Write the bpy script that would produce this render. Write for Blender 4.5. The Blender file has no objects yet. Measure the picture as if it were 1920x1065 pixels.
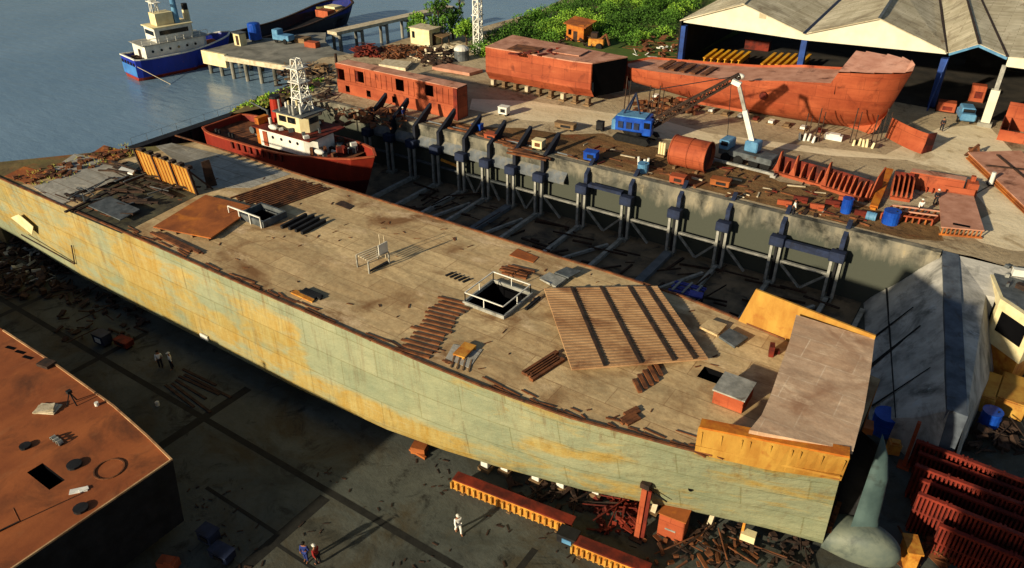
import bpy, bmesh, math, random
from mathutils import Vector, Matrix
import numpy as np
R = math.radians
random.seed(7)
C = bpy.context.scene.collection
SC = bpy.context.scene

# ------------------------------------------------------------------ camera
CAMH, FPX, CX, CY = 40.0, 1423.0, 960.0, 532.5
PITCH, YAW = R(31.456), R(33.862)
cam = bpy.data.objects.new('camera', bpy.data.cameras.new('camera'))
C.objects.link(cam)
cam.location = (0, 0, CAMH)
cam.rotation_euler = (R(90) - PITCH, 0, YAW)
cam.data.sensor_width = 36.0
cam.data.lens = 36.0 * FPX / 1920.0
cam.data.clip_start, cam.data.clip_end = 0.5, 6000
SC.camera = cam

# ------------------------------------------------------------------ light
SUN_DIR = Vector((0.28, 1.0, -0.33)).normalized()      # the way the light travels
w = bpy.data.worlds.new('World'); SC.world = w; w.use_nodes = True
nt = w.node_tree
sky = nt.nodes.new('ShaderNodeTexSky'); sky.sky_type = 'NISHITA'; sky.sun_disc = False
elev = math.asin(-SUN_DIR.z)
sky.sun_elevation = elev
sky.sun_rotation = math.atan2(-SUN_DIR.x, -SUN_DIR.y)
sky.air_density = 1.0; sky.dust_density = 1.0
bg = nt.nodes['Background']; bg.inputs[1].default_value = 0.05
nt.links.new(sky.outputs[0], bg.inputs[0])
sun = bpy.data.objects.new('sun', bpy.data.lights.new('sun', 'SUN')); C.objects.link(sun)
sun.data.energy = 4.6; sun.data.angle = R(1.4); sun.data.color = (1.0, 0.86, 0.62)
sun.rotation_euler = (-SUN_DIR).to_track_quat('Z', 'Y').to_euler()
vs = SC.view_settings
vs.view_transform = 'Standard'; vs.look = 'None'; vs.exposure = 0.66; vs.gamma = 1; vs.use_curve_mapping = False

# ------------------------------------------------------------------ survey: a photo point on a level or on a wall plane
_s, _c = math.sin(PITCH), math.cos(PITCH); _sy, _cy = math.sin(YAW), math.cos(YAW)
def _ray(px, py):
    u, v = (px - CX) / FPX, (py - CY) / FPX
    fw, dz = _c - v * _s, -_s - v * _c
    return Vector((u * _cy - fw * _sy, u * _sy + fw * _cy, dz))
def at(px, py, z=0.0):
    d = _ray(px, py); t = (z - CAMH) / d.z
    return Vector((d.x * t, d.y * t, z))
def onY(px, py, Y):
    d = _ray(px, py); t = Y / d.y
    return Vector((d.x * t, Y, CAMH + d.z * t))

# ------------------------------------------------------------------ materials
def S(r, g, b, k=1.0):
    f = lambda v: ((v / 255.0) / 12.92 if v / 255.0 < 0.04045 else ((v / 255.0 + 0.055) / 1.055) ** 2.4) * k
    return (min(f(r), .85), min(f(g), .85), min(f(b), .85), 1)
MATS = {}
def node(nt, t, **kw):
    n = nt.nodes.new(t)
    for k, v in kw.items():
        if k in n.inputs: n.inputs[k].default_value = v
        else: setattr(n, k, v)
    return n
def ramp(nt, src, p0, p1, c0=(0, 0, 0, 1), c1=(1, 1, 1, 1)):
    r = nt.nodes.new('ShaderNodeValToRGB')
    r.color_ramp.elements[0].position = p0; r.color_ramp.elements[0].color = c0
    r.color_ramp.elements[1].position = p1; r.color_ramp.elements[1].color = c1
    nt.links.new(src, r.inputs[0]); return r.outputs[0]
def mixc(nt, f, a, b, mode='MIX'):
    m = nt.nodes.new('ShaderNodeMix'); m.data_type = 'RGBA'; m.blend_type = mode
    for s, v in ((m.inputs[0], f), (m.inputs[6], a), (m.inputs[7], b)):
        if hasattr(v, 'is_output'): nt.links.new(v, s)
        else: s.default_value = v
    return m.outputs[2]
def noise(nt, co, scale, detail=6, rough=.6, dist=0.0):
    n = node(nt, 'ShaderNodeTexNoise', Scale=scale, Detail=detail, Roughness=rough, Distortion=dist)
    nt.links.new(co, n.inputs['Vector']); return n.outputs['Fac']
def base(name, rough=.85, metal=0.0, spec=.3):
    m = bpy.data.materials.new(name); m.use_nodes = True; nt = m.node_tree
    b = nt.nodes['Principled BSDF']
    b.inputs['Roughness'].default_value = rough; b.inputs['Metallic'].default_value = metal
    b.inputs['Specular IOR Level'].default_value = spec
    tc = nt.nodes.new('ShaderNodeTexCoord')
    MATS[name] = m
    return m, nt, b, tc.outputs['Object']
def mapped(nt, co, sc=(1, 1, 1), rot=(0, 0, 0)):
    mp = nt.nodes.new('ShaderNodeMapping'); mp.inputs['Scale'].default_value = sc; mp.inputs['Rotation'].default_value = rot
    nt.links.new(co, mp.inputs[0]); return mp.outputs[0]
def bumpy(nt, b, h, strength, dist=.1):
    bp = nt.nodes.new('ShaderNodeBump'); bp.inputs['Strength'].default_value = strength; bp.inputs['Distance'].default_value = dist
    nt.links.new(h, bp.inputs['Height']); nt.links.new(bp.outputs[0], b.inputs['Normal'])
def mat(name, a, b=None, scale=.8, stain=None, st=(.56, .68), sscale=.35, stretch=(1, 1, 1), rough=.85, metal=0.0, spec=.25, bump=.15, rust=None, rs=2.0, rt=(.6, .7), panels=False):
    m, nt, bs, co = base(name, rough, metal, spec)
    b = b or tuple(v * .6 for v in a[:3]) + (1,)
    cs = mapped(nt, co, stretch)
    n1 = noise(nt, cs, scale)
    col = ramp(nt, n1, .36, .64, b, a)
    if stain:
        n2 = noise(nt, mapped(nt, co, (1, 1, 1), (.3, .2, 1.1)), sscale, 8, .65, .5)
        col = mixc(nt, ramp(nt, n2, *st), col, stain)
    if rust:
        n3 = noise(nt, cs, rs, 8, .7)
        col = mixc(nt, ramp(nt, n3, *rt), col, rust)
    if panels:                                            # welded plates, each rolled and primed a little differently, runs of grime below the seams
        sx = nt.nodes.new('ShaderNodeSeparateXYZ'); nt.links.new(co, sx.inputs[0]); cb = nt.nodes.new('ShaderNodeCombineXYZ')
        nt.links.new(sx.outputs[0], cb.inputs[0]); nt.links.new(sx.outputs[2], cb.inputs[1])
        br = node(nt, 'ShaderNodeTexBrick', Scale=1.0); nt.links.new(cb.outputs[0], br.inputs['Vector'])
        for k, v in (('Brick Width', 3.4), ('Row Height', 1.5), ('Mortar Size', .035), ('Mortar Smooth', .9), ('Color1', (1, 1, 1, 1)), ('Color2', (.74, .70, .68, 1)), ('Mortar', (.5, .44, .42, 1))): br.inputs[k].default_value = v
        col = mixc(nt, 1.0, col, br.outputs['Color'], 'MULTIPLY')
        n4 = noise(nt, mapped(nt, co, (1.6, 1.6, .16)), 1.2, 7, .7); col = mixc(nt, ramp(nt, n4, .54, .8, (0, 0, 0, 1), (.6, .6, .6, 1)), col, stain or b)
    nt.links.new(col, bs.inputs['Base Color'])
    if bump: bumpy(nt, bs, noise(nt, co, scale * 5, 4), bump)
    return m

STEEL = (.6, .42, .26)
mat('red_oxide', S(220, 114, 70, .56), S(184, 84, 48, .54), .35, S(124, 52, 30, .55), (.55, .72), .5, (.5, .5, 1.6), rough=.75, rust=S(196, 120, 76, .7), rs=1.4, rt=(.62, .8), panels=True)
mat('red_oxide_dark', S(150, 52, 30, .55), S(90, 30, 22, .5), .8, S(40, 20, 16, .6), (.5, .7), .6, rough=.8)
mat('red_rib', S(176, 64, 42, .5), S(128, 42, 30, .48), .8, S(60, 28, 22, .5), (.5, .7), .7, rough=.8)
mat('red_oxide_deck', S(190, 140, 116, 1.0), S(160, 110, 86, 1.0), .6, S(100, 60, 44, .8), (.56, .7), .4, rough=.85)
mat('bow_plate', S(214, 160, 136, 1.0), S(188, 130, 106, 1.0), .5, S(150, 100, 80, .9), (.56, .72), .4, rough=.8)
mat('orange_deck', S(176, 100, 52, .72), S(146, 78, 40, .7), .3, S(92, 54, 32, .7), (.5, .72), .3, (1, .5, 1), rough=.8, rust=S(166, 104, 62, .75), rs=.8, rt=(.58, .78))
mat('rust_plate', S(170, 96, 44, .9), S(124, 68, 34, .9), .4, S(200, 120, 40, .9), (.52, .7), .4, rough=.85)
mat('rust_light', S(186, 150, 108, .95), S(152, 114, 78, .95), .6, S(120, 80, 52, .9), (.5, .7), .45, (.3, 1.5, 1), rough=.85)
mat('rust_bar', S(128, 78, 44, .9), S(80, 48, 30, .9), 1.2, S(50, 34, 26, 1), (.5, .7), .8, rough=.9)
mat('rust_dark', S(70, 50, 38, .9), S(36, 28, 24, .9), 1.5, rough=.9)
mat('yellow_primer', S(222, 172, 76, .58), S(198, 138, 54, .55), .9, S(170, 90, 30, .6), (.56, .74), .7, (1, 1, .35), rough=.7)
mat('orange_primer', S(224, 140, 40, .6), S(190, 96, 26, .6), 1.2, S(110, 60, 26, .6), (.55, .7), .8, rough=.75)
mat('yellow_paint', S(240, 180, 40, .75), S(210, 140, 24, .7), .8, rough=.6, rust=S(120, 70, 26), rs=2.5, rt=(.62, .7))
mat('gold_bar', S(244, 176, 70, .6), S(206, 120, 40, .55), 1.6, S(100, 54, 24, .6), (.56, .7), .9, rough=.6)
mat('concrete', S(158, 154, 140, .75), S(124, 122, 112, .7), .3, S(84, 84, 74, .65), (.5, .72), .18, rough=.95, bump=.3)
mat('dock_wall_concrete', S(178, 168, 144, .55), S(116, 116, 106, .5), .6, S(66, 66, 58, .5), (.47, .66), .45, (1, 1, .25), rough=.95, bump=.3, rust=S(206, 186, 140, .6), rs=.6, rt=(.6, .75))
# the ship's shadow painted on the dock wall, darker below a ragged line
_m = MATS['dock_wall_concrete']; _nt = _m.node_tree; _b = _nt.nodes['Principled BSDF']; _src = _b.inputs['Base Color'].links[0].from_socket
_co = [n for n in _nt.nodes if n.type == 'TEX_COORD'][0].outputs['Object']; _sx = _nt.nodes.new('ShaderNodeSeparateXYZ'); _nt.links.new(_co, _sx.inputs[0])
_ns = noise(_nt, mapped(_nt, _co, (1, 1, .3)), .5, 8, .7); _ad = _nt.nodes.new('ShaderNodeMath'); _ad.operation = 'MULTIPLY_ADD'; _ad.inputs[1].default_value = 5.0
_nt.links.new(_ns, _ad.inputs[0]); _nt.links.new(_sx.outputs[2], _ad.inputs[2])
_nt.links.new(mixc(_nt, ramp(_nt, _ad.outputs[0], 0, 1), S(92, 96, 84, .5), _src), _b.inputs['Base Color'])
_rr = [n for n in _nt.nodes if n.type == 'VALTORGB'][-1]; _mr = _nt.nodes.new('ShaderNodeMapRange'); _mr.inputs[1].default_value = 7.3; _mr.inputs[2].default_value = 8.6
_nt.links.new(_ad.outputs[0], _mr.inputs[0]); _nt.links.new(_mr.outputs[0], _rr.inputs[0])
mat('bulb_sunlit', S(156, 164, 144, .5), S(116, 130, 122, .48), .5, S(84, 96, 94, .45), (.52, .7), .6, rough=.6, bump=.08)  # paler paint puts sunlight into the bulb's colour
mat('stem_shaded', S(96, 120, 118, .55), S(74, 96, 96, .55), .6, S(60, 66, 62, .5), (.55, .7), .5, rough=.6, bump=.08)  # darker paint puts shade into the stem's colour
mat('shed_floor', S(66, 60, 52, .7), S(40, 38, 34, .7), .4, rough=.95)  # dark colour puts the shed's inside shade into the floor
mat('dirty_sheet', S(92, 88, 66, .8), S(58, 56, 46, .75), .7, S(36, 36, 32, .8), (.48, .64), .7, rough=.9)
mat('apron_concrete', S(128, 134, 138, .7), S(98, 104, 108, .65), .5, S(150, 140, 116, .7), (.54, .7), .4, rough=.9, bump=.3)
mat('fender_steel', S(104, 114, 126, .65), S(74, 82, 94, .6), .8, S(70, 60, 50, .6), (.55, .7), .8, rough=.7)
mat('ramp_concrete', S(190, 186, 176, .95), S(150, 148, 140, .9), .5, S(96, 96, 90, .85), (.48, .68), .4, (.4, 1, 1), rough=.9, bump=.5, rust=S(200, 206, 204, .8), rs=.5, rt=(.6, .7))
mat('steel_grey', S(120, 126, 128, .6), S(80, 86, 88, .6), 1.2, S(70, 50, 38, .7), (.58, .7), .9, rough=.6, metal=.2)
mat('steel_light', S(206, 204, 192, .55), S(160, 160, 150, .5), 1.5, S(110, 90, 70, .6), (.6, .72), 1.2, rough=.5)
mat('steel_blue_dark', S(44, 58, 92, .6), S(26, 34, 54, .6), 1.0, S(40, 36, 34, .6), (.55, .7), .8, rough=.65)
mat('fin_steel', S(34, 40, 56, .6), S(22, 24, 34, .6), 1.0, rough=.7)
mat('blue_paint', S(30, 92, 200, .7), S(20, 64, 160, .7), 1.0, rough=.4, rust=S(90, 70, 60), rs=2.5, rt=(.66, .72))
mat('light_blue_paint', S(110, 165, 200, .7), S(80, 130, 170, .7), 1.0, rough=.45, rust=S(90, 80, 70), rs=2.5, rt=(.64, .72))
mat('navy_hull', S(24, 44, 158, .6), S(18, 32, 110, .6), .5, S(40, 44, 70, .5), (.56, .72), .5, (1, 1, .4), rough=.45)
mat('sky_blue_hull', S(80, 150, 225, .6), S(60, 120, 196, .6), .6, S(120, 110, 110, .5), (.6, .74), .8, rough=.5)
mat('boot_red', S(170, 62, 40, .6), S(120, 40, 30, .6), .7, S(66, 40, 34, .6), (.55, .7), .6, rough=.7)
mat('tug_red', S(206, 56, 24, .68), S(160, 36, 18, .65), .5, S(80, 26, 18, .6), (.58, .74), .5, (1, 1, .3), rough=.55, rust=S(214, 120, 80, .7), rs=1.6, rt=(.64, .74))
mat('tug_red_dark', S(120, 24, 18, .5), S(76, 16, 14, .5), .8, rough=.7)
mat('white_paint', S(236, 234, 222, .85), S(206, 204, 192, .85), .8, S(150, 120, 90, .8), (.62, .74), .9, rough=.5)
mat('cream_paint', S(240, 228, 180, .8), S(220, 200, 150, .8), .8, S(170, 130, 80, .8), (.62, .74), .8, rough=.6)
mat('black_steel', S(34, 34, 36, .8), S(16, 16, 18, .8), 1.0, rough=.7)
mat('opening_shade', S(10, 10, 12), S(6, 6, 8), 1.0, rough=.95, bump=0, spec=.05)  # near-black paint in place of the shade inside openings and cut ends
mat('dark_glass', S(22, 26, 30), S(12, 14, 18), 1.0, rough=.12, bump=0, spec=.5)
mat('timber', S(150, 120, 84, .8), S(104, 82, 58, .8), 1.5, stretch=(.3, 2, 2), rough=.9)
mat('timber_pale', S(220, 206, 176, .8), S(180, 164, 132, .8), 1.5, rough=.9)
mat('roof_sheet', S(214, 204, 176, 1.0), S(186, 174, 144, 1.0), .35, S(138, 124, 98, .9), (.52, .7), .12, (1, .25, 1), rough=.85, bump=.1, rust=S(130, 96, 66, .9), rs=.5, rt=(.6, .72))
# corrugated sheets: rows of tinted sheets with fine ribs down the slope
_m = MATS['roof_sheet']; _nt = _m.node_tree; _b = _nt.nodes['Principled BSDF']; _src = _b.inputs['Base Color'].links[0].from_socket
_co = [n for n in _nt.nodes if n.type == 'TEX_COORD'][0].outputs['Object']
_br = node(_nt, 'ShaderNodeTexBrick', Scale=1.0); _nt.links.new(_co, _br.inputs['Vector'])
for k, v in (('Brick Width', 3.2), ('Row Height', .95), ('Mortar Size', .05), ('Mortar Smooth', .5), ('Color1', (1, 1, 1, 1)), ('Color2', (.72, .71, .68, 1)), ('Mortar', (.55, .52, .46, 1))): _br.inputs[k].default_value = v
_nt.links.new(mixc(_nt, 1.0, _src, _br.outputs['Color'], 'MULTIPLY'), _b.inputs['Base Color'])
_w = node(_nt, 'ShaderNodeTexWave', Scale=1.6); _w.bands_direction = 'Y'; _nt.links.new(_co, _w.inputs['Vector'])
bumpy(_nt, _b, _w.outputs['Fac'], .5, .12)
mat('gable_sheet', S(250, 246, 222, .6), S(240, 232, 204, .6), .5, S(206, 190, 150, .62), (.62, .75), .5, rough=.7, bump=.05)
mat('shed_blue', S(40, 84, 170, .62), S(28, 58, 120, .6), .6, rough=.6)
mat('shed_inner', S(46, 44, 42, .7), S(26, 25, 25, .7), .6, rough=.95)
mat('bark', S(86, 66, 46, .8), S(54, 42, 32, .8), 2.0, rough=.95)
mat('tyre', S(26, 26, 26), S(14, 14, 14), 3.0, rough=.9)
mat('skin', S(150, 100, 70), S(130, 84, 60), 3.0, rough=.6, bump=0)
mat('cloth_white', S(230, 228, 216), S(200, 198, 190), 4.0, rough=.95, bump=0)
mat('cloth_blue', S(40, 56, 120), S(28, 40, 90), 4.0, rough=.95, bump=0)
mat('cloth_red', S(150, 40, 34), S(120, 30, 30), 4.0, rough=.95, bump=0)
mat('cloth_dark', S(40, 40, 46), S(24, 24, 30), 4.0, rough=.95, bump=0)
mat('hair_black', S(20, 18, 16), S(12, 10, 10), 4.0, rough=.8, bump=0)
mat('helmet_yellow', S(240, 200, 50), S(230, 190, 40), 4.0, rough=.4, bump=0)
mat('purple_tarp', S(90, 96, 190, .7), S(60, 64, 150, .7), 1.5, rough=.6)

# ship deck: worn steel plates, seams and scorched patches
def deck_mat(name, a, b, dark, pl=(6.0, 1.8), seam=S(110, 84, 60, .9), k=1.0, warm=None):
    m, nt, bs, co = base(name, .82, 0.0, .25)
    br = node(nt, 'ShaderNodeTexBrick', Scale=1.0)
    br.inputs['Brick Width'].default_value = pl[0]; br.inputs['Row Height'].default_value = pl[1]
    br.inputs['Mortar Size'].default_value = .045; br.inputs['Mortar Smooth'].default_value = .6
    br.inputs['Color1'].default_value = a; br.inputs['Color2'].default_value = b; br.inputs['Mortar'].default_value = seam
    nt.links.new(co, br.inputs['Vector'])
    n1 = noise(nt, mapped(nt, co, (.35, 1, 1), (0, 0, .25)), .5, 9, .7, .6)
    col = mixc(nt, ramp(nt, n1, .42, .66), br.outputs['Color'], tuple(v * .55 for v in a[:3]) + (1,))
    n2 = noise(nt, co, .17, 7, .6, .8)
    col = mixc(nt, ramp(nt, n2, .49, .66), col, dark)
    n6 = noise(nt, mapped(nt, co, (.12, 1.6, 1), (0, 0, .04)), .8, 8, .75, .3); col = mixc(nt, ramp(nt, n6, .54, .78, (0, 0, 0, 1), (.8, .8, .8, 1)), col, dark)
    n3 = noise(nt, mapped(nt, co, (.6, 1.2, 1), (0, 0, -.4)), .33, 8, .7, .4)
    col = mixc(nt, ramp(nt, n3, .56, .72), col, warm or S(206, 178, 138, .95))
    n5 = noise(nt, co, 2.2, 8, .75)
    col = mixc(nt, ramp(nt, n5, .40, .72, (0, 0, 0, 1), (.55, .55, .55, 1)), col, dark)
    nt.links.new(col, bs.inputs['Base Color'])
    bumpy(nt, bs, noise(nt, co, 1.2, 6), .25, .15)
    return m
deck_mat('deck_plate', S(214, 188, 140, 1.0), S(184, 156, 112, 1.0), S(124, 90, 56, .95), seam=S(150, 120, 84, 1), warm=S(222, 196, 156, 1.0))
deck_mat('aft_deck_plate', S(176, 172, 160, .95), S(160, 158, 148, .95), S(112, 104, 88, .9), warm=S(196, 184, 158))
deck_mat('bow_deck_plate', S(212, 182, 150, 1.0), S(190, 156, 124, 1.0), S(150, 112, 84, .95), pl=(3.0, 2.2), seam=S(222, 198, 168, 1), warm=S(232, 206, 172))

# ship side: sage paint with yellow primer panels (their share is stored per vertex), plate seams
m, nt, bs, co = base('hull_side_paint', .6, 0.0, .3)
at_ = nt.nodes.new('ShaderNodeAttribute'); at_.attribute_name = 'primer'
sx = nt.nodes.new('ShaderNodeSeparateXYZ'); nt.links.new(co, sx.inputs[0])
cb = nt.nodes.new('ShaderNodeCombineXYZ'); nt.links.new(sx.outputs[0], cb.inputs[0]); nt.links.new(sx.outputs[2], cb.inputs[1])
n1 = noise(nt, mapped(nt, co, (.35, 1, 1.2)), .7, 8, .68, .6)
mm = nt.nodes.new('ShaderNodeMath'); mm.operation = 'ADD'
m2 = nt.nodes.new('ShaderNodeMath'); m2.operation = 'MULTIPLY_ADD'; m2.inputs[1].default_value = 2.6; m2.inputs[2].default_value = -1.3
nt.links.new(n1, m2.inputs[0]); nt.links.new(at_.outputs['Fac'], mm.inputs[0]); nt.links.new(m2.outputs[0], mm.inputs[1])
sage = ramp(nt, noise(nt, mapped(nt, co, (.5, 1, .5)), .6, 8, .65), .35, .7, S(166, 174, 140, .54), S(196, 196, 154, .54))
yel = ramp(nt, noise(nt, mapped(nt, co, (1.6, 1, .3)), .9, 8, .7), .35, .68, S(206, 166, 78, .5), S(218, 198, 128, .52))
col = mixc(nt, ramp(nt, mm.outputs[0], .3, .78), sage, yel)
br = node(nt, 'ShaderNodeTexBrick', Scale=1.0)
br.inputs['Brick Width'].default_value = 7.0; br.inputs['Row Height'].default_value = 2.3; br.inputs['Mortar Size'].default_value = .07
br.inputs['Mortar Smooth'].default_value = 1.0
for k, v in (('Color1', (1, 1, 1, 1)), ('Color2', (.84, .88, .86, 1)), ('Mortar', (.68, .66, .56, 1))): br.inputs[k].default_value = v
nt.links.new(cb.outputs[0], br.inputs['Vector'])
col = mixc(nt, 1.0, col, br.outputs['Color'], 'MULTIPLY')
n5 = noise(nt, mapped(nt, co, (1, 1, .12)), 1.6, 9, .74)
col = mixc(nt, ramp(nt, n5, .54, .80, (0, 0, 0, 1), (.75, .75, .75, 1)), col, S(120, 92, 54, .55))
n7 = noise(nt, mapped(nt, co, (.2, 1, 2.2)), .9, 9, .75, .4)
col = mixc(nt, ramp(nt, n7, .56, .80, (0, 0, 0, 1), (.6, .6, .6, 1)), col, S(206, 204, 168, .55))
# rust runs that start at the sheer and thin out downwards
rz_ = nt.nodes.new('ShaderNodeMapRange'); rz_.inputs[1].default_value = 5.0; rz_.inputs[2].default_value = 10.0; nt.links.new(sx.outputs[2], rz_.inputs[0])
n8 = ramp(nt, noise(nt, mapped(nt, co, (1.8, 1, .06)), 1.0, 8, .75), .52, .66)
mr_ = nt.nodes.new('ShaderNodeMath'); mr_.operation = 'MULTIPLY'; nt.links.new(rz_.outputs[0], mr_.inputs[0]); nt.links.new(n8, mr_.inputs[1])
mr2 = nt.nodes.new('ShaderNodeMath'); mr2.operation = 'MULTIPLY'; mr2.inputs[1].default_value = .55; nt.links.new(mr_.outputs[0], mr2.inputs[0])
col = mixc(nt, mr2.outputs[0], col, S(128, 84, 44, .55))
nt.links.new(col, bs.inputs['Base Color']); bumpy(nt, bs, noise(nt, mapped(nt, co, (.7, 1, 1)), .55, 5), .5, .5)

# open ground of the quay: dusty earth, gravel and rusty staining
m, nt, bs, co = base('quay_earth', .95, 0, .1)
c0 = ramp(nt, noise(nt, mapped(nt, co, (.6, 1, 1)), .12, 9, .66, .4), .35, .65, S(154, 134, 104, .9), S(194, 176, 142, .9))
c0 = mixc(nt, ramp(nt, noise(nt, co, .3, 9, .7, .6), .54, .72), c0, S(92, 68, 46, .8))
c0 = mixc(nt, ramp(nt, noise(nt, co, 1.8, 8, .75), .5, .8, (0, 0, 0, 1), (.6, .6, .6, 1)), c0, S(80, 62, 44, .8))
nt.links.new(c0, bs.inputs['Base Color']); bumpy(nt, bs, noise(nt, co, 1.4, 8, .7), .5, .25)
m, nt, bs, co = base('road_dust', .95, 0, .1)
c0 = ramp(nt, noise(nt, mapped(nt, co, (.4, 1, 1), (0, 0, .3)), .2, 9, .66, .5), .35, .65, S(198, 180, 144, 1.0), S(228, 212, 178, 1.0))
c0 = mixc(nt, ramp(nt, noise(nt, co, .22, 8, .7, .6), .56, .74), c0, S(150, 124, 84, .9))
c0 = mixc(nt, ramp(nt, noise(nt, co, 2.4, 8, .75), .52, .8, (0, 0, 0, 1), (.5, .5, .5, 1)), c0, S(130, 108, 76, .9))
nt.links.new(c0, bs.inputs['Base Color']); bumpy(nt, bs, noise(nt, co, 1.6, 8, .7), .4, .2)
m, nt, bs, co = base('rusty_ground', .95, 0, .1)
c0 = ramp(nt, noise(nt, mapped(nt, co, (.5, 1.2, 1), (0, 0, .1)), .25, 9, .7, .6), .36, .66, S(96, 72, 46, .8), S(150, 116, 76, .85))
c0 = mixc(nt, ramp(nt, noise(nt, mapped(nt, co, (.4, 1.4, 1)), .5, 8, .7, .6), .54, .7), c0, S(128, 70, 40, .8))
c0 = mixc(nt, ramp(nt, noise(nt, co, 1.1, 8, .75), .52, .74), c0, S(52, 44, 36, .8))
nt.links.new(c0, bs.inputs['Base Color']); bumpy(nt, bs, noise(nt, co, 1.6, 8, .7), .6, .25)
# dock floor: big cast slabs, damp and oily
m, nt, bs, co = base('dock_floor_concrete', .9, 0, .25)
c0 = ramp(nt, noise(nt, co, .16, 9, .68, .7), .34, .66, S(88, 94, 88, .46), S(122, 126, 116, .46))
c0 = mixc(nt, ramp(nt, noise(nt, mapped(nt, co, (.8, 1.4, 1), (0, 0, .7)), .13, 8, .7, .9), .48, .64), c0, S(92, 84, 64, .5))
c0 = mixc(nt, ramp(nt, noise(nt, co, .42, 9, .74, 1.2), .54, .68), c0, S(40, 40, 36, .6))
c0 = mixc(nt, ramp(nt, noise(nt, mapped(nt, co, (1, 1.6, 1), (0, 0, .4)), .07, 6, .6, .8), .55, .66, (0, 0, 0, 1), (.7, .7, .7, 1)), c0, S(58, 60, 52, .55))
c0 = mixc(nt, ramp(nt, noise(nt, co, 3.0, 8, .75), .5, .85, (0, 0, 0, 1), (.5, .5, .5, 1)), c0, S(54, 50, 44, .7))
nt.links.new(c0, bs.inputs['Base Color']); bumpy(nt, bs, noise(nt, co, 1.5, 8, .7), .4, .15)
mat('pit_mud', S(136, 116, 90, .9), S(92, 82, 66, .9), .4, S(60, 56, 50, .9), (.5, .66), .5, rough=.9, bump=.5)
mat('drain_dark', S(46, 46, 42, .6), S(30, 30, 28, .6), 1.0, rough=.9)
mat('bank_soil', S(130, 112, 70, .8), S(96, 80, 50, .8), .3, S(110, 104, 56, .8), (.5, .66), .25, rough=.95, bump=.6, rust=S(140, 84, 40, .8), rs=.35, rt=(.55, .68))
mat('shore_sand', S(196, 182, 150, .85), S(150, 138, 112, .85), .08, S(110, 104, 84, .8), (.5, .68), .05, rough=.95)
mat('grass_ground', S(92, 116, 40, .6), S(70, 92, 34, .6), .2, S(128, 124, 60, .6), (.52, .7), .15, rough=.95)
for nm, a, b in (('leaf_dark', S(66, 104, 28, .8), S(48, 80, 22, .8)), ('leaf_mid', S(92, 134, 44, .75), S(74, 118, 30, .8)), ('leaf_light', S(146, 186, 60, .8), S(116, 158, 46, .8)), ('leaf_dry', S(160, 156, 66, .75), S(120, 124, 50, .7))):
    mt = mat(nm, a, b, .4, rough=.8, bump=0)
# estuary water
m, nt, bs, co = base('water', .12, 0, .5)
c0 = ramp(nt, noise(nt, mapped(nt, co, (1, 1, 1), (0, 0, .5)), .02, 6, .6, .4), .35, .65, S(102, 130, 152, .8), S(118, 144, 164, .85))
nt.links.new(c0, bs.inputs['Base Color']); bs.inputs['IOR'].default_value = 1.33
wv = noise(nt, mapped(nt, co, (.35, 1, 1), (0, 0, -.5)), .7, 6, .62, .3)
bumpy(nt, bs, wv, .35, .35)
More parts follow.
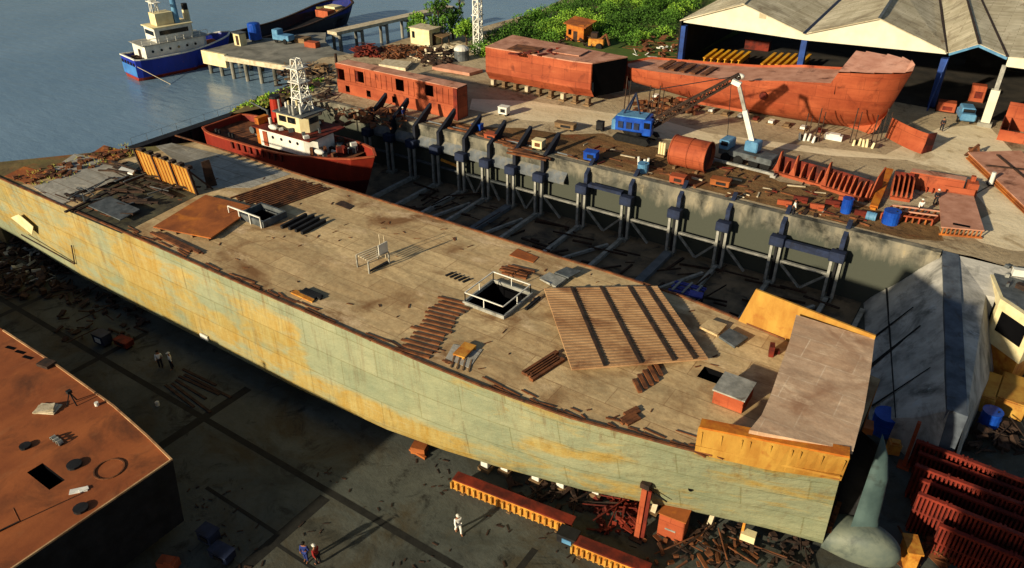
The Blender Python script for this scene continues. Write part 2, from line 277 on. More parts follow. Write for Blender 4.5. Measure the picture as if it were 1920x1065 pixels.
# ------------------------------------------------------------------ mesh builder and object helpers
V = Vector
class MB:
    def __init__(s): s.v, s.f = [], []
    def add(s, vs, fs):
        o = len(s.v); s.v += [V(p) for p in vs]; s.f += [tuple(i + o for i in f) for f in fs]; return s
    def hexa(s, p):                                     # 4 bottom points ccw, 4 top points ccw
        return s.add(p, [(3, 2, 1, 0), (4, 5, 6, 7), (0, 1, 5, 4), (1, 2, 6, 5), (2, 3, 7, 6), (3, 0, 4, 7)])
    def box(s, c, d, rz=0.0, rx=0.0, ry=0.0):           # c = centre of the box
        m = Matrix.Rotation(rz, 3, 'Z') @ Matrix.Rotation(ry, 3, 'Y') @ Matrix.Rotation(rx, 3, 'X')
        h = [q * .5 for q in d]; c = V(c)
        P = [c + m @ V((x * h[0], y * h[1], z * h[2])) for z in (-1, 1) for x, y in ((-1, -1), (1, -1), (1, 1), (-1, 1))]
        return s.hexa(P)
    def bx(s, x0, x1, y0, y1, z0, z1):
        return s.box(((x0 + x1) / 2, (y0 + y1) / 2, (z0 + z1) / 2), (x1 - x0, y1 - y0, z1 - z0))
    def prism(s, poly, z0, z1):
        n = len(poly)
        a = sum(poly[i][0] * poly[(i + 1) % n][1] - poly[(i + 1) % n][0] * poly[i][1] for i in range(n))
        if a < 0: poly = poly[::-1]
        f0 = (lambda i: z0 if not callable(z0) else z0(*poly[i][:2])); f1 = (lambda i: z1 if not callable(z1) else z1(*poly[i][:2]))
        vs = [(p[0], p[1], f0(i)) for i, p in enumerate(poly)] + [(p[0], p[1], f1(i)) for i, p in enumerate(poly)]
        return s.add(vs, [tuple(range(n - 1, -1, -1)), tuple(range(n, 2 * n))] + [(i, (i + 1) % n, (i + 1) % n + n, i + n) for i in range(n)])
    def slab(s, pts, t):                                # a flat plate of any tilt, thickened by t downwards along its normal
        pts = [V(p) for p in pts]; n = (pts[1] - pts[0]).cross(pts[2] - pts[0]).normalized()
        if n.z < 0: pts = pts[::-1]; n = -n
        k = len(pts); lo = [p - n * t for p in pts]
        return s.add(lo + pts, [tuple(range(k - 1, -1, -1)), tuple(range(k, 2 * k))] + [(i, (i + 1) % k, (i + 1) % k + k, i + k) for i in range(k)])
    def bar(s, a, b, w, h=None, up=(0, 0, 1)):
        a, b = V(a), V(b); h = h or w; d = (b - a).normalized(); u = V(up)
        if abs(d.dot(u)) > .97: u = V((1, 0, 0)) if abs(d.x) < .9 else V((0, 1, 0))
        x = d.cross(u).normalized(); y = x.cross(d)
        o = [(-x * w - y * h) * .5, (x * w - y * h) * .5, (x * w + y * h) * .5, (-x * w + y * h) * .5]
        return s.hexa([a + q for q in o] + [b + q for q in o])
    def tube(s, a, b, r0, r1=None, n=10, caps=True):
        a, b = V(a), V(b); r1 = r0 if r1 is None else r1; d = (b - a).normalized()
        u = V((0, 0, 1)) if abs(d.z) < .9 else V((1, 0, 0)); x = d.cross(u).normalized(); y = d.cross(x)
        vs = [p + (x * math.cos(t) + y * math.sin(t)) * r for p, r in ((a, r0), (b, r1)) for t in (2 * math.pi * i / n for i in range(n))]
        fs = [(i, (i + 1) % n, (i + 1) % n + n, i + n) for i in range(n)]
        if caps: fs += [tuple(range(n - 1, -1, -1)), tuple(range(n, 2 * n))]
        return s.add(vs, fs)
    def pipe(s, a, b, r, wall=.08, n=24):               # hollow cylinder
        a, b = V(a), V(b); d = (b - a).normalized()
        u = V((0, 0, 1)) if abs(d.z) < .9 else V((1, 0, 0)); x = d.cross(u).normalized(); y = d.cross(x)
        rg = lambda p, q: [p + (x * math.cos(t) + y * math.sin(t)) * q for t in (2 * math.pi * i / n for i in range(n))]
        vs = rg(a, r) + rg(b, r) + rg(b, r - wall) + rg(a, r - wall); fs = []
        for k in range(4):
            k2 = (k + 1) % 4
            fs += [(k * n + i, k * n + (i + 1) % n, k2 * n + (i + 1) % n, k2 * n + i) for i in range(n)]
        return s.add(vs, fs)
    def loft(s, rings, closed=True, caps=True):
        n = len(rings[0]); vs = [p for r in rings for p in r]; m = n if closed else n - 1
        fs = [(k * n + i, k * n + (i + 1) % n, (k + 1) * n + (i + 1) % n, (k + 1) * n + i) for k in range(len(rings) - 1) for i in range(m)]
        if caps: fs += [tuple(range(n - 1, -1, -1)), tuple(range((len(rings) - 1) * n, len(rings) * n))]
        return s.add(vs, fs)
    def ball(s, c, r, sq=(1, 1, 1), n=14, m=8, lo=-1.0):
        rings = []
        for k in range(m + 1):
            t = math.asin(lo) + (math.pi / 2 - math.asin(lo)) * k / m
            rings.append([V(c) + V((math.cos(t) * math.cos(q) * r * sq[0], math.cos(t) * math.sin(q) * r * sq[1], math.sin(t) * r * sq[2])) for q in (2 * math.pi * i / n for i in range(n))])
        return s.loft(rings)
    def ibeam(s, a, b, w=.3, h=.4, t=.05):
        a, b = V(a), V(b); up = V((0, 0, 1))
        s.bar(a + up * (h / 2 - t / 2), b + up * (h / 2 - t / 2), w, t); s.bar(a - up * (h / 2 - t / 2), b - up * (h / 2 - t / 2), w, t)
        return s.bar(a, b, t, h - 2 * t - .004)
    def lattice(s, a, b, w0, w1, r, bays, sub=True):    # four-legged lattice mast or boom
        a, b = V(a), V(b); d = (b - a).normalized(); u = V((0, 0, 1)) if abs(d.z) < .9 else V((1, 0, 0))
        x = d.cross(u).normalized(); y = d.cross(x)
        cs = lambda t: [a + (b - a) * t + (x * i + y * j) * (w0 + (w1 - w0) * t) * .5 for i, j in ((-1, -1), (1, -1), (1, 1), (-1, 1))]
        A, B = cs(0), cs(1)
        for p, q in zip(A, B): s.bar(p, q, r, r)
        for k in range(bays):
            p, q = cs(k / bays), cs((k + 1) / bays)
            for i in range(4):
                j = (i + 1) % 4
                s.bar(p[i], q[j] if k % 2 else q[i], r * .6); s.bar(p[i] if k % 2 == 0 else p[j], q[j] if k % 2 == 0 else q[i], r * .6)
                s.bar(q[i], q[j], r * .6)
        return s
    def build(s, name, m, parent=None, smooth=False, bevel=0.0, origin=None):
        me = bpy.data.meshes.new(name); o_ = V((0, 0, 0))
        if parent is not None:
            q = parent
            while q is not None: o_ += q.location; q = q.parent
        elif origin is not None: o_ = V(origin)
        me.from_pydata([p - o_ for p in s.v], [], s.f); me.update()
        o = bpy.data.objects.new(name, me); C.objects.link(o)
        if isinstance(m, str): m = MATS[m]
        me.materials.append(m)
        if smooth:
            for p in me.polygons: p.use_smooth = True
        if parent is not None: o.parent = parent
        elif origin is not None: o.location = o_
        if bevel:
            b = o.modifiers.new('bevel', 'BEVEL'); b.width = bevel; b.segments = 1; b.limit_method = 'ANGLE'
        return o
def thing(name, label, cat, loc=(0, 0, 0), group=None):
    o = bpy.data.objects.new(name, None); C.objects.link(o); o.location = loc; o.empty_display_size = .3
    o['label'] = label; o['category'] = cat; o['kind'] = 'thing'
    if group: o['group'] = group
    return o
def tag(o, label, cat, group=None, kind=None):
    o['label'] = label; o['category'] = cat
    if group: o['group'] = group
    o['kind'] = kind or 'thing'
    return o
def struct(name, mb, m, smooth=False):
    o = mb.build(name, m, smooth=smooth); o['kind'] = 'structure'; return o
def dup(root, loc, rz=0.0, label=None, group=None):
    r = root.copy(); C.objects.link(r); r.location = loc; r.rotation_euler = (0, 0, rz)
    if label: r['label'] = label
    if group: r['group'] = group
    for ch in list(root.children):
        c = ch.copy(); C.objects.link(c); c.parent = r
        for g in ch.children:
            d = g.copy(); C.objects.link(d); d.parent = c
    return r
ORD = ['first', 'second', 'third', 'fourth', 'fifth', 'sixth', 'seventh', 'eighth', 'ninth', 'tenth', 'eleventh', 'twelfth', 'thirteenth', 'fourteenth']
def mbox(c, d, rz=0.0): return MB().box(c, d, rz)
rnd = random.Random(11)
U = rnd.uniform

QZ, DZ, WZ = 7.0, 10.0, 2.6          # quay level, main ship deck level, water level
WALLY = 70.4                          # face of the dock wall

# ------------------------------------------------------------------ setting: ground, water, dock
struct('dock_floor', MB().add([(-120, -60, 0), (140, -60, 0), (140, 71.5, 0), (-86.9, 71.5, 0), (-86.9, 46, 0), (-87.2, 31.5, 0), (-120, 31.5, 0)], [(0, 1, 2, 3, 4, 5, 6)]), 'dock_floor_concrete')
struct('pit_floor', MB().add([(-86.5, 47.5, .02), (-6.3, 47.5, .02), (-6.3, 70.38, .02), (-86.5, 70.38, .02)], [(0, 1, 2, 3)]), 'pit_mud')
# drains and open joints between the slabs
dr = MB()
for X0, X1, y, wd in ((-110, -20, 24.1, .5), (-39, -31.8, 19.6, .28), (-31, -20.5, 19.0, .22)):
    dr.add([(X0, y - wd / 2, .012), (X1, y - wd / 2, .012), (X1, y + wd / 2, .012), (X0, y + wd / 2, .012)], [(0, 1, 2, 3)])
struct('drain_channel', dr, 'drain_dark')
dr = MB()
for X0, y0, y1, wd in ((-45.3, -10, 28.5, .8), (-31.4, 8, 23.6, .9), (-59.4, 0, 28.6, .6), (-73.4, 0, 29, .6), (-17.0, 20, 28.0, .45)):
    dr.add([(X0 - wd / 2, y0, .008), (X0 + wd / 2, y0, .008), (X0 + wd / 2, y1, .008), (X0 - wd / 2, y1, .008)], [(0, 1, 2, 3)])
struct('cross_joint', dr, 'drain_dark')
# estuary: one sheet
struct('water', MB().add([(-3000, -900, WZ), (-121, -900, WZ), (-121, 32, WZ), (-88.5, 32, WZ), (-87.3, 46.0, WZ), (-87.3, 72, WZ), (-80, 130, WZ), (-40, 3000, WZ), (-3000, 3000, WZ)], [tuple(range(9))]), 'water')
# quay: sheet with a coping edge along the dock and a ragged water side
qpoly = [(-84.5, WALLY), (-.2, WALLY), (2.9, 50), (14, 44), (400, 44), (400, 600), (-60, 600), (-58, 300), (-74, 180), (-84, 140), (-86, 118), (-92, 104), (-92, 92), (-95, 86), (-93, 80), (-88, 74)]
struct('quay_ground', MB().add([(x, y, QZ) for x, y in [(-84.5, WALLY + .6), (-1.2, WALLY + .6), (1.2, WALLY + 1), (6, WALLY + .5), (60, 71), (400, 71)] + qpoly[5:]], [tuple(range(6 + len(qpoly) - 5))]), 'quay_earth')
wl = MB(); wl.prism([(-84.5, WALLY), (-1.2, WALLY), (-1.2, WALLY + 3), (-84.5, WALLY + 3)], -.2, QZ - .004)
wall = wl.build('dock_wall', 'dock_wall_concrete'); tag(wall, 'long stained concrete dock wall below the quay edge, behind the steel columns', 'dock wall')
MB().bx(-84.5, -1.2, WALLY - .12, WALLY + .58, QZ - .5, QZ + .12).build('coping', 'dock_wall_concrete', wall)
# ramp at the head of the dock
A_, B_, C_, D_ = V((-6.2, 70.4, .03)), V((-1.0, 70.9, QZ)), V((2.7, 50.0, 5.2)), V((-1.9, 52.5, .03))
rp = MB(); N = 10
rows = [[A_.lerp(D_, i / N).lerp(B_.lerp(C_, i / N), j / N) + V((0, 0, .12 * math.sin(i * 1.7 + j))) for j in range(N + 1)] for i in range(N + 1)]
for r in rows: r[0].z = -.1
rp.loft(rows, closed=False, caps=False)
rp.loft([[D_.lerp(C_, j / N) + V((0, 0, .12 * math.sin(N * 1.7 + j))) if j else V((D_.x, D_.y, -.1)) for j in range(N + 1)], [V((D_.lerp(C_, j / N).x + .3, D_.lerp(C_, j / N).y - 1.2 * j / N, -.2)) for j in range(N + 1)]], closed=False, caps=False)
struct('ramp', rp, 'ramp_concrete')
bk = MB()
bk.add([B_ + V((1.1, 0, 0)), B_ + V((60, .2, 0)), V((60, 66.8, -.05)), V((5.6, 66.4, -.05)), V((4.2, 49.2, -.05)), C_ + V((1.1, 0, -.2)), V((3.0, 66.6, QZ - .9))], [(0, 6, 3, 2, 1), (0, 5, 4, 3, 6)])
struct('ramp_bank', bk, 'ramp_concrete')
ks = MB(); ks.hexa([B_ + V((-.15, 0, -1)), V((C_.x - .15, C_.y - .3, .02)), V((C_.x + 1.15, C_.y - .3, .02)), B_ + V((1.15, 0, -1)), B_ + V((-.15, 0, .1)), C_ + V((-.15, 0, .18)), C_ + V((1.15, 0, .12)), B_ + V((1.15, 0, .1))])
tag(ks.build('steel_fender', 'fender_steel'), 'blue-grey steel fender beam running down the crest of the grey ramp', 'fender')
# sandy road across the quay
rd = MB(); pts = [(885, 185), (1000, 190), (1130, 210), (1240, 225), (1330, 250), (1500, 272), (1660, 290), (1760, 240), (1850, 232), (1905, 290), (1920, 360), (1990, 470), (1900, 470), (1840, 455), (1800, 430), (1860, 400), (1800, 330), (1700, 300), (1560, 292), (1420, 272), (1330, 268), (1250, 262), (1120, 235), (980, 225), (880, 205)]
rd.add([at(x, y, QZ + .006) for x, y in pts][::-1], [tuple(range(len(pts)))])
struct('road', rd, 'road_dust')
rg_ = MB(); pts = [(730, 218), (800, 232), (850, 226), (900, 238), (980, 240), (1060, 252), (1130, 250), (1180, 268), (1240, 278), (1330, 290), (1420, 318), (1460, 340), (1540, 352), (1640, 392), (1760, 425), (1770, 452), (1700, 448), (1600, 424), (1480, 394), (1390, 372), (1220, 331), (1070, 295), (935, 263), (815, 233), (740, 222)]
rg_.add([at(x, y, QZ + .003) for x, y in pts][::-1], [tuple(range(len(pts)))])
struct('yard_ground', rg_, 'rusty_ground')
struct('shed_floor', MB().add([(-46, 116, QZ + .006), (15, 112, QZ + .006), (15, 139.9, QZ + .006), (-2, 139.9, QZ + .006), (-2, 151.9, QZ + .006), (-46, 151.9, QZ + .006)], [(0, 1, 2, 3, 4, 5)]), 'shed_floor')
cr = MB()
for u0, v0, u1, v1, wd in ((.05, .40, .62, .30, .16), (.0, .62, .7, .46, .2), (.3, .0, .36, 1.0, .09), (.05, .9, .8, .75, .12)):
    f_ = lambda u, v: A_.lerp(D_, v).lerp(B_.lerp(C_, v), u) + V((0, 0, .14))
    p, q = f_(u0, v0), f_(u1, v1); n_ = (q - p).cross(V((0, 0, 1))).normalized() * wd; cr.add([p - n_, q - n_ * .4, q + n_ * .4, p + n_], [(0, 1, 2, 3)])
struct('ramp_joint', cr, 'drain_dark')
# far shore: sandy margin, then green ground
struct('shore', MB().add([(-88, 108, QZ - .6), (-78, 108, QZ + .01), (-62, 150, QZ + .01), (-60, 230, QZ + .01), (-30, 420, QZ + .01), (-60, 420, WZ - 1), (-104, 262, WZ - 1), (-104, 190, WZ - 1), (-96, 140, WZ - 1)], [tuple(range(9))]), 'shore_sand')
hl = MB(); rows = []
for i in range(13):
    y = 104 + i * 26; row = []
    for j in range(9):
        x = -80 + (5 if i < 3 else 0) + j * (3.6 + i * .25) - i * .5
        row.append(V((x, y, QZ + (.02 if j == 0 or i == 0 else .2) + 2.0 * math.sin(j / 8 * math.pi) * min(1, i / 3))))
    rows.append(row)
struct('green_hill', hl.loft(rows, closed=False, caps=False), 'grass_ground', smooth=True)
# grassy bank at the corner by the jetty
gb = MB(); rows = []
for i in range(9):
    t = i / 8; y = 60 + t * 28; row = []
    for j in range(7):
        s_ = j / 6; x = -90.5 - 7.5 * math.sin(min(1, t * 1.25) * math.pi) * (1 - s_) + s_ * 7
        row.append(V((x, y, WZ - .6 + (QZ - WZ + .6) * min(1, s_ * 1.25) + .25 * math.sin(i * 2.1 + j * 1.3))))
    rows.append(row)
struct('river_bank', gb.loft(rows, closed=False, caps=False), 'bank_soil', smooth=True)
# dock gate and the earth bank beside it
bn = MB(); bn.hexa([V(p) for p in ((-89.5, 30.2, 0), (-87.3, 30.2, 0), (-87.3, 46.5, 0), (-89.5, 46.5, 0), (-88.6, 30.2, 3.6), (-87.6, 30.2, 3.6), (-87.6, 46.5, 3.6), (-88.6, 46.5, 3.6))])
tag(bn.build('cofferdam', 'bank_soil', origin=(-88, 38, 0)), 'low earth cofferdam at the water edge under the after end of the ship', 'cofferdam')
gt = MB().bx(-87.2, -86.3, 46.5, 66, 0, 6.0); 
g = gt.build('dock_gate', 'black_steel'); tag(g, 'dark steel dock gate holding back the estuary behind the red tug', 'dock gate')
gp = MB()
for i in range(13): gp.bx(-86.3, -85.9, 46.9 + i * 1.5, 47.15 + i * 1.5, .1, 5.9)
for z in (2, 4): gp.bx(-86.29, -86.0, 46.6, 65.9, z, z + .2)
gp.build('stiffener', 'black_steel', g)
gk = MB().bx(-87.4, -86.1, 46.4, 66.1, 6.004, 6.16); gk.build('walkway', 'black_steel', g)
gr = MB()
for i in range(10): gr.tube((-87.2, 47 + i * 2.1, 6.16), (-87.2, 47 + i * 2.1, 7.1), .025, n=5)
gr.bar((-87.2, 47, 7.1), (-87.2, 66, 7.1), .02); gr.build('railing', 'steel_grey', g)
# ------------------------------------------------------------------ the big ship on the slip
ST = [  # X, near deck Y, near bottom Y, far deck Y, far bottom Y
    (-93, 29.6, 30.9, 46.0, 45.2), (-80, 29.2, 30.0, 46.0, 45.6), (-70, 29.2, 29.3, 46.2, 46.1), (-56, 29.3, 29.2, 46.2, 46.3), (-40, 29.3, 29.2, 46.2, 46.3),
    (-31, 29.35, 29.6, 46.2, 45.9), (-26, 29.4, 30.4, 46.2, 45.1), (-22, 29.55, 31.3, 46.3, 44.2), (-16, 30.1, 32.9, 46.2, 42.7), (-12, 30.9, 34.2, 45.7, 41.4),
    (-9, 31.5, 35.2, 45.1, 40.5), (-5, 32.6, 36.3, 44.6, 39.6), (-1.7, 33.95, 37.0, 44.1, 38.9)]
def sec(x):
    for a, b in zip(ST, ST[1:]):
        if a[0] <= x <= b[0]:
            t = (x - a[0]) / (b[0] - a[0]); return [a[i] + (b[i] - a[i]) * t for i in range(5)]
    return list(ST[0] if x < ST[0][0] else ST[-1])
ship = thing('cargo_ship', 'huge unfinished ship hull on the slip, sage and yellow primer sides and bare tan deck', 'ship', (-45, 37.8, 0))
def patch(x, z):
    v = .5
    if x < -71: v = .60 if z > 3.2 else .12
    elif x < -38:
        v = .78
        if z > 8.6 and x > -55: v = .25
        if x < -63: v = .66
        for s0 in (-63.5, -54.0, -46.0):
            if abs(x - s0 + (z - 5) * .05) < .5: v -= .5
        if -51 < x < -46.5 and 6.2 < z < 8.4: v = .08
        if z < 1.9: v = .1
        if x > -47 and z < 3.2: v = .5
    elif x < -24:
        v = -.15
        if z < 4.6 - (x + 38) * .02: v = .55 if z < 3.9 else .25
        if x > -36 and z < 4.3: v = .85
    else:
        v = .12
        if z < 4.6: v = .42
        if z > 8.2 and x < -12: v = .38
        if -20 < x < -12.5 and 5.2 < z - (x + 19) * .22 < 6.4: v = 1.05
        if -12.2 < x < -9 and 6.6 < z < 8.8: v = -.4
        if x > -9:
            v = .1
            if 8.2 > z > 6.7: v = .55
            if z > 9.6: v = 1.0
    return v
XS = [-86 + .5 * i for i in range(169)] + [-1.7]
ZB = 1.3
def aft_x(x, y):                                          # the after end runs aslant: far side ends first
    lim = -86 + (y - 29.4) * .5 + max(0, y - 42) * 1.25
    return max(x, lim)
def side(near):
    rows = []; pv = []
    for x in XS:
        s_ = sec(x); yt, yb = (s_[1], s_[2]) if near else (s_[3], s_[4]); row = []
        top = DZ if x < -9 else DZ
        for k in range(25):
            t = k / 24; z = ZB + (top - ZB) * t
            f = t ** (.75 + .4 * max(0, min(1, (x + 16) / 12)))
            if t < .12:                                   # turn of the bilge
                q = t / .12; inset = (1 - math.sin(q * math.pi / 2)) * 1.0; z = ZB + (top - ZB) * .12 * (1 - math.cos(q * math.pi / 2))
            else: inset = 0
            y = yb + (yt - yb) * f
            y += inset if near else -inset
            row.append(V((aft_x(x, 46.0) if not near else x, y, z))); pv.append(patch(x, z))
        if x < -84:
            for q_ in row: q_.x -= (DZ - q_.z) * .6 * min(1, (-84 - x) / 2)
        if not near: row = row[::-1]
        rows.append(row)
    return rows, pv
rows, pv = side(True)
hs = MB().loft(rows, closed=False, caps=False)
A_p = np.array(pv).reshape(len(XS), 25)
for _ in range(2):
    A_p = sum(np.roll(A_p, k, 0) for k in (-1, 0, 1)) / 3
    A_p[:, 1:-1] = (A_p[:, :-2] + A_p[:, 1:-1] * 2 + A_p[:, 2:]) / 4
pv = A_p.ravel().tolist()
o = hs.build('side_shell', 'hull_side_paint', ship)
a_ = o.data.attributes.new('primer', 'FLOAT', 'POINT'); a_.data.foreach_set('value', pv)
for p in o.data.polygons: p.use_smooth = True
rows2, _ = side(False)
MB().loft(rows2, closed=False, caps=False).build('side_shell', 'orange_primer', ship, smooth=True)
bt = MB(); bt.loft([[r[0], r2[-1]] for r, r2 in zip(rows, rows2)], closed=False, caps=False); bt.build('bottom_shell', 'steel_grey', ship)
# forward end closed near-black in place of the cut's shade, with frames
e = MB(); e.add([V((-1.75, p.y, p.z)) for p in rows[-1]] + [V((-1.75, p.y, p.z)) for p in rows2[-1]], [tuple(range(50))]); e.build('bulkhead', 'opening_shade', ship)
fr = MB()
for i in range(7):
    y = 37.4 + i * .4; fr.bx(-1.72, -1.45, y, y + .08, 1.5, 3.4 + .3 * (i % 3))
fr.bx(-1.72, -1.5, 37.2, 40.6, 3.1, 3.2)
fr.build('frame', 'rust_bar', ship)
e = MB(); e.add([V(p) for p in rows[0]] + [V(p) for p in rows2[0]], [tuple(range(49, -1, -1))]); e.build('transom', 'red_oxide_dark', ship)
# deck with its real openings
HOLES = [(-21.1, -17.5, 38.0, 41.2), (-12.2, -10.9, 38.6, 40.0), (-49.7, -45.8, 38.7, 40.5)]
h0 = [at(875, 570, DZ), at(940, 595, DZ), at(988, 560, DZ), at(925, 530, DZ)]
def rect(pts): return (min(p.x for p in pts), max(p.x for p in pts), min(p.y for p in pts), max(p.y for p in pts))
HOLES[0] = rect(h0)
HOLES[1] = rect([at(1312, 708, DZ), at(1345, 720, DZ), at(1358, 700, DZ), at(1320, 688, DZ)])
HOLES[2] = rect([at(465, 405, DZ), at(492, 424, DZ), at(532, 408, DZ), at(500, 396, DZ)])
xs = sorted(set([-86, -79, -77] + [-76 + 2.5 * i for i in range(30)] + [h[0] for h in HOLES] + [h[1] for h in HOLES] + [-1.7]))
dk, ad = MB(), MB()
for x0, x1 in zip(xs, xs[1:]):
    s0, s1 = sec(x0), sec(x1); xm = (x0 + x1) / 2
    cuts = []
    for h in HOLES:
        if h[0] < xm < h[1]: cuts.append((h[2], h[3]))
    edges = [(s0[1], s1[1])] + [(c, c) for cc in sorted(cuts) for c in cc] + [(s0[3], s1[3])]
    for k in range(0, len(edges), 2):
        (a0, a1), (b0, b1) = edges[k], edges[k + 1]
        (ad if x1 < -76.9 else dk).add([(aft_x(x0, a0), a0, DZ), (aft_x(x1, a1), a1, DZ), (aft_x(x1, b1), b1, DZ), (aft_x(x0, b0), b0, DZ)], [(0, 1, 2, 3)])
dk.build('deck', 'deck_plate', ship); ad.build('aft_deck', 'bank_soil', ship)
for h in HOLES:
    MB().add([(h[0], h[2], DZ), (h[1], h[2], DZ), (h[1], h[3], DZ), (h[0], h[3], DZ), (h[0], h[2], DZ - 5), (h[1], h[2], DZ - 5), (h[1], h[3], DZ - 5), (h[0], h[3], DZ - 5)],
             [(0, 1, 5, 4), (1, 2, 6, 5), (2, 3, 7, 6), (3, 0, 4, 7), (4, 5, 6, 7)]).build('hatch_opening', 'opening_shade', ship)
# edge bar along the near and far sheer
eb = MB()
for i in range(0, len(XS) - 16, 4):
    a, b = XS[i], XS[min(i + 4, len(XS) - 1)]
    for k, sg in ((1, .0),):
        eb.bar((a, sec(a)[k], DZ + .06), (b, sec(b)[k], DZ + .06), .16, .12)
eb.build('sheer_bar', 'rust_bar', ship)
eb = MB()
for i in range(0, len(XS) - 16, 4):
    a, b = XS[i], XS[min(i + 4, len(XS) - 1)]
    if a > -77: eb.bar((a, sec(a)[3], DZ + .06), (b, sec(b)[3], DZ + .06), .16, .12)
eb.build('sheer_bar', 'rust_bar', ship)
# railings round the big hatch
def railing(name, pts, hgt, m, parent, r=.05, n=2, close=False, mid=True):
    mb = MB(); pts = [V(p) for p in pts]
    if close: pts = pts + [pts[0]]
    for a, b in zip(pts, pts[1:]):
        mb.bar(a + V((0, 0, hgt)), b + V((0, 0, hgt)), r * 2)
        if mid: mb.bar(a + V((0, 0, hgt * .5)), b + V((0, 0, hgt * .5)), r)
        for i in range(n + 1):
            p = a.lerp(b, i / n); mb.bar(p, p + V((0, 0, hgt)), r * 1.6)
    return mb.build(name, m, parent)
h = HOLES[0]
cm = MB(); t = .14
cm.bx(h[0] - t, h[1] + t, h[2] - t, h[2] - .003, DZ - .1, DZ + .26); cm.bx(h[0] - t, h[1] + t, h[3] + .003, h[3] + t, DZ - .1, DZ + .26)
cm.bx(h[0] - t, h[0] - .003, h[2], h[3], DZ - .1, DZ + .26); cm.bx(h[1] + .003, h[1] + t, h[2], h[3], DZ - .1, DZ + .26)
cm.build('hatch_coaming', 'steel_light', ship)
railing('railing', [(h[0], h[2], DZ + .26), (h[1], h[2], DZ + .26), (h[1], h[3], DZ + .26), (h[0], h[3], DZ + .26)], .7, 'white_paint', ship, .035, 2, True, False)
h = HOLES[2]
cm = MB(); t = .2
cm.bx(h[0] - t, h[1] + t, h[2] - t, h[2] - .003, DZ - .1, DZ + .6); cm.bx(h[0] - t, h[1] + t, h[3] + .003, h[3] + t, DZ - .1, DZ + .6)
cm.bx(h[0] - t, h[0] - .003, h[2], h[3], DZ - .1, DZ + .6); cm.bx(h[1] + .003, h[1] + t, h[2], h[3], DZ - .1, DZ + .6)
cm.build('hatch_coaming', 'steel_grey', ship)
railing('railing', [(h[0] - 1.3, h[2] - .3, DZ), (h[1], h[2] - .3, DZ)], 1.0, 'white_paint', ship, .05, 3, False, False)
# forecastle
FZ = 12.5
aft_e = [at(1493, 590, FZ), at(1480, 640, FZ), at(1462, 690, FZ), at(1445, 740, FZ), at(1428, 778, FZ), at(1405, 806, FZ)]
fn = [at(1600, 845, FZ)]; ff = [at(1640, 636, FZ), at(1632, 700, FZ), at(1620, 770, FZ)]
poly = aft_e + fn + [ff[2], ff[1], ff[0]]
MB().prism([(p.x, p.y) for p in poly], FZ - .25, FZ).build('forecastle_deck', 'bow_deck_plate', ship)
inn = [V((p.x, p.y, 0)) for p in poly]; cen = sum(inn, V()) / len(inn)
MB().prism([tuple((cen + (p - cen) * .93)[:2]) for p in inn], DZ + .01, FZ - .26).build('forecastle_bulkhead', 'rust_bar', ship)
# near bulwark in yellow primer, with its return at the after end
nb0, nb1, nb2 = at(1310, 800, 11.9), at(1405, 812, 12.35), at(1594, 858, 12.45)
lo0, lo1, lo2 = V((nb0.x, sec(nb0.x)[1], DZ - .1)), V((-6.0, sec(-6)[1] - .02, DZ - .1)), V((-1.62, 33.93, DZ - .1))
b = MB()
def wallstrip(mb, tops, lows, t):
    for i in range(len(tops) - 1):
        a, c, d, e_ = lows[i], lows[i + 1], tops[i + 1], tops[i]; n_ = V((0, t, 0))
        mb.hexa([a, c, c + n_, a + n_, e_, d, d + n_, e_ + n_])
tps, lws = [], []
for i in range(17):
    t = i / 16; xx = lo0.x + (lo2.x - lo0.x) * t; tps.append(nb0.lerp(nb2, t) + V((0, -.06, .03 * math.sin(t * 3.1)))); lws.append(V((xx, sec(xx)[1] - .03, DZ - .1)))
wallstrip(b, tps, lws, .14)
b.build('bulwark', 'yellow_primer', ship)
MB().bar(nb0 + V((0, .25, .05)), nb2 + V((-.1, .3, .05)), .75, .12).build('bulwark_rail', 'orange_primer', ship)
br_ = MB()
for i in range(9):
    t = (i + .3 + .25 * (i % 3)) / 9; p, q = nb0.lerp(nb2, t), lo0.lerp(lo2, t); br_.bar(q + V((0, -.03, .3)), p + V((0, -.09, -.25)), .07, .07)
br_.bar(V((nb0.x, lo0.y - .05, DZ + .5)), V((-1.7, 33.5, DZ + .5)), .14, .14)
br_.build('stiffener', 'yellow_primer', ship)
# far bulwark: inner face in yellow primer
f0, f1 = at(1437, 548, 12.9), at(1637, 634, 12.75)
fb = MB(); l0 = V((-11.4, 45.45, DZ - .1)); l1 = V((-2.6, 44.3, DZ - .1))
mid0 = V((-10.6, 45.4, 12.9)); mid1 = V((-2.7, 44.4, 12.75))
fb.hexa([l0, l1, l1 + V((0, .15, 0)), l0 + V((0, .15, 0)), mid0, mid1, mid1 + V((0, .15, 0)), mid0 + V((0, .15, 0))])
fb.build('bulwark', 'yellow_primer', ship)
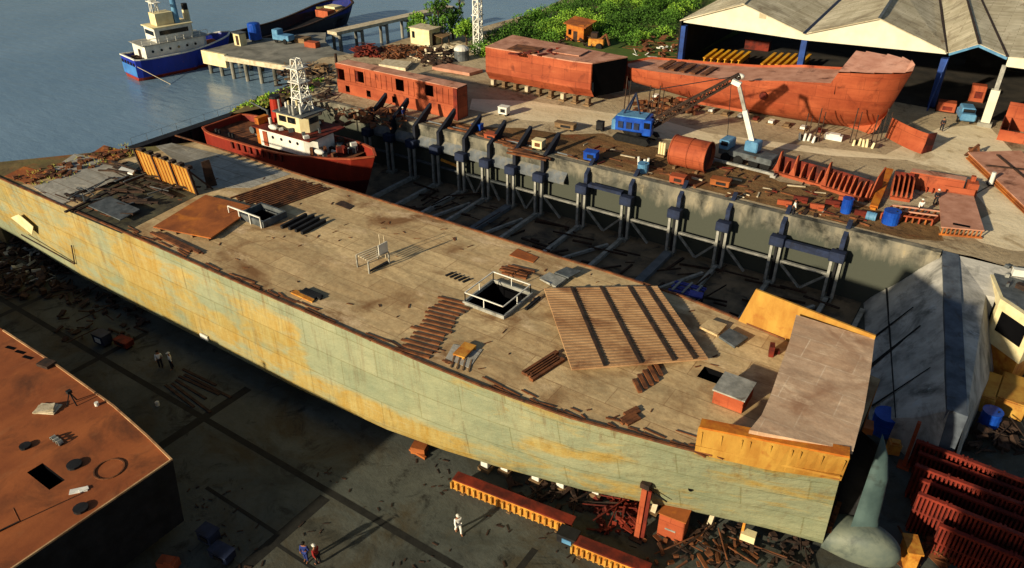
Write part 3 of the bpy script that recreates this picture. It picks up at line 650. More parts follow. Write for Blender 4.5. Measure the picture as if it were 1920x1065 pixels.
# stem piece and bulb forward of the open end
stx = [(9.9, -.5, .1), (8.6, .1, .42), (7.0, .5, .7), (5.2, .65, .8), (3.8, .75, .85), (2.8, 1.0, .9), (1.4, .5, .5)]
rings = []; CB = 38.9
for z, xe, hb in stx:
    ring = []
    for k in range(9):
        t = -1 + k / 4; ring.append(V((-.55 + (xe + .55) * (1 - abs(t) ** 2.2), CB + t * hb, z)))
    rings.append(ring)
MB().loft(rings[::-1], closed=True).build('stem', 'stem_shaded', ship, smooth=True)
bl = MB(); rings = []
for k in range(19):                                       # the forefoot: as wide as the hull bottom at the cut, rounding out into the bulb
    t = k / 18; x = -1.74 + 4.3 * t; e_ = math.sqrt(max(0.0, 1 - max(0, (t - .45) / .55) ** 2)); q_ = min(1, t / .5)
    hw = (1.5 - .3 * q_) * e_ + .01; hh = (.78 + .6 * math.sin(q_ * math.pi / 2)) * e_ + .01; cy = 38.45 - .1 * q_; cz = 1.75 + .2 * q_
    rings.append([V((x, cy + math.copysign(abs(math.cos(q)) ** .8, math.cos(q)) * hw, cz + math.copysign(abs(math.sin(q)) ** .85, math.sin(q)) * hh)) for q in (2 * math.pi * i / 24 for i in range(24))])
bl.loft(rings).build('bulb', 'bulb_sunlit', ship, smooth=True)
# black sheet between cut and stem, standing in for the shade there
bp = MB(); rA, rB = [], []
for z, xe, hb in stx[1:]:
    t = (z - ZB) / (DZ - ZB); rA.append(V((-1.72, 38.9 + 1.7 * max(0, min(1, t)) ** 1.1, z))); rB.append(V((xe * .55, CB + hb * .5, z)))
bp.loft([rA, rB], closed=False, caps=False); bp.build('bow_shade_sheet', 'black_steel', ship)
# small marks on the side
MB().box((*onY(383, 632, 29.1).xy, onY(383, 632, 29.1).z), (1.0, .12, .45)).build('anode', 'white_paint', ship)
MB().tube(onY(1295, 917, 33.9), onY(1295, 917, 33.4), .16, n=12).build('side_port', 'opening_shade', ship)
sl = MB()
a, b_, c_ = onY(40, 440, 29.1), onY(140, 495, 29.1), onY(132, 450, 29.05)
sl.bar(a, b_, .1); sl.bar(b_, onY(134, 460, 29.1), .08); sl.build('plate_edge', 'rust_dark', ship)
MB().slab([onY(20, 408, 28.95), onY(60, 440, 28.95), onY(62, 425, 28.98), onY(35, 402, 28.98)], .06).build('loose_plate', 'cream_paint', ship)
# keel blocks (pale) and dark cribs below the turn of the bilge
for i, (px, py) in enumerate(((912, 868), (949, 874), (1007, 892), (1053, 905), (1118, 917))):
    p = at(px, py + 10, 0.0); t_ = thing('keel_block', '%s white keel block from the left, under the near bilge of the big ship' % ORD[i], 'keel block', (p.x, p.y, 0), 'white keel blocks under the ship')
    MB().box((p.x, p.y, .75), (.6, .6, .9)).build('block', 'white_paint', t_, bevel=.04); MB().box((p.x, p.y, .15), (.9, .9, .3)).build('footing', 'timber', t_)
# ------------------------------------------------------------------ loose things lying on the ship's deck
def on_deck(px, py): return at(px, py, DZ)
def bars(name, label, px_a, px_b, px_c, n, m='rust_bar', w=.14, h=.16, z=DZ, cat='steel bars', jit=.25, group=None, kind_='flat_bar'):
    """n bars, each a part: the first runs a->b, the row goes on towards c"""
    a, b, c = at(*px_a, z), at(*px_b, z), at(*px_c, z); o_ = thing(name, label, cat, a.lerp(c, .5), group)
    for i in range(n):
        t = i / max(1, n - 1); d = c - a; s0, s1 = U(-jit, jit), U(-jit, jit); u = (b - a).normalized()
        p, q = a + d * t + u * s0, b + d * t + u * s1
        MB().bar(p + V((0, 0, h / 2 + .005)), q + V((0, 0, h / 2 + .005)), w, h).build(kind_, m, o_)
    return o_
bars('bar_stack', 'row of dark rusty angle bars on deck by the far edge, beyond the rust plate', (433, 372), (545, 335), (512, 392), 13, w=.16, h=.1)
bars('bar_stack', 'short bundle of four black steel bars on deck right of the small raised hatch', (532, 427), (575, 405), (566, 440), 4, 'black_steel', .26, .3)
bars('bar_stack', 'ladder-like row of long brown bars on deck, left of the railed hatch', (822, 558), (880, 572), (745, 655), 14, w=.2, h=.1)
bars('bar_stack', 'few thin rusty strips on deck close to the far edge, amid orange rust stains', (948, 498), (1000, 510), (938, 512), 4, w=.2, h=.14)
bars('bar_stack', 'small pile of dark brown strips on deck just below the big ribbed panel', (1228, 684), (1240, 706), (1190, 716), 5, w=.25, h=.16)
bars('bar_stack', 'smudge of short dark strips on deck near the near edge, ahead of the yellow bulwark', (1165, 782), (1192, 768), (1170, 800), 4, w=.25, h=.14)
bars('bar_stack', 'heap of short brown offcuts on deck between the near edge and the big ribbed panel', (985, 700), (1040, 665), (1000, 712), 5, w=.3, h=.2)
bars('bar_stack', 'two long dark strips on deck along the near edge below the flat rust plate', (300, 440), (375, 475), (285, 438), 2, w=.3, h=.16)
bars('bar_stack', 'dark short strips by the near deck edge, halfway along the ship', (560, 548), (592, 562), (575, 545), 3, 'black_steel', .22, .18)
bars('bar_stack', 'four slim dark dashes of bar lined up on deck left of the railed hatch', (836, 518), (850, 512), (868, 530), 5, 'black_steel', .18, .1, jit=0)
bars('bar_stack', 'three upright-looking pale strips laid on deck by the near edge, below the yellow stool', (845, 690), (852, 668), (878, 698), 4, 'timber', .1, .06, jit=.02)
bars('bar_stack', 'single dark steel bar on deck right of the railed hatch', (985, 582), (1013, 558), (985, 582), 1, 'black_steel', .22, .16)
# flat rusty plate, resting a little raised on timbers
pl = [at(287, 425, DZ + .35), at(395, 446, DZ + .35), at(478, 388, DZ + .35), at(385, 365, DZ + .35)]
t_ = thing('steel_plate', 'large flat orange-brown rusty plate raised on timbers on the ship deck', 'steel plate', pl[0].lerp(pl[2], .5))
MB().slab(pl, .1).build('plate', 'rust_plate', t_)
for k in range(4):
    a, b = pl[1].lerp(pl[0], .06 + k * .28), pl[2].lerp(pl[3], .06 + k * .28); dn = V((0, 0, -.225)); MB().bar(a + dn, b + dn, .22, .23).build('bearer', 'timber', t_)
# standing corrugated panel in orange primer
a, b = at(272, 325, DZ), at(372, 365, DZ); up = V((0, 0, 2.6)); bk_ = V((.15, .75, 0))
t_ = thing('ribbed_panel', 'orange ribbed panel standing on edge on the after deck, props behind it', 'ribbed panel', a.lerp(b, .5))
a2, b2 = a + up - bk_ * .4, b + up - bk_ * .4
MB().slab([a, b, b2, a2], .06).build('plate', 'yellow_primer', t_)
rb = MB(); n_ = (b - a).cross(a2 - a).normalized(); n_ = n_ if n_.y < 0 else -n_
for i in range(15):
    t = (i + .5) / 15; rb.bar(a.lerp(b, t) + n_ * .07, a2.lerp(b2, t) + n_ * .07, .08, .1)
rb.build('rib', 'orange_primer', t_)
for t in (.0, .34, .67, 1.0): MB().bar(a.lerp(b, t) + n_ * .1, a2.lerp(b2, t) + n_ * .1 + up * .05, .22, .2).build('post', 'rust_dark', t_)
for t in (.05, .35, .65, .98): MB().bar(a.lerp(b, t) + V((.3, 1.5, .05)), a2.lerp(b2, t) - up * .05, .16).build('prop', 'rust_dark', t_)
for i in range(7):
    p = a2.lerp(b2, (i + .5) / 7); MB().box(p + V((.2, .25, .05)), (.5, .5, .3)).build('top_bracket', 'rust_dark', t_)
# end plate leaning beside the panel
a, b = at(372, 365, DZ), at(388, 352, DZ); MB().slab([b, b + V((.4, .9, 0)), b + V((.3, .7, 2.7)), b + V((0, 0, 2.6))], .1).build('end_plate', 'rust_dark', t_)
# tangle of pipes and dunnage on the after deck, on an oily sheet
pl = [at(128, 396, DZ + .02), at(228, 438, DZ + .02), at(370, 366, DZ + .02), at(262, 312, DZ + .02)]
tag(MB().slab(pl, .015).build('oily_sheet', 'dirty_sheet', origin=pl[0]), 'dark oily sheet under the tangle of bars on the after deck', 'steel sheet')
sg = MB(); q = [at(100, 380, DZ), at(230, 420, DZ), at(365, 352, DZ), at(240, 300, DZ)]
for i in range(46):
    u, v = U(.05, .95), U(.05, .95); p = q[0].lerp(q[1], u).lerp(q[3].lerp(q[2], u), v); ang = rnd.choice([0.05, .1, 1.5, 1.6, 0.5]) + U(-.15, .15); L = U(1, 5)
    d = V((math.cos(ang), math.sin(ang), 0)) * L * .5; z = V((0, 0, U(.08, .4))); sg.bar(p - d + z, p + d + z + V((0, 0, U(-.05, .1))), U(.08, .3), U(.06, .2))
tag(sg.build('scrap_heap', 'rust_dark', None, origin=at(240, 370, DZ)), 'dark tangle of pipes, bars and dunnage spread over the grey after deck', 'scrap', kind='stuff')
sg = MB()
for i in range(16):
    u, v = U(.1, .9), U(.05, .9); p = q[0].lerp(q[1], u).lerp(q[3].lerp(q[2], u), v); ang = U(0, 3); L = U(.6, 2.4)
    d = V((math.cos(ang), math.sin(ang), 0)) * L * .5; z = V((0, 0, U(.3, .5))); sg.bar(p - d + z, p + d + z, U(.06, .2), .08)
tag(sg.build('scrap_heap', 'steel_grey', None, origin=at(240, 370, DZ)), 'grey offcuts scattered on top of the dark tangle on the after deck', 'scrap', kind='stuff')
# grey plates of the after deck: one large sheet and smaller plates
pl = [at(62, 350, DZ + .06), at(112, 385, DZ + .06), at(262, 318, DZ + .06), at(190, 306, DZ + .06)]
tag(MB().slab(pl, .05).build('deck_sheet', 'aft_deck_plate', origin=pl[0]), 'big pale grey sheet of steel laid on the after deck beside the tangle', 'steel sheet')
pl = [at(395, 352, DZ + .02), at(292, 274, DZ + .02), at(322, 268, DZ + .02), at(400, 286, DZ + .02), at(545, 326, DZ + .02), at(470, 352, DZ + .02)]
tag(MB().slab(pl, .02).build('deck_sheet', 'aft_deck_plate', origin=pl[0]), 'worn pale grey sheet on the far half of the after deck, behind the orange panel', 'steel sheet')
pl = [at(165, 385, DZ + .45), at(225, 412, DZ + .45), at(262, 392, DZ + .45), at(205, 368, DZ + .45)]
tag(MB().slab(pl, .1).build('steel_plate', 'steel_grey', origin=pl[0]), 'small grey-brown plate lying tilted on the dark tangle, near side', 'steel plate')
tag(MB().slab([at(222, 318, DZ + .5), at(248, 326, DZ + .5), at(252, 320, DZ + .5), at(228, 312, DZ + .5)], .15).build('white_board', 'white_paint', origin=at(235, 320, DZ)), 'white board lying left of the orange standing panel', 'board')
# rubbish and weed on the after end
sg = MB(); q = [at(20, 335, DZ), at(60, 352, DZ), at(250, 292, DZ), at(236, 268, DZ)]
for i in range(150):
    u, v = U(0, 1), U(0, 1); p = q[0].lerp(q[1], u).lerp(q[3].lerp(q[2], u), v); s_ = U(.1, .45); sg.box(p + V((0, 0, s_ * .25)), (s_ * U(.6, 2), s_, s_ * .6), U(0, 3))
tag(sg.build('rubble', 'rust_bar', None, origin=q[0]), 'crumbled rusty rubble along the after edge of the deck', 'rubble', kind='stuff')
sg = MB()
for i in range(70):
    u, v = U(0, 1), U(0, 1); p = q[0].lerp(q[1], u * 1.1).lerp(q[3].lerp(q[2], u), v)
    for k in range(3):
        r = V((U(-.3, .3), U(-.3, .3), 0)); hh = U(.12, .35); sg.add([p + r, p + r + V((.12, .05, 0)), p + r * 1.5 + V((0, 0, hh))], [(0, 1, 2)])
tag(sg.build('weeds', 'leaf_dry', None, origin=q[0]), 'dry weeds growing along the after edge of the deck', 'weeds', kind='stuff')
for px, m, lab in (([(8, 330), (55, 345), (95, 325), (45, 312)], 'rust_plate', 'rusty orange plate at the after corner of the deck, near side'), ([(95, 318), (150, 324), (195, 298), (140, 288)], 'aft_deck_plate', 'pale plate at the after end of the deck, between two rusty ones'), ([(165, 292), (210, 300), (240, 284), (195, 272)], 'rust_plate', 'rusty plate at the far after corner of the deck')):
    pl = [at(x, y, DZ + .04) for x, y in px]; tag(MB().slab(pl, .03).build('steel_plate', m, origin=pl[0]), lab, 'steel plate')
# hut-like frame with white top (companion way)
p = on_deck(697, 492)
t_ = thing('deck_stand', 'small pale slatted stand with a white end plate, alone in the middle of the deck', 'stand', p)
sl = MB()
A, B, Cc, D = at(668, 478, DZ + 1.1), at(690, 490, DZ + 1.1), at(728, 472, DZ + 1.1), at(706, 462, DZ + 1.1)
for i in range(6):
    t = i / 5; sl.bar(A.lerp(B, t), D.lerp(Cc, t), .12, .06)
sl.build('slat', 'timber_pale', t_)
for q_ in (A, B, Cc, D): MB().bar(q_, V((q_.x, q_.y, DZ)), .1).build('leg', 'steel_light', t_)
MB().slab([B.lerp(Cc, .55) + V((0, 0, .05)), Cc + V((0, 0, .05)), Cc + V((0, 0, .95)), B.lerp(Cc, .55) + V((0, 0, .9))], .06).build('end_plate', 'white_paint', t_)
sh = MB(); sh.slab([A.lerp(B, .9) - V((0, 0, .9)), B - V((0, 0, .9)), Cc - V((0, 0, .9)), Cc.lerp(D, .2) - V((0, 0, .9))], .1); sh.build('box_below', 'black_steel', t_)
for d in (.0, .5): MB().bar(D + V((d, .4, -1.1)), D + V((d, .4, .9)), .05).build('stanchion', 'timber_pale', t_)
# big ribbed panel lying tilted on deck
pz = .5
PA, PB, PC, PD = at(1020, 540, DZ + .45), at(1072, 692, DZ + .45), at(1328, 672, DZ + .45), at(1232, 536, DZ + .6)
t_ = thing('bulkhead_panel', 'big rusty stiffened panel lying on deck right of the railed hatch', 'bulkhead panel', PA.lerp(PC, .5))
MB().slab([PA, PB, PC, PD], .12).build('plate', 'rust_light', t_)
rb = MB()
for i in range(30):
    t = (i + .4) / 30; rb.bar(PA.lerp(PB, t) + V((0, 0, .012)), PD.lerp(PC, t) + V((0, 0, .012)), .15, .035)
rb.build('rib', 'rust_light', t_)
for t in (.24, .50, .745, .9):
    g_ = MB(); g_.bar(PA.lerp(PD, t) + V((0, 0, .08)), PB.lerp(PC, t) + V((0, 0, .08)), .2, .09); g_.build('girder', 'rust_dark', t_)
# small plates and boxes near the bow
def plate4(name, label, px, m, z=.12, t=.1, cat='steel plate'):
    pl = [at(x, y, DZ + z) for x, y in px]; return tag(MB().slab(pl, t).build(name, m, origin=pl[0]), label, cat)
plate4('steel_plate', 'small grey plate propped near the far deck edge, farther of two', [(1040, 510), (1066, 520), (1090, 508), (1062, 500)], 'steel_grey', .4, .12)
plate4('steel_plate', 'small pale plate on deck by the ribbed panel corner, nearer of two', [(1012, 520), (1042, 537), (1062, 522), (1030, 510)], 'steel_light', .3, .2)
plate4('steel_plate', 'square brown plate beside a grey one on the bow deck, left of the pair', [(1312, 612), (1345, 628), (1363, 608), (1330, 597)], 'deck_plate', .3, .16)
plate4('steel_plate', 'square grey plate with a dark hole on the bow deck, right of the pair', [(1348, 630), (1378, 650), (1403, 632), (1368, 615)], 'steel_grey', .3, .16)
plate4('steel_plate', 'rust-orange plate lying flat by the far deck edge', [(955, 478), (1000, 492), (1010, 482), (970, 466)], 'rust_plate', .05, .05)
plate4('steel_plate', 'pale worn steel sheet on deck below the brown bars', [(835, 672), (880, 690), (905, 655), (850, 645)], 'aft_deck_plate', .04, .03)
plate4('steel_plate', 'thin dark plate on deck near the far edge', [(628, 382), (655, 392), (663, 386), (640, 376)], 'rust_dark', .06, .06)
plate4('steel_plate', 'small plank offcut lying by the debris at the near edge, golden', [(545, 548), (585, 566), (590, 560), (555, 543)], 'gold_bar', .12, .1)
a = at(868, 664, DZ); t_ = thing('yellow_pallet', 'low mustard yellow pallet on deck below the railed hatch', 'pallet', a)
MB().box(a + V((0, .2, .22)), (.9, 1.5, .1), .1).build('top', 'gold_bar', t_)
for sx, sy in ((-.4, -.45), (.4, -.45), (-.4, .85), (.4, .85)): MB().bar(a + V((sx, sy, 0)), a + V((sx * .85, sy, .19)), .1).build('leg', 'gold_bar', t_)
vb = [at(1343, 758, DZ), at(1396, 766, DZ), at(1397, 738, DZ), at(1348, 730, DZ)]
t_ = thing('vent_box', 'rust-sided steel box with a pale grey lid standing on the bow deck', 'vent box', vb[0].lerp(vb[2], .5))
r_ = rect(vb); MB().bx(r_[0] + .1, r_[1], r_[2], r_[3], DZ, DZ + .95).build('box', 'red_oxide', t_)
MB().bx(r_[0] + .02, r_[1] + .08, r_[2] - .08, r_[3] + .08, DZ + .953, DZ + 1.05).build('lid', 'steel_light', t_)
kb = at(1445, 665, DZ); tag(MB().box(kb + V((0, 0, .4)), (.3, .6, .8), .3).box(kb + V((.15, .3, .15)), (.6, .3, .3), .5).build('mooring_bitt', 'red_oxide_dark', origin=kb), 'small dark red bitt on deck under the yellow far bulwark', 'bitt')
# thin trimmings along the near edge of the deck
sg = MB()
for i in range(90):
    x = U(-75, -8); y = sec(x)[1] + abs(rnd.gauss(.15, .5)); L = U(.3, 2.0); d = V((L / 2, U(-.12, .12), 0)); sg.bar(V((x, y, DZ + .05)) - d, V((x, y, DZ + .05)) + d, U(.05, .16), U(.03, .07))
tag(sg.build('deck_litter', 'rust_bar', origin=(-40, 29.5, DZ)), 'dark strips and litter along the near deck edge', 'litter', kind='stuff')
sg = MB()
for i in range(110):
    x = U(-70, -10); y = U(sec(x)[1] + .5, sec(x)[3] - .5); L = U(.15, .6); an = U(0, 3); d = V((math.cos(an), math.sin(an), 0)) * L / 2; sg.bar(V((x, y, DZ + .03)) - d, V((x, y, DZ + .03)) + d, U(.04, .12), .03)
tag(sg.build('deck_litter', 'rust_bar', origin=(-40, 38, DZ)), 'small rusty crumbs and offcuts strewn over the whole deck', 'litter', kind='stuff')

# ------------------------------------------------------------------ second hull, lower left
HZ = 6.0
e0, e1 = at(315, 855, HZ), at(45, 1065, HZ)
t_ = thing('barge_hull', 'rust-orange hull block with a bare deck, cut off square, lower left', 'hull', (-55, 14, 0))
X1 = -36.8; hb = [at(60, 880, HZ), at(92, 918, HZ), at(122, 900, HZ), at(90, 876, HZ)]; hr = rect(hb)
YS = [(-95, 18.4), (-60, 18.3), (-52, 18.2), (-44.6, 17.9), (-40, 17.4), (X1, 16.95)]
def yf(x):
    for a, b in zip(YS, YS[1:]):
        if a[0] <= x <= b[0]: return a[1] + (b[1] - a[1]) * (x - a[0]) / (b[0] - a[0])
    return YS[-1][1]
xs2 = sorted(set([q[0] for q in YS] + [hr[0], hr[1]])); dm, sd = MB(), MB()
for x0, x1 in zip(xs2, xs2[1:]):
    if hr[0] - .01 <= x0 and x1 <= hr[1] + .01:
        dm.add([(x0, -6, HZ), (x1, -6, HZ), (x1, hr[2], HZ), (x0, hr[2], HZ)], [(0, 1, 2, 3)]); dm.add([(x0, hr[3], HZ), (x1, hr[3], HZ), (x1, yf(x1), HZ), (x0, yf(x0), HZ)], [(0, 1, 2, 3)])
    else: dm.add([(x0, -6, HZ), (x1, -6, HZ), (x1, yf(x1), HZ), (x0, yf(x0), HZ)], [(0, 1, 2, 3)])
    sd.add([(x0, yf(x0), HZ), (x1, yf(x1), HZ), (x1, yf(x1) - .5, 1), (x0, yf(x0) - .5, 1)], [(0, 1, 2, 3)])
dm.build('deck', 'orange_deck', t_)
YE = yf(X1)
sd.add([(X1, YE, HZ), (X1, -6, HZ), (X1, -6, 1.0), (X1, YE - .5, 1.0)], [(0, 1, 2, 3)])
sd.add([(-95, 18.4, HZ), (-95, -6, HZ), (-95, -6, 1.0), (-95, 17.9, 1.0)], [(3, 2, 1, 0)])
sd.add([(-95, -6, HZ), (X1, -6, HZ), (X1, -6, 1), (-95, -6, 1)], [(3, 2, 1, 0)]); sd.add([(-95, 17.9, 1), (X1, YE - .5, 1), (X1, -6, 1), (-95, -6, 1)], [(0, 1, 2, 3)])
sd.build('side_shell', 'black_steel', t_)  # sides and end painted black to stand in for their shade
MB().add([(hr[0], hr[2], HZ), (hr[1], hr[2], HZ), (hr[1], hr[3], HZ), (hr[0], hr[3], HZ), (hr[0], hr[2], 2), (hr[1], hr[2], 2), (hr[1], hr[3], 2), (hr[0], hr[3], 2)], [(0, 1, 5, 4), (1, 2, 6, 5), (2, 3, 7, 6), (3, 0, 4, 7), (4, 5, 6, 7)]).build('hatch_opening', 'opening_shade', t_)
eb = MB()
for a, b in zip(YS[1:], YS[2:]): eb.bar((a[0], a[1] - .06, HZ + .05), (b[0], b[1] - .06, HZ + .05), .12, .12)
eb.bar((X1 - .05, YE - .15, HZ + .05), (X1 - .05, -6, HZ + .05), .1, .12); eb.build('edge_bar', 'rust_light', t_)
for i, (x, y) in enumerate(((20, 652), (38, 660), (52, 670))): p = at(x, y, HZ + .006); MB().box(p, (.9, .28, .012), .25).build('slot', 'opening_shade', t_)
for x, y, r in ((140, 873, .45), (152, 955, .42), (48, 838, .35)): MB().tube(at(x, y, HZ), at(x, y, HZ) + V((0, 0, .16)), r, r, 12).build('deck_socket', 'black_steel', t_)
sl = MB(); sl.box(at(88, 684, HZ) + V((0, 0, .1)), (1.1, .8, .25), .2); sl.build('hatch_rim', 'rust_dark', t_)
for px, py, lab in ((102, 830, 'small rack of grey clamps on the orange deck, between a socket and the square opening'),):
    p = at(px, py, HZ); k = thing('clamp_rack', lab, 'rack', p)
    for i in range(3): MB().pipe(p + V((i * .35 - .3, 0, .1)), p + V((i * .35 - .3, .3, .1)), .2, .05, 10).build('ring', 'steel_light', k)
    MB().box(p + V((0, .15, .05)), (1.3, .25, .08)).build('base_bar', 'rust_dark', k)
p = at(88, 770, HZ); k = thing('board_stack', 'pale boards stacked on the orange deck beside a tripod', 'boards', p)
for i in range(3): MB().box(p + V((U(-.1, .1), U(-.1, .1), .06 + i * .09)), (1.5 - i * .25, 1.0 - i * .15, .08), .5 + i * .2).build('board', 'timber_pale', k)
p = at(138, 757, HZ); k = thing('tripod', 'small black tripod standing on the orange deck, long shadow', 'tripod', p)
for i in range(3): q_ = i * 2.1; MB().bar(p + V((math.cos(q_) * .4, math.sin(q_) * .4, 0)), p + V((0, 0, 1.0)), .07).build('leg', 'black_steel', k)
MB().box(p + V((0, 0, 1.05)), (.3, .3, .2)).build('head', 'black_steel', k)
p = at(148, 920, HZ); tag(MB().box(p + V((0, 0, .03)), (1.0, .4, .05), .9).box(p + V((.2, .2, .05)), (.5, .3, .06), 1.3).build('rag', 'cloth_white', origin=p), 'crumpled white rag on the orange deck near the square cut', 'rag')
p = at(38, 978, HZ); k = thing('cable_post', 'thin rusty post with a cable on the orange deck at lower left', 'post', p)
MB().bar(p, p + V((0, 0, 1.1)), .08).build('post', 'rust_bar', k); MB().bar(p + V((0, 0, .05)), at(-20, 1005, HZ + .05), .08).build('cable', 'rust_dark', k)
p = at(205, 880, HZ); tag(MB().pipe(p + V((0, 0, 0)), p + V((0, 0, .06)), .9, .08, 20).build('hose_coil', 'rust_bar', origin=p), 'brown hose coil lying on the orange deck near its corner', 'hose')
p = at(182, 760, HZ); tag(MB().tube(p, p + V((0, 0, .25)), .14, n=10).build('paint_pot', 'white_paint', origin=p), 'white pot on the orange deck edge right of the tripod', 'pot')

# hull-shaped block added unseen below the frame edge, only to shade the lower right
t_ = thing('shade_block', 'added red hull-like block beyond the lower edge, shades the lower right', 'hull', (11, 12, 0))
MB().hexa([V(p) for p in ((-1, 4, .8), (26, 4, .8), (26, 18, .8), (-1, 18, .8), (-2, 3, 12.5), (27, 3, 12.5), (27, 19.5, 12.5), (-2, 19.5, 12.5))]).build('side_shell', 'red_oxide', t_)
MB().bx(-1.7, 26.7, 3.3, 19.2, 12.503, 12.6).build('deck', 'deck_plate', t_)
for x in (3, 11, 19): MB().bx(x, x + 2.2, 9, 12, 12.603, 13.0).build('hatch', 'steel_grey', t_)
# ------------------------------------------------------------------ steel columns along the dock wall
CXS = [-69.4, -65.6, -61.8, -57.9, -53.9, -50.2, -46.5, -42.6, -36.9, -31.4, -25.8, -20.5, -15.0, -9.3]
CY_ = 69.0
for i, x in enumerate(CXS):
    big = i >= 8
    t_ = thing('steel_portal', '%s steel twin-leg column along the dock wall, counted from the red tug' % ORD[i], 'column', (x, CY_, 0), 'twin-leg steel columns along the dock wall')
    for sx in (-.42, .42):
        c = MB(); c.bx(x + sx - .13, x + sx + .13, CY_ - .13, CY_ + .13, .3, 4.3); c.build('leg', 'steel_light', t_)
    c = MB(); c.bx(x - .12, x + .12, CY_ + .15, CY_ + .5, .3, 4.3); c.build('web_plate', 'black_steel', t_)
    c = MB(); c.bx(x - .7, x + .7, CY_ - .35, CY_ + .6, 4.303, 5.3); c.build('head_block', 'steel_blue_dark', t_, bevel=.05)
    c = MB(); y0, y1, zt, z1 = CY_ + .6, CY_ + (4.2 if not big else 2.3), 6.95 if not big else 6.4, QZ + (2.0 if not big else .75)
    p = [V((x - .14, y0, 4.6)), V((x - .14, y0, zt)), V((x - .14, y1, z1)), V((x - .14, y1, z1 - .6))]
    q = [v + V((.42, 0, 0)) for v in p]; c.add(p + q, [(0, 1, 2, 3), (7, 6, 5, 4), (0, 4, 5, 1), (1, 5, 6, 2), (2, 6, 7, 3), (3, 7, 4, 0)]); c.build('cantilever_fin', 'steel_blue_dark' if big else 'fin_steel', t_)
    c = MB(); c.bx(x - .5, x + .5, CY_ - .5, CY_ + .7, .02, .3); c.build('footing', 'concrete', t_)
# concrete slope carrying the fins: sunlit apron between them (left half)
for i in range(8):
    x0 = CXS[i] + .3; x1 = CXS[i + 1] - .3 if i < 7 else CXS[7] + 3
    ap = MB(); ap.hexa([V(p) for p in ((x0, WALLY - .8, QZ - 2.6), (x1, WALLY - .8, QZ - 2.6), (x1, WALLY + 1.6, QZ - .1), (x0, WALLY + 1.6, QZ - .1), (x0, WALLY - .85, QZ - 2.2), (x1, WALLY - .85, QZ - 2.2), (x1, WALLY + 1.6, QZ + .12), (x0, WALLY + 1.6, QZ + .12))])
    tag(ap.build('concrete_apron', 'apron_concrete', origin=(x0, WALLY, QZ)), 'pale sloping concrete apron between the %s and %s wall column, counted from the red tug' % (ORD[i], ORD[i + 1]), 'apron', 'concrete aprons between the column heads')
# struts: horizontal ties and diagonals between columns
for i in range(len(CXS) - 1):
    x0, x1 = CXS[i] + .6, CXS[i + 1] - .6
    t_ = thing('tie_beam', 'grey tie beam between the %s and %s column from the tug' % (ORD[i], ORD[i + 1]), 'tie beam', ((x0 + x1) / 2, CY_ + .3, 2.5), 'tie beams between the wall columns')
    MB().bar((x0, CY_ + .3, 2.6), (x1, CY_ + .3, 2.6), .3, .22).build('beam', 'steel_light' if i > 5 else 'steel_grey', t_)
    if i >= 4:
        xm = x0 + (x1 - x0) * .5
        MB().bar((x0, CY_ + .3, 2.4), (xm, CY_ + .3, .3), .22, .2).build('diagonal', 'steel_light', t_)
        if i % 2 == 0: MB().bar((x1, CY_ + .3, 2.4), (xm + .1, CY_ + .3, .3), .22, .2).build('diagonal', 'steel_light', t_)
MB_ = MB(); MB_.bar((CXS[12] + .7, CY_ + .2, 4.7), (CXS[13] - .7, CY_ + .2, 4.7), .4, .7)
tag(MB_.build('girder', 'steel_blue_dark', origin=(-12, CY_, 4.7)), 'deep dark girder joining the last two columns beside the ramp', 'girder')
MB_ = MB(); MB_.bar((CXS[8] + .7, CY_ + .4, 5.4), (CXS[9] - .7, CY_ + .4, 5.4), .7, .35)
tag(MB_.build('girder', 'steel_blue_dark', origin=(-34, CY_, 5.4)), 'flat dark blue girder joining the heads of two middle columns', 'girder')
tag(MB().bar((-57.2, CY_ + .3, 3.6), (-54.4, CY_ + .3, 3.3), .25).build('timber_prop', 'gold_bar', origin=(-56, CY_, 3.5)), 'bright yellow timber wedged between the fourth and fifth column from the tug', 'timber')
tag(MB().box((-7.6, 70.7, 2.3), (1.5, .3, 1.0)).build('junction_box', 'steel_light', origin=(-7.6, 70.7, 2.3)), 'pale grey box fixed to the dock wall beside the last column', 'box')
# floor beams across the pit
for i, x in enumerate(CXS[1:] + [-5.9]):
    if i == 0: continue
    w_ = .9 if i in (5, 9) else .42
    b = MB().bx(x - w_ / 2, x + w_ / 2, 47.6 + (0 if i < 12 else .5), CY_ - .55, .03, .5)
    tag(b.build('floor_beam', 'apron_concrete' if i in (5, 9) else 'steel_light', origin=(x, 58, .3)), '%s grey beam crossing the dock pit floor, counted from the red tug' % ORD[i - 1], 'floor beam', 'beams across the pit floor')
for i in range(9):
    x0 = CXS[4 + i] + .5; y0, y1 = (50.5, 58.5) if i % 2 else (58, 66.5)
    tag(MB().bar((x0 + .3, y0, .35), (CXS[5 + i] - .6, y1, .35), .3, .3).build('diagonal_brace', 'steel_light', origin=(x0, y0, .3)), '%s diagonal brace lying between the pit floor beams, counted from the tug' % ORD[i], 'brace', 'diagonal braces on the pit floor')
    if i % 3 == 0: tag(MB().bar((x0 + .2, y0 + 3, .62), (CXS[5 + i] - .5, y0 + 2.2, .62), .22, .2).build('cross_timber', 'timber', origin=(x0, y0 + 3, .6)), '%s cross timber resting over the pit floor braces, counted from the tug' % ORD[i // 3], 'timber', 'cross timbers in the pit')
sg = MB()
for i in range(170):
    x, y = U(-58, -7), U(49, 68.5); L = U(.6, 5); an = rnd.choice([0, 0, .1, 1.5, .8]) + U(-.2, .2); d = V((math.cos(an), math.sin(an), 0)) * L / 2; z = V((0, 0, U(.1, .6)))
    sg.bar(V((x, y, 0)) - d + z, V((x, y, 0)) + d + z, U(.06, .3), U(.06, .25))
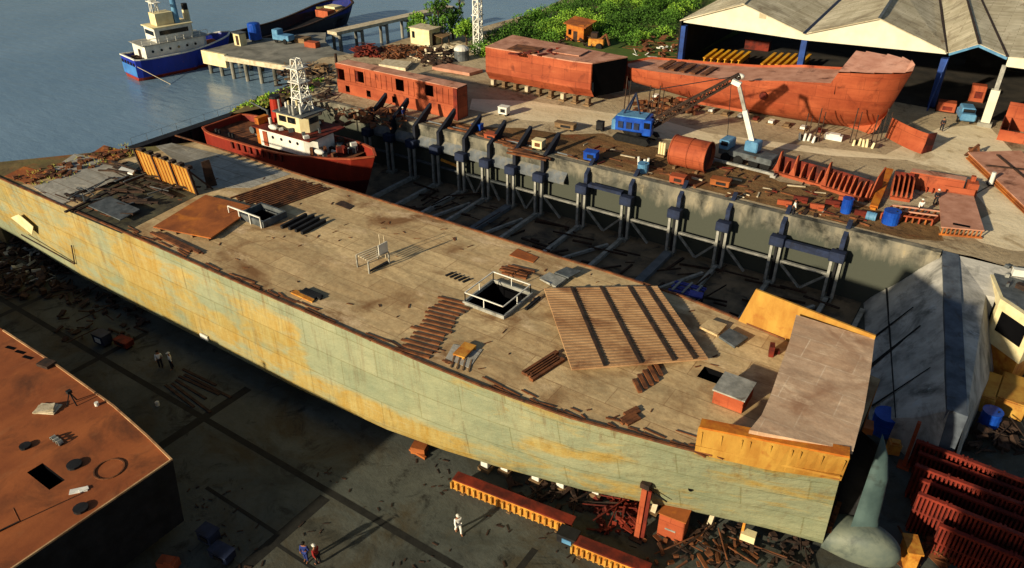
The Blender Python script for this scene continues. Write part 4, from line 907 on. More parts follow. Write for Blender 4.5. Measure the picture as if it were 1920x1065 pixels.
tag(sg.build('scrap_heap', 'rust_dark', origin=(-30, 58, 0)), 'dark jumble of bars and timber lying on the floor of the dock pit', 'scrap', kind='stuff')
sg = MB()
for i in range(60):
    x, y = U(-50, -8), U(48.5, 56); L = U(.5, 3.2); an = rnd.choice([0, .1, .9, 2.6]) + U(-.2, .2); d = V((math.cos(an), math.sin(an), 0)) * L / 2; z = V((0, 0, U(.5, 1.2)))
    sg.bar(V((x, y, 0)) - d + z, V((x, y, 0)) + d + z, U(.08, .25))
tag(sg.build('scrap_heap', 'steel_blue_dark', origin=(-30, 52, 0)), 'blue-black scaffold parts heaped in the pit close to the ship', 'scrap', kind='stuff')
p = at(1290, 545, 2.0); t_ = thing('scaffold_stack', 'purple-blue bundle of scaffold frames beside the far side of the ship', 'scaffold', p)
for i in range(6): MB().bar(p + V((-1.6, -.9 + i * .35, U(-.2, .2))), p + V((1.4, -.7 + i * .35, U(-.2, .2))), .16).build('tube', 'purple_tarp', t_)
for i in range(3): MB().bar(p + V((-1.2 + i, -1.0, .2)), p + V((-1.1 + i, 1.2, .25)), .2, .1).build('cross_bar', 'steel_light', t_)
MB().box(p + V((1.0, -.6, .25)), (1.3, 1.0, .12), .2).build('sheet', 'purple_tarp', t_)
for q_ in ((-1.2, -.8), (1.2, -.8), (1.2, .9), (-1.2, .9)): MB().bar(V((p.x + q_[0], p.y + q_[1], .03)), p + V((q_[0], q_[1], -.1)), .14).build('leg', 'steel_blue_dark', t_)

# ------------------------------------------------------------------ boats
def hull_loft(L, B, zk, zdeck, zbow, bowf=.28, sternf=.12, flare=.75, rake=1.8, n=22, stern_b=.8):
    """rings along +x from stern to bow, local coordinates"""
    rings = []
    for i in range(n + 1):
        t = i / n; x = t * L
        hb = 1.0
        if t < sternf: hb = stern_b + (1 - stern_b) * math.sin(t / sternf * math.pi / 2)
        if t > 1 - bowf: q = (t - (1 - bowf)) / bowf; hb = math.sqrt(max(0.0, 1 - q ** 2.2)) * .985 + .015
        hbw = hb * (flare if t > 1 - bowf * 1.3 else .93); hb *= B / 2; hbw *= B / 2
        zt = zdeck + (zbow - zdeck) * max(0, (t - .45) / .55) ** 1.7 + (zbow - zdeck) * .18 * max(0, (.25 - t) / .25) ** 2
        rk = rake * max(0, (t - .75) / .25) ** 2
        ring = []
        for s_ in (1, -1):
            prof = [(hb, zt, rk), (hb * .55 + hbw * .45, zk + (zt - zk) * .62, rk * .6), (hbw, zk + (zt - zk) * .3, rk * .25), (hbw * .86, zk + (zt - zk) * .1, 0), (hbw * .55, zk, 0)]
            if s_ < 0: prof = prof[::-1]
            ring += [V((x + r, s_ * y, z)) for y, z, r in prof]
        rings.append(ring)
    return rings
def xf(vs, loc, rz):
    m = Matrix.Rotation(rz, 3, 'Z'); return [m @ V(p) + V(loc) for p in vs]
class LB(MB):                                            # a builder with its own frame
    def __init__(s, loc, rz): super().__init__(); s.loc, s.rz = V(loc), rz
    def build(s, name, m, parent=None, **k): s.v = xf(s.v, s.loc, s.rz); return super().build(name, m, parent, **k)
m, nt, bs, co = base('tug_hull_paint', .5, 0, .4)
def twotone(bs, nt, co, lo, hi, z0, z1=None, top=None):
    sx = nt.nodes.new('ShaderNodeSeparateXYZ'); nt.links.new(co, sx.inputs[0])
    n_ = noise(nt, mapped(nt, co, (1, 1, .3)), .9, 8, .65)
    a = ramp(nt, n_, .35, .68, tuple(v * .6 for v in lo[:3]) + (1,), lo); b = ramp(nt, n_, .35, .68, tuple(v * .68 for v in hi[:3]) + (1,), hi)
    mm = nt.nodes.new('ShaderNodeMath'); mm.operation = 'GREATER_THAN'; mm.inputs[1].default_value = z0; nt.links.new(sx.outputs[2], mm.inputs[0])
    c = mixc(nt, mm.outputs[0], a, b)
    r_ = ramp(nt, noise(nt, co, 1.7, 8, .72), .62, .72); c = mixc(nt, r_, c, S(196, 120, 84, .6))
    nt.links.new(c, bs.inputs['Base Color'])
twotone(bs, nt, co, S(104, 24, 20, .45), S(172, 52, 32, .55), 4.6)
m, nt, bs, co = base('blue_tug_paint', .45, 0, .4); twotone(bs, nt, co, S(170, 62, 40, .7), S(24, 52, 176, .75), 3.15)
m, nt, bs, co = base('barge_hull_paint', .55, 0, .35); twotone(bs, nt, co, S(34, 36, 44, .8), S(26, 44, 140, .7), 5.2)

# red tug in the dock
loc = (-83.6, 57.6, 0); rz = R(1.0); T = thing('red_tug', 'rusty red tug lying in the dock between the gate and the steel columns', 'tug', loc)
rg = hull_loft(23.5, 7.6, 1.0, 6.7, 7.7, bowf=.42, sternf=.1, rake=2.6)
h = LB(loc, rz); h.loft(rg, caps=True); ho = h.build('hull', 'tug_hull_paint', T, smooth=False)
dk = LB(loc, rz); dk.loft([[r[0] + V((0, -.25, -.75)), r[-1] + V((0, .25, -.75))] for r in rg[:-2]], closed=False, caps=False)
# the hull shell is capped at the gunwale by the working deck, sunk behind a bulwark
bm = bmesh.new(); bm.from_mesh(ho.data); bm.faces.ensure_lookup_table()
kill = [f for f in bm.faces if len(f.verts) == 4 and abs(f.normal.z) > .9 and f.calc_center_median().z > 5.5]; bmesh.ops.delete(bm, geom=kill, context='FACES'); bm.to_mesh(ho.data); bm.free()
dk.build('deck', 'rust_bar', T)
rl = LB(loc, rz)
for a, b in zip(rg, rg[1:]):
    for k in (0, -1): rl.bar(a[k] + V((0, 0, .05)), b[k] + V((0, 0, .05)), .28, .16)
rl.bar(rg[0][0] + V((0, 0, .05)), rg[0][-1] + V((0, 0, .05)), .28, .16); rl.build('gunwale', 'red_oxide', T)
for i in range(9):
    fd = LB(loc, rz); p = rg[6 + i][-1]; fd.bar(p + V((0, -.12, -.9)), p + V((.0, -.12, -.1)), .18, .3); fd.build('fender', 'red_oxide_dark', T)
D0 = 6.5
b = LB(loc, rz); b.prism([(10.0, -2.4), (17.2, -2.2), (18.6, -1.3), (18.6, 1.3), (17.2, 2.2), (10.0, 2.4)], D0, D0 + 2.3); dhs = b.build('deckhouse', 'white_paint', T)
wd = LB(loc, rz)
for x in (12.2, 13.6, 15.0, 16.2): wd.tube((x, -2.44 + (x - 10) * .028, D0 + 1.4), (x, -2.36 + (x - 10) * .028 - .06, D0 + 1.4), .2, n=10)
wd.build('porthole', 'dark_glass', dhs)
dr_ = LB(loc, rz); dr_.bx(10.6, 11.3, -2.47, -2.38, D0 + .1, D0 + 1.9); dr_.build('door', 'red_oxide', dhs)
b = LB(loc, rz); b.bx(9.3, 19.0, -2.9, 2.9, D0 + 2.303, D0 + 2.42); b.build('boat_deck', 'red_oxide_dark', T)
b = LB(loc, rz); b.prism([(12.6, -1.6), (16.2, -1.5), (17.0, -.8), (17.0, .8), (16.2, 1.5), (12.6, 1.6)], D0 + 2.425, D0 + 4.4); wh = b.build('wheelhouse', 'cream_paint', T)
wd = LB(loc, rz); wd.bx(13.0, 14.1, -1.66, -1.55, D0 + 3.4, D0 + 4.1); wd.bx(14.4, 15.6, -1.63, -1.5, D0 + 3.4, D0 + 4.1); wd.bx(16.95, 17.06, -.7, .7, D0 + 3.4, D0 + 4.1); wd.build('window', 'dark_glass', wh)
b = LB(loc, rz); b.bx(12.3, 17.2, -1.9, 1.9, D0 + 4.403, D0 + 4.55); b.build('wheelhouse_roof', 'steel_grey', T)
b = LB(loc, rz); b.tube((10.6, .2, D0 + 2.42), (10.6, .2, D0 + 5.2), .75, .65, 14); fn_ = b.build('funnel', 'tug_red', T)
b = LB(loc, rz); b.tube((10.6, .2, D0 + 5.2), (10.6, .2, D0 + 5.5), .68, .64, 14); b.build('funnel_top', 'black_steel', fn_)
b = LB(loc, rz); b.bx(9.2, 9.9, -2.2, -.6, D0, D0 + 3.2); b.build('casing', 'orange_primer', T)
b = LB(loc, rz); b.lattice((15.0, .4, D0 + 4.55), (15.0, .4, D0 + 10.4), 1.7, .8, .12, 5)
for z in (6.0, 7.8, 9.4): b.bx(14.1, 15.9, -.5, 1.3, D0 + z, D0 + z + .1)
b.bar((14.2, -1.0, D0 + 9.7), (15.8, 1.8, D0 + 9.7), .1); b.build('lattice_mast', 'white_paint', T)
b = LB(loc, rz); b.tube((7.0, 0, D0), (7.0, 0, D0 + 1.2), .6, n=12); b.tube((6.8, -1.0, D0 + .8), (6.8, 1.0, D0 + .8), .45, n=12); b.build('winch', 'steel_grey', T)
b = LB(loc, rz); b.tube((7.9, 1.0, D0), (7.9, 1.0, D0 + 3.0), .16); b.bar((7.9, 1.0, D0 + 2.9), (6.0, .2, D0 + 3.9), .16); b.build('deck_crane', 'steel_grey', T)
for i in range(34):
    b = LB(loc, rz); x, y = U(17.4, 21.4), U(-2.0, 2.0); b.box((x, y, D0 + U(.2, .9)), (U(.2, .9), U(.2, .9), U(.3, 1.1)), U(0, 3)); b.build('bow_gear', rnd.choice(['rust_dark', 'rust_bar', 'steel_grey', 'red_oxide_dark', 'white_paint']), T)
for i in range(14):
    b = LB(loc, rz); x, y = U(10.5, 17.0), U(-1.7, 1.7); z = D0 + 4.5 if 12.3 < x else D0 + 2.42; b.tube((x, y, z), (x, y, z + U(.5, 1.6)), U(.06, .2), n=8); b.build('vent_pipe', rnd.choice(['white_paint', 'steel_light', 'cream_paint']), T)
for i in range(26):
    b = LB(loc, rz); x, y = U(9.5, 18.5), U(-2.5, 2.5); b.box((x, y, D0 + 2.42 + U(.1, .4)), (U(.2, .9), U(.2, .8), U(.2, .6)), U(0, 3)); b.build('deck_fitting', rnd.choice(['steel_grey', 'rust_bar', 'white_paint']), T)
for i, x in enumerate((2, 2.6, 4.5, 5.1)):
    b = LB(loc, rz); b.tube((x, -2.6, D0), (x, -2.6, D0 + .5), .16); b.build('bollard', 'black_steel', T)
for i, (x, y) in enumerate(((13, -2.7), (19.4, -2.0))):
    b = LB(loc, rz); b.ball((x, y, D0 + (2.9 if i == 0 else 1.0)), .45, (1.6, .8, .7)); b.build('life_raft', 'white_paint', T)

# blue tug out on the estuary, seen from its stern quarter
rz = R(80); loc = (-124.6, 70.4, 0)
T = thing('blue_tug', 'blue-hulled tug with white house and tall mast moored at the jetty head', 'tug', loc)
rg = hull_loft(17, 6.4, 2.0, 5.9, 7.2, bowf=.3, sternf=.06, stern_b=.9)
def bulwark_cut(ho, zmin):
    bm = bmesh.new(); bm.from_mesh(ho.data)
    kill = [f for f in bm.faces if len(f.verts) == 4 and abs(f.normal.z) > .9 and f.calc_center_median().z > zmin]
    bmesh.ops.delete(bm, geom=kill, context='FACES'); bm.to_mesh(ho.data); bm.free()
h = LB(loc, rz); h.loft(rg); ho = h.build('hull', 'blue_tug_paint', T); bulwark_cut(ho, 5.0)
dk = LB(loc, rz); dk.loft([[r[0] + V((0, -.2, -.8)), r[-1] + V((0, .2, -.8))] for r in rg[:-2]], closed=False, caps=False); dk.build('deck', 'rust_plate', T)
b = LB(loc, rz)
for a, c in zip(rg, rg[1:]):
    for k in (0, -1): b.bar(a[k] + V((0, 0, .06)), c[k] + V((0, 0, .06)), .25, .18)
b.bar(rg[0][0] + V((0, 0, .06)), rg[0][-1] + V((0, 0, .06)), .25, .18); b.build('gunwale', 'white_paint', T)
b = LB(loc, rz); b.bx(-.1, -.02, -2.7, 2.7, 3.3, 5.0); b.build('stern_panel', 'sky_blue_hull', T)
b = LB(loc, rz)
for i in range(5): b.bx(-.12, .4, -2.3 + i * 1.1, -1.8 + i * 1.1, 5.05, 5.5)
b.build('fender', 'tyre', T)
b = LB(loc, rz); b.prism([(2.2, -2.5), (12.5, -2.5), (13.4, -1.5), (13.4, 1.5), (12.5, 2.5), (2.2, 2.5)], 5.1, 7.9); dh = b.build('deckhouse', 'white_paint', T)
b = LB(loc, rz)
for i in range(6): b.tube((3.4 + i * 1.5, -2.56, 6.9), (3.4 + i * 1.5, -2.46, 6.9), .22, n=10)
b.build('porthole', 'dark_glass', dh)
b = LB(loc, rz); b.bx(2.12, 2.24, -.5, .4, 5.2, 7.1); b.build('door', 'rust_dark', dh)
b = LB(loc, rz); b.bx(1.8, 13.6, -2.7, 2.7, 7.903, 8.02); b.build('boat_deck', 'steel_light', T)
b = LB(loc, rz); b.bx(4.6, 11, -2.0, 2.0, 8.025, 10.3); wh = b.build('wheelhouse', 'white_paint', T)
b = LB(loc, rz); b.bx(4.5, 4.59, -1.6, 1.6, 9.1, 9.8); b.bx(5.4, 10.4, -2.06, -2.003, 9.1, 9.8); b.build('window', 'dark_glass', wh)
b = LB(loc, rz); b.bx(4.3, 11.3, -2.3, 2.3, 10.303, 10.45); b.build('wheelhouse_roof', 'cream_paint', T)
b = LB(loc, rz); b.prism([(5.6, -1.2), (8.6, -1.2), (8.6, 1.2), (5.6, 1.2)], 10.455, 12.4); b.build('upper_bridge', 'cream_paint', T)
b = LB(loc, rz); b.lattice((6.4, .4, 12.4), (6.4, .4, 21), 1.0, .5, .14, 6)
for z in (14, 16.5, 19): b.bx(5.8, 7.0, -1.4, 1.8, z, z + .12)
b.build('lattice_mast', 'white_paint', T)
b = LB(loc, rz); b.tube((9.2, -.9, 10.45), (9.2, -.9, 20), .5, .4, 12); b.build('vent_mast', 'light_blue_paint', T)
b = LB(loc, rz); b.tube((11.8, .8, 8.02), (11.8, .8, 12.0), .55, n=12); fn_ = b.build('funnel', 'cream_paint', T); b = LB(loc, rz); b.tube((11.8, .8, 12.0), (11.8, .8, 13.0), .5, n=12); b.build('funnel_top', 'black_steel', fn_)
railing('railing', xf([(1.9, -2.6, 8.02), (13.4, -2.6, 8.02)], loc, rz), .9, 'white_paint', T, .04, 8)
b = LB(loc, rz)
for i in range(18): b.box((U(.8, 2), U(-2.2, 2.2), 5.1 + U(.2, .7)), (U(.2, .7), U(.2, .7), U(.2, .8)), U(0, 3))
b.build('stern_gear', 'rust_dark', T)
a = xf([(0, -2.6, 5.2)], loc, rz)[0]; e_ = at(320, 158, WZ)
tag(MB().bar(a, e_, .07).build('mooring_line', 'timber_pale', origin=a), 'pale mooring line running from the blue tug stern down into the water', 'rope')

# black cargo barge with a blue bow behind the jetty
rz = R(91.5); loc = (-124.6, 88.6, 0)
T = thing('cargo_barge', 'long black open barge with a raised blue bow lying behind the jetty', 'barge', loc)
rg = hull_loft(33, 8.4, 2.0, 4.8, 7.0, bowf=.16, sternf=.06, stern_b=.92, rake=2.2)
h = LB(loc, rz); h.loft(rg); ho = h.build('hull', 'barge_hull_paint', T); bulwark_cut(ho, 4.4)
dk = LB(loc, rz); dk.loft([[r[0] + V((0, -.3, -1.8)), r[-1] + V((0, .3, -1.8))] for r in rg[:-3]], closed=False, caps=False); dk.build('hold', 'black_steel', T)
b = LB(loc, rz)
for a, c in zip(rg, rg[1:]):
    for k in (0, -1): b.bar(a[k] + V((0, 0, .08)), c[k] + V((0, 0, .08)), .5, .25)
b.build('gunwale', 'rust_dark', T)
b = LB(loc, rz); b.prism([(28.4, -3.4), (32, -1.6), (32, 1.6), (28.4, 3.4)], 5.6, 6.0); b.build('bow_deck', 'bank_soil', T)
b = LB(loc, rz); b.bx(26.2, 28.2, -2.0, 1.5, 4.6, 6.0); b.build('windlass', 'red_oxide', T)
b = LB(loc, rz); b.bx(28.6, 31, -1.8, 1.2, 6.003, 6.4); b.build('windlass_cover', 'cream_paint', T)

# ------------------------------------------------------------------ jetty, trestle, bank
JZ = 6.5
T = thing('jetty', 'concrete jetty on piles reaching out to the moored blue tug', 'jetty', (-104, 88, 0))
jp = [(-116.6, 79.2), (-109.5, 79.6), (-92.0, 82.2), (-91.8, 91.5), (-98.5, 92.2), (-104, 95.5), (-108.6, 100.2), (-111.5, 98), (-113.2, 92), (-116.6, 90)]
MB().prism(jp, JZ - .5, JZ).build('deck', 'concrete', T)
MB().hexa([V(p) for p in ((-116.7, 79.05, JZ - 2.1), (-111.0, 79.35, JZ - 2.1), (-111.0, 79.9, JZ - 2.1), (-116.7, 79.6, JZ - 2.1), (-116.7, 79.05, JZ + .1), (-111.0, 79.35, JZ + .1), (-111.0, 79.9, JZ + .1), (-116.7, 79.6, JZ + .1))]).build('fender_wall', 'cream_paint', T)
b = MB(); b.bar((-111, 79.5, JZ - .5), (-92, 82.1, JZ - .5), .5, .8); b.build('edge_beam', 'timber_pale', T)
for i in range(9):
    x = -116.2 + i * 3.0; y = 79.9 + max(0, (x + 110)) * .145
    MB().tube((x, y, 1.5), (x, y, JZ - .5), .32, n=10).build('pile', 'concrete', T)
    if i < 7: MB().tube((x, y + 6, 1.5), (x, y + 6, JZ - .5), .32, n=10).build('pile', 'concrete', T)
def jthing(px, py, name, label, cat, d, m, z=JZ):
    p = at(px, py, z); return tag(MB().box(p + V((0, 0, d[2] / 2)), d, R(10)).build(name, m, origin=p, bevel=.06), label, cat)
t_ = thing('blue_tank', 'blue tank standing on the jetty beside the black barge', 'tank', at(480, 76, JZ)); p = at(480, 76, JZ)
MB().tube(p + V((0, 0, .3)), p + V((0, 0, 2.9)), 1.1, n=16).build('shell', 'blue_paint', t_); MB().ball(p + V((0, 0, 2.9)), 1.1, (1, 1, .25), lo=0).build('top', 'blue_paint', t_); MB().bx(p.x - .9, p.x + .9, p.y - .9, p.y + .9, JZ, JZ + .3).build('base', 'steel_grey', t_)
t_ = thing('jetty_hut', 'small cream kiosk on the jetty edge by the barge', 'kiosk', at(452, 84, JZ)); p = at(452, 84, JZ)
MB().bx(p.x - .8, p.x + .8, p.y - .7, p.y + .7, JZ, JZ + 2.0).build('wall', 'cream_paint', t_); MB().bx(p.x - .95, p.x + .95, p.y - .85, p.y + .85, JZ + 2.003, JZ + 2.15).build('roof', 'steel_grey', t_); MB().bx(p.x - .2, p.x + .5, p.y - .73, p.y - .7, JZ + .1, JZ + 1.7).build('door', 'rust_dark', t_)
t_ = thing('blue_truck', 'small light blue truck parked on the jetty', 'truck', at(533, 80, JZ)); p = at(533, 80, JZ)
MB().box(p + V((0, 0, 1.0)), (3.6, 1.7, .9), R(8)).build('body', 'light_blue_paint', t_, bevel=.08); c_ = MB().box(p + V((-1.2, -.15, 1.8)), (1.3, 1.6, .9), R(8)).build('cab', 'light_blue_paint', t_, bevel=.1)
MB().box(p + V((-1.87, -.25, 1.85)), (.05, 1.3, .5), R(8)).build('window', 'dark_glass', c_)
for sx in (-1.1, 1.1):
    for sy in (-.85, .75): MB().tube(p + V((sx, sy, .45)), p + V((sx, sy + .2, .45)), .45, n=12).build('wheel', 'tyre', t_)
jthing(586, 88, 'rust_crate', 'orange rusty crate on the landward end of the jetty', 'crate', (2.4, 1.4, .9), 'red_oxide')
jthing(565, 78, 'pallet_stack', 'low grey stack of pallets on the jetty beyond the truck', 'pallets', (3, 2.2, .8), 'timber')
T = thing('trestle', 'old concrete trestle walkway on paired piles running out over the water', 'trestle', (-105, 112, 0))
MB().hexa([V(p) for p in ((-108, 100, JZ - .1), (-105.6, 100, JZ - .1), (-101.5, 130, JZ - .1), (-104.0, 130, JZ - .1), (-108, 100, JZ + .45), (-105.6, 100, JZ + .45), (-101.5, 130, JZ + .45), (-104.0, 130, JZ + .45))]).build('deck', 'timber_pale', T)
for i, t in enumerate((.03, .2, .4, .58, .68, .78, .88, .97)):
    y = 100 + 30 * t; xl, xr = -107.6 + 4.0 * t, -106.0 + 4.2 * t
    for x in (xl, xr): MB().tube((x, y, 1), (x, y, JZ - .1), .3, n=10).build('pile', 'concrete', T)
    if i < 3:
        MB().tube((xl + .8, y + .9, 1), (xl + .8, y + .9, JZ - .1), .3, n=10).build('pile', 'concrete', T)
    MB().bar((xl - .2, y, JZ - .4), (xr + .2, y, JZ - .4), .5, .5).build('cross_head', 'concrete', T)
# leaf clumps ------------------------------------------------------
def leaves(name, m, clumps, per, size, parent=None, origin=None, seed=1, flat=.75):
    r = np.random.default_rng(seed); vs = []
    for (x, y, z, rad) in clumps:
        n = max(6, int(per * rad * rad)); d = r.normal(size=(n, 3)); d /= np.linalg.norm(d, axis=1)[:, None]
        q = np.array([x, y, z]) + d * (rad * r.uniform(.55, 1.05, (n, 1))) * np.array([1, 1, flat])
        a = r.normal(size=(n, 3)); a /= np.linalg.norm(a, axis=1)[:, None]; b_ = np.cross(a, r.normal(size=(n, 3))); b_ /= np.linalg.norm(b_, axis=1)[:, None]
        s_ = r.uniform(.6, 1.3, (n, 1)) * size
        vs.append(np.stack([q - a * s_, q + b_ * s_ * .6, q + a * s_, q - b_ * s_ * .6], 1).reshape(-1, 3))
    vs = np.concatenate(vs); o_ = np.array(origin if origin is not None else (0, 0, 0), float)
    if parent is not None: o_ = np.array(parent.location)
    vs = vs - o_; k = len(vs) // 4; me = bpy.data.meshes.new(name)
    me.vertices.add(4 * k); me.vertices.foreach_set('co', vs.ravel()); me.loops.add(4 * k); me.loops.foreach_set('vertex_index', np.arange(4 * k))
    me.polygons.add(k); me.polygons.foreach_set('loop_start', np.arange(k) * 4); me.polygons.foreach_set('loop_total', np.full(k, 4)); me.update(); me.validate()
    o = bpy.data.objects.new(name, me); C.objects.link(o); me.materials.append(MATS[m])
    if parent is not None: o.parent = parent
    elif origin is not None: o.location = o_
    return o
# scrub on the hill: one mass, light and dark clumps
def hillz(x, y): return QZ + .3 + 2.0 * math.sin(max(0, min(1, (x + 80 + (y - 104) * .02) / (29 + (y - 104) * .077))) * math.pi) * min(1, (y - 104) / 78)
def inside(p, poly):
    c_ = False; n = len(poly)
    for i in range(n):
        a, b = poly[i], poly[i - 1]
        if (a[1] > p[1]) != (b[1] > p[1]) and p[0] < (b[0] - a[0]) * (p[1] - a[1]) / (b[1] - a[1]) + a[0]: c_ = not c_
    return c_
hp = [tuple(at(x, y, QZ)[:2]) for x, y in ((905, 110), (890, 96), (912, 82), (960, 50), (1015, 28), (1060, 2), (1110, -50), (1420, -55), (1340, 2), (1272, 45), (1262, 72), (1180, 92), (1120, 70), (1060, 72), (1000, 96), (950, 104))]
groups = {'leaf_dark': [], 'leaf_mid': [], 'leaf_light': []}
xs_, ys_ = [p[0] for p in hp], [p[1] for p in hp]; n_c = 0
while n_c < 760:
    x, y = U(min(xs_), max(xs_)), U(min(ys_), max(ys_))
    if not inside((x, y), hp): continue
    n_c += 1; rad = U(.7, 1.9); v = math.sin(x * .35 + 1) + math.sin(y * .22 + x * .1) + U(-1.2, 1.2)
    groups['leaf_dark' if v < -.7 else 'leaf_mid' if v < .9 else 'leaf_light'].append((x, y, hillz(x, y) + rad * .3, rad))
for i, (mname, cl) in enumerate(groups.items()):
    o = leaves('scrub', mname, cl, 95, .17, origin=(-60, 150, QZ), seed=20 + i)
    tag(o, ('dark green', 'mid green', 'bright yellow-green')[i] + ' scrub covering the hillside beyond the yard', 'scrub', kind='stuff')
# grass and weeds on the bank by the jetty
cl = []
for i in range(150):
    t, s_ = U(.12, .95), U(.15, 1); y = 60 + t * 28; x = -90.5 - 7.5 * math.sin(min(1, t * 1.25) * math.pi) * (1 - s_) + s_ * 7; cl.append((x, y, WZ - .3 + (QZ - WZ + .4) * min(1, s_ * 1.25), U(.35, .9)))
tag(leaves('bank_grass', 'leaf_dry', cl[:80], 60, .22, origin=(-90, 70, 5), seed=3, flat=.5), 'dry yellow grass on the river bank beside the tug', 'grass', kind='stuff')
tag(leaves('bank_grass', 'leaf_light', cl[80:], 60, .22, origin=(-90, 70, 5), seed=4, flat=.5), 'fresh green grass on the river bank beside the tug', 'grass', kind='stuff')
# trees
def tree(px, py, hgt, rad, label, m1, m2, seed, slim=1.0):
    p = at(px, py, QZ); T = thing('tree', label, 'tree', p); r = random.Random(seed); tr = MB()
    top = p + V((r.uniform(-.3, .3), r.uniform(-.3, .3), hgt * .62)); tr.tube(p, p.lerp(top, .5), .2, .15, 8); tr.tube(p.lerp(top, .5), top, .15, .08, 8); cl = []
    for k in range(7):
        a = r.uniform(0, 6.28); s0 = p.lerp(top, r.uniform(.35, .95)); e_ = s0 + V((math.cos(a) * rad * .7, math.sin(a) * rad * .7, hgt * r.uniform(.08, .3))); tr.tube(s0, e_, .07, .03, 6); cl.append((*e_, rad * r.uniform(.3, .5)))
    for k in range(10): a = r.uniform(0, 6.28); q = r.uniform(0, rad * .75); cl.append((p.x + math.cos(a) * q, p.y + math.sin(a) * q, p.z + hgt * r.uniform(.32, .93) , rad * r.uniform(.25, .45)))
    tr.build('trunk', 'bark', T); leaves('crown', m1, cl[::2], 110, .22, T, seed=seed, flat=.9 * slim); leaves('crown', m2, cl[1::2], 110, .22, T, seed=seed + 50, flat=.9 * slim)
tree(828, 78, 8.2, 2.2, 'tall green tree behind the cream hut, left of the white mast', 'leaf_mid', 'leaf_dark', 31)
tree(850, 74, 6.0, 2.0, 'bushy dark tree just right of the tall one, by the white mast', 'leaf_dark', 'leaf_mid', 32)
tree(787, 62, 3.4, 2.2, 'low rounded bush tree right behind the cream hut', 'leaf_mid', 'leaf_light', 33)
tree(875, 84, 4.6, 2.4, 'bright green bush at the foot of the white mast', 'leaf_light', 'leaf_mid', 34)
tree(862, 30, 5.5, 1.0, 'thin faded tree at the water edge behind the others', 'leaf_mid', 'leaf_dry', 35)

# ------------------------------------------------------------------ sheds
SY = 114.0
e0 = onY(1282, 38, SY); a1 = onY(1395, 8, SY); v1 = onY(1510, 63, SY); a2 = onY(1650, 35, SY); v2 = onY(1775, 98, SY); a3 = onY(1836, 84, 111.0); v3 = onY(1889, 108, 110.0)
lowz = [onY(1282, 40, SY).z, onY(1510, 72, SY).z, onY(1775, 101, SY).z]
def back(p, px, py, ext=1.9):                            # the roof line through p heads for a photo point on its own level; carried on to the back wall
    q = at(px, py, p.z); return p + (q - p) * ext
e0b, a1b, v1b, a2b, v2b, a3b, v3b = back(e0, 1348, 0, 1.6), back(a1, 1412, -8, 3.2), back(v1, 1576, 0, 1.5), back(a2, 1672, 0, 1.9), back(v2, 1762, 0, 1.3), back(a3, 1813, 0, 1.45), back(v3, 1840, 0, 1.2)
T = thing('workshop_shed', 'wide double-gabled workshop shed with cream gables and open black front', 'shed', (e0.x, SY, QZ))
def rq(mb, f0, f1, b1, b0, t=.12): return mb.slab([f0, f1, b1, b0], t)
rq(MB(), e0 + V((-.5, -.4, .0)), a1 + V((0, -.4, .1)), a1b, e0b).build('roof_slope', 'roof_sheet', T)
rq(MB(), a1 + V((0.02, -.4, .1)), v1 + V((-.02, -.4, .1)), v1b, a1b).build('roof_slope', 'roof_sheet', T)
rq(MB(), v1 + V((.02, -.4, .1)), a2 + V((-.02, -.4, .1)), a2b, v1b).build('roof_slope', 'roof_sheet', T)
rq(MB(), a2 + V((.02, -.4, .1)), v2 + V((.2, -.4, .1)), v2b, a2b).build('roof_slope', 'roof_sheet', T)
MB().bar(v1 + V((0, -.45, .12)), v1b + V((0, 0, .12)), .5, .12).build('valley_gutter', 'steel_blue_dark', T); MB().bar(v2 + V((0, -.45, .12)), v2b + V((0, 0, .12)), .35, .1).build('valley_gutter', 'rust_dark', T)
MB().bar(a2 + V((0, -.45, .15)), a2b + V((0, 0, .1)), .4, .1).build('ridge_cap', 'steel_grey', T); MB().bar(a1 + V((0, -.45, .15)), a1b + V((0, 0, .1)), .4, .1).build('ridge_cap', 'roof_sheet', T)
def gable(l, a, r, zl, zr):
    f = [V((l.x, SY, zl)), V((r.x, SY, zr)), V((r.x, SY, r.z)), V((a.x, SY, a.z)), V((l.x, SY, l.z))]
    b = [p + V((0, .15, 0)) for p in f]; n = 5
    return MB().add(f + b, [(0, 1, 2, 3, 4), (9, 8, 7, 6, 5)] + [((i + 1) % n, i, i + n, (i + 1) % n + n) for i in range(n)])
gable(e0, a1, v1, e0.z - .3, v1.z - .9).build('gable', 'gable_sheet', T); gable(v1 + V((.01, 0, 0)), a2, v2, v1.z - .9, v2.z - .25).build('gable', 'gable_sheet', T)
for (p, wd) in ((e0, .7), (v1, .8), (v2, .9)):
    MB().bx(p.x - wd / 2, p.x + wd / 2, SY + .2, SY + 1.2, QZ, p.z - .9).build('column', 'shed_blue', T)
yb = 152
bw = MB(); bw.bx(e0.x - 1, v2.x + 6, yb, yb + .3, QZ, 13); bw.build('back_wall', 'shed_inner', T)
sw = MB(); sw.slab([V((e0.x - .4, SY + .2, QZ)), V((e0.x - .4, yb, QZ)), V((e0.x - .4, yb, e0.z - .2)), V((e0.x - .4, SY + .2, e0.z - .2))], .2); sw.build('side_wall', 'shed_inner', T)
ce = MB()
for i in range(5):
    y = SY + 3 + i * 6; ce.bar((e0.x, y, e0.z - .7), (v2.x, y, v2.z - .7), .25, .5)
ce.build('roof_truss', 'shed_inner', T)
for i, px in enumerate((1782,)):
    MB().slab([V((v2.x - .2, SY - 2.0, QZ + .02)), V((v2.x - .2, SY + 1.4, QZ + .02)), V((v2.x + .3, SY + 1.4, v2.z - .8)), V((v2.x + .3, SY + .1, v2.z - .8))], .12).build('sliding_door', 'shed_blue', T)
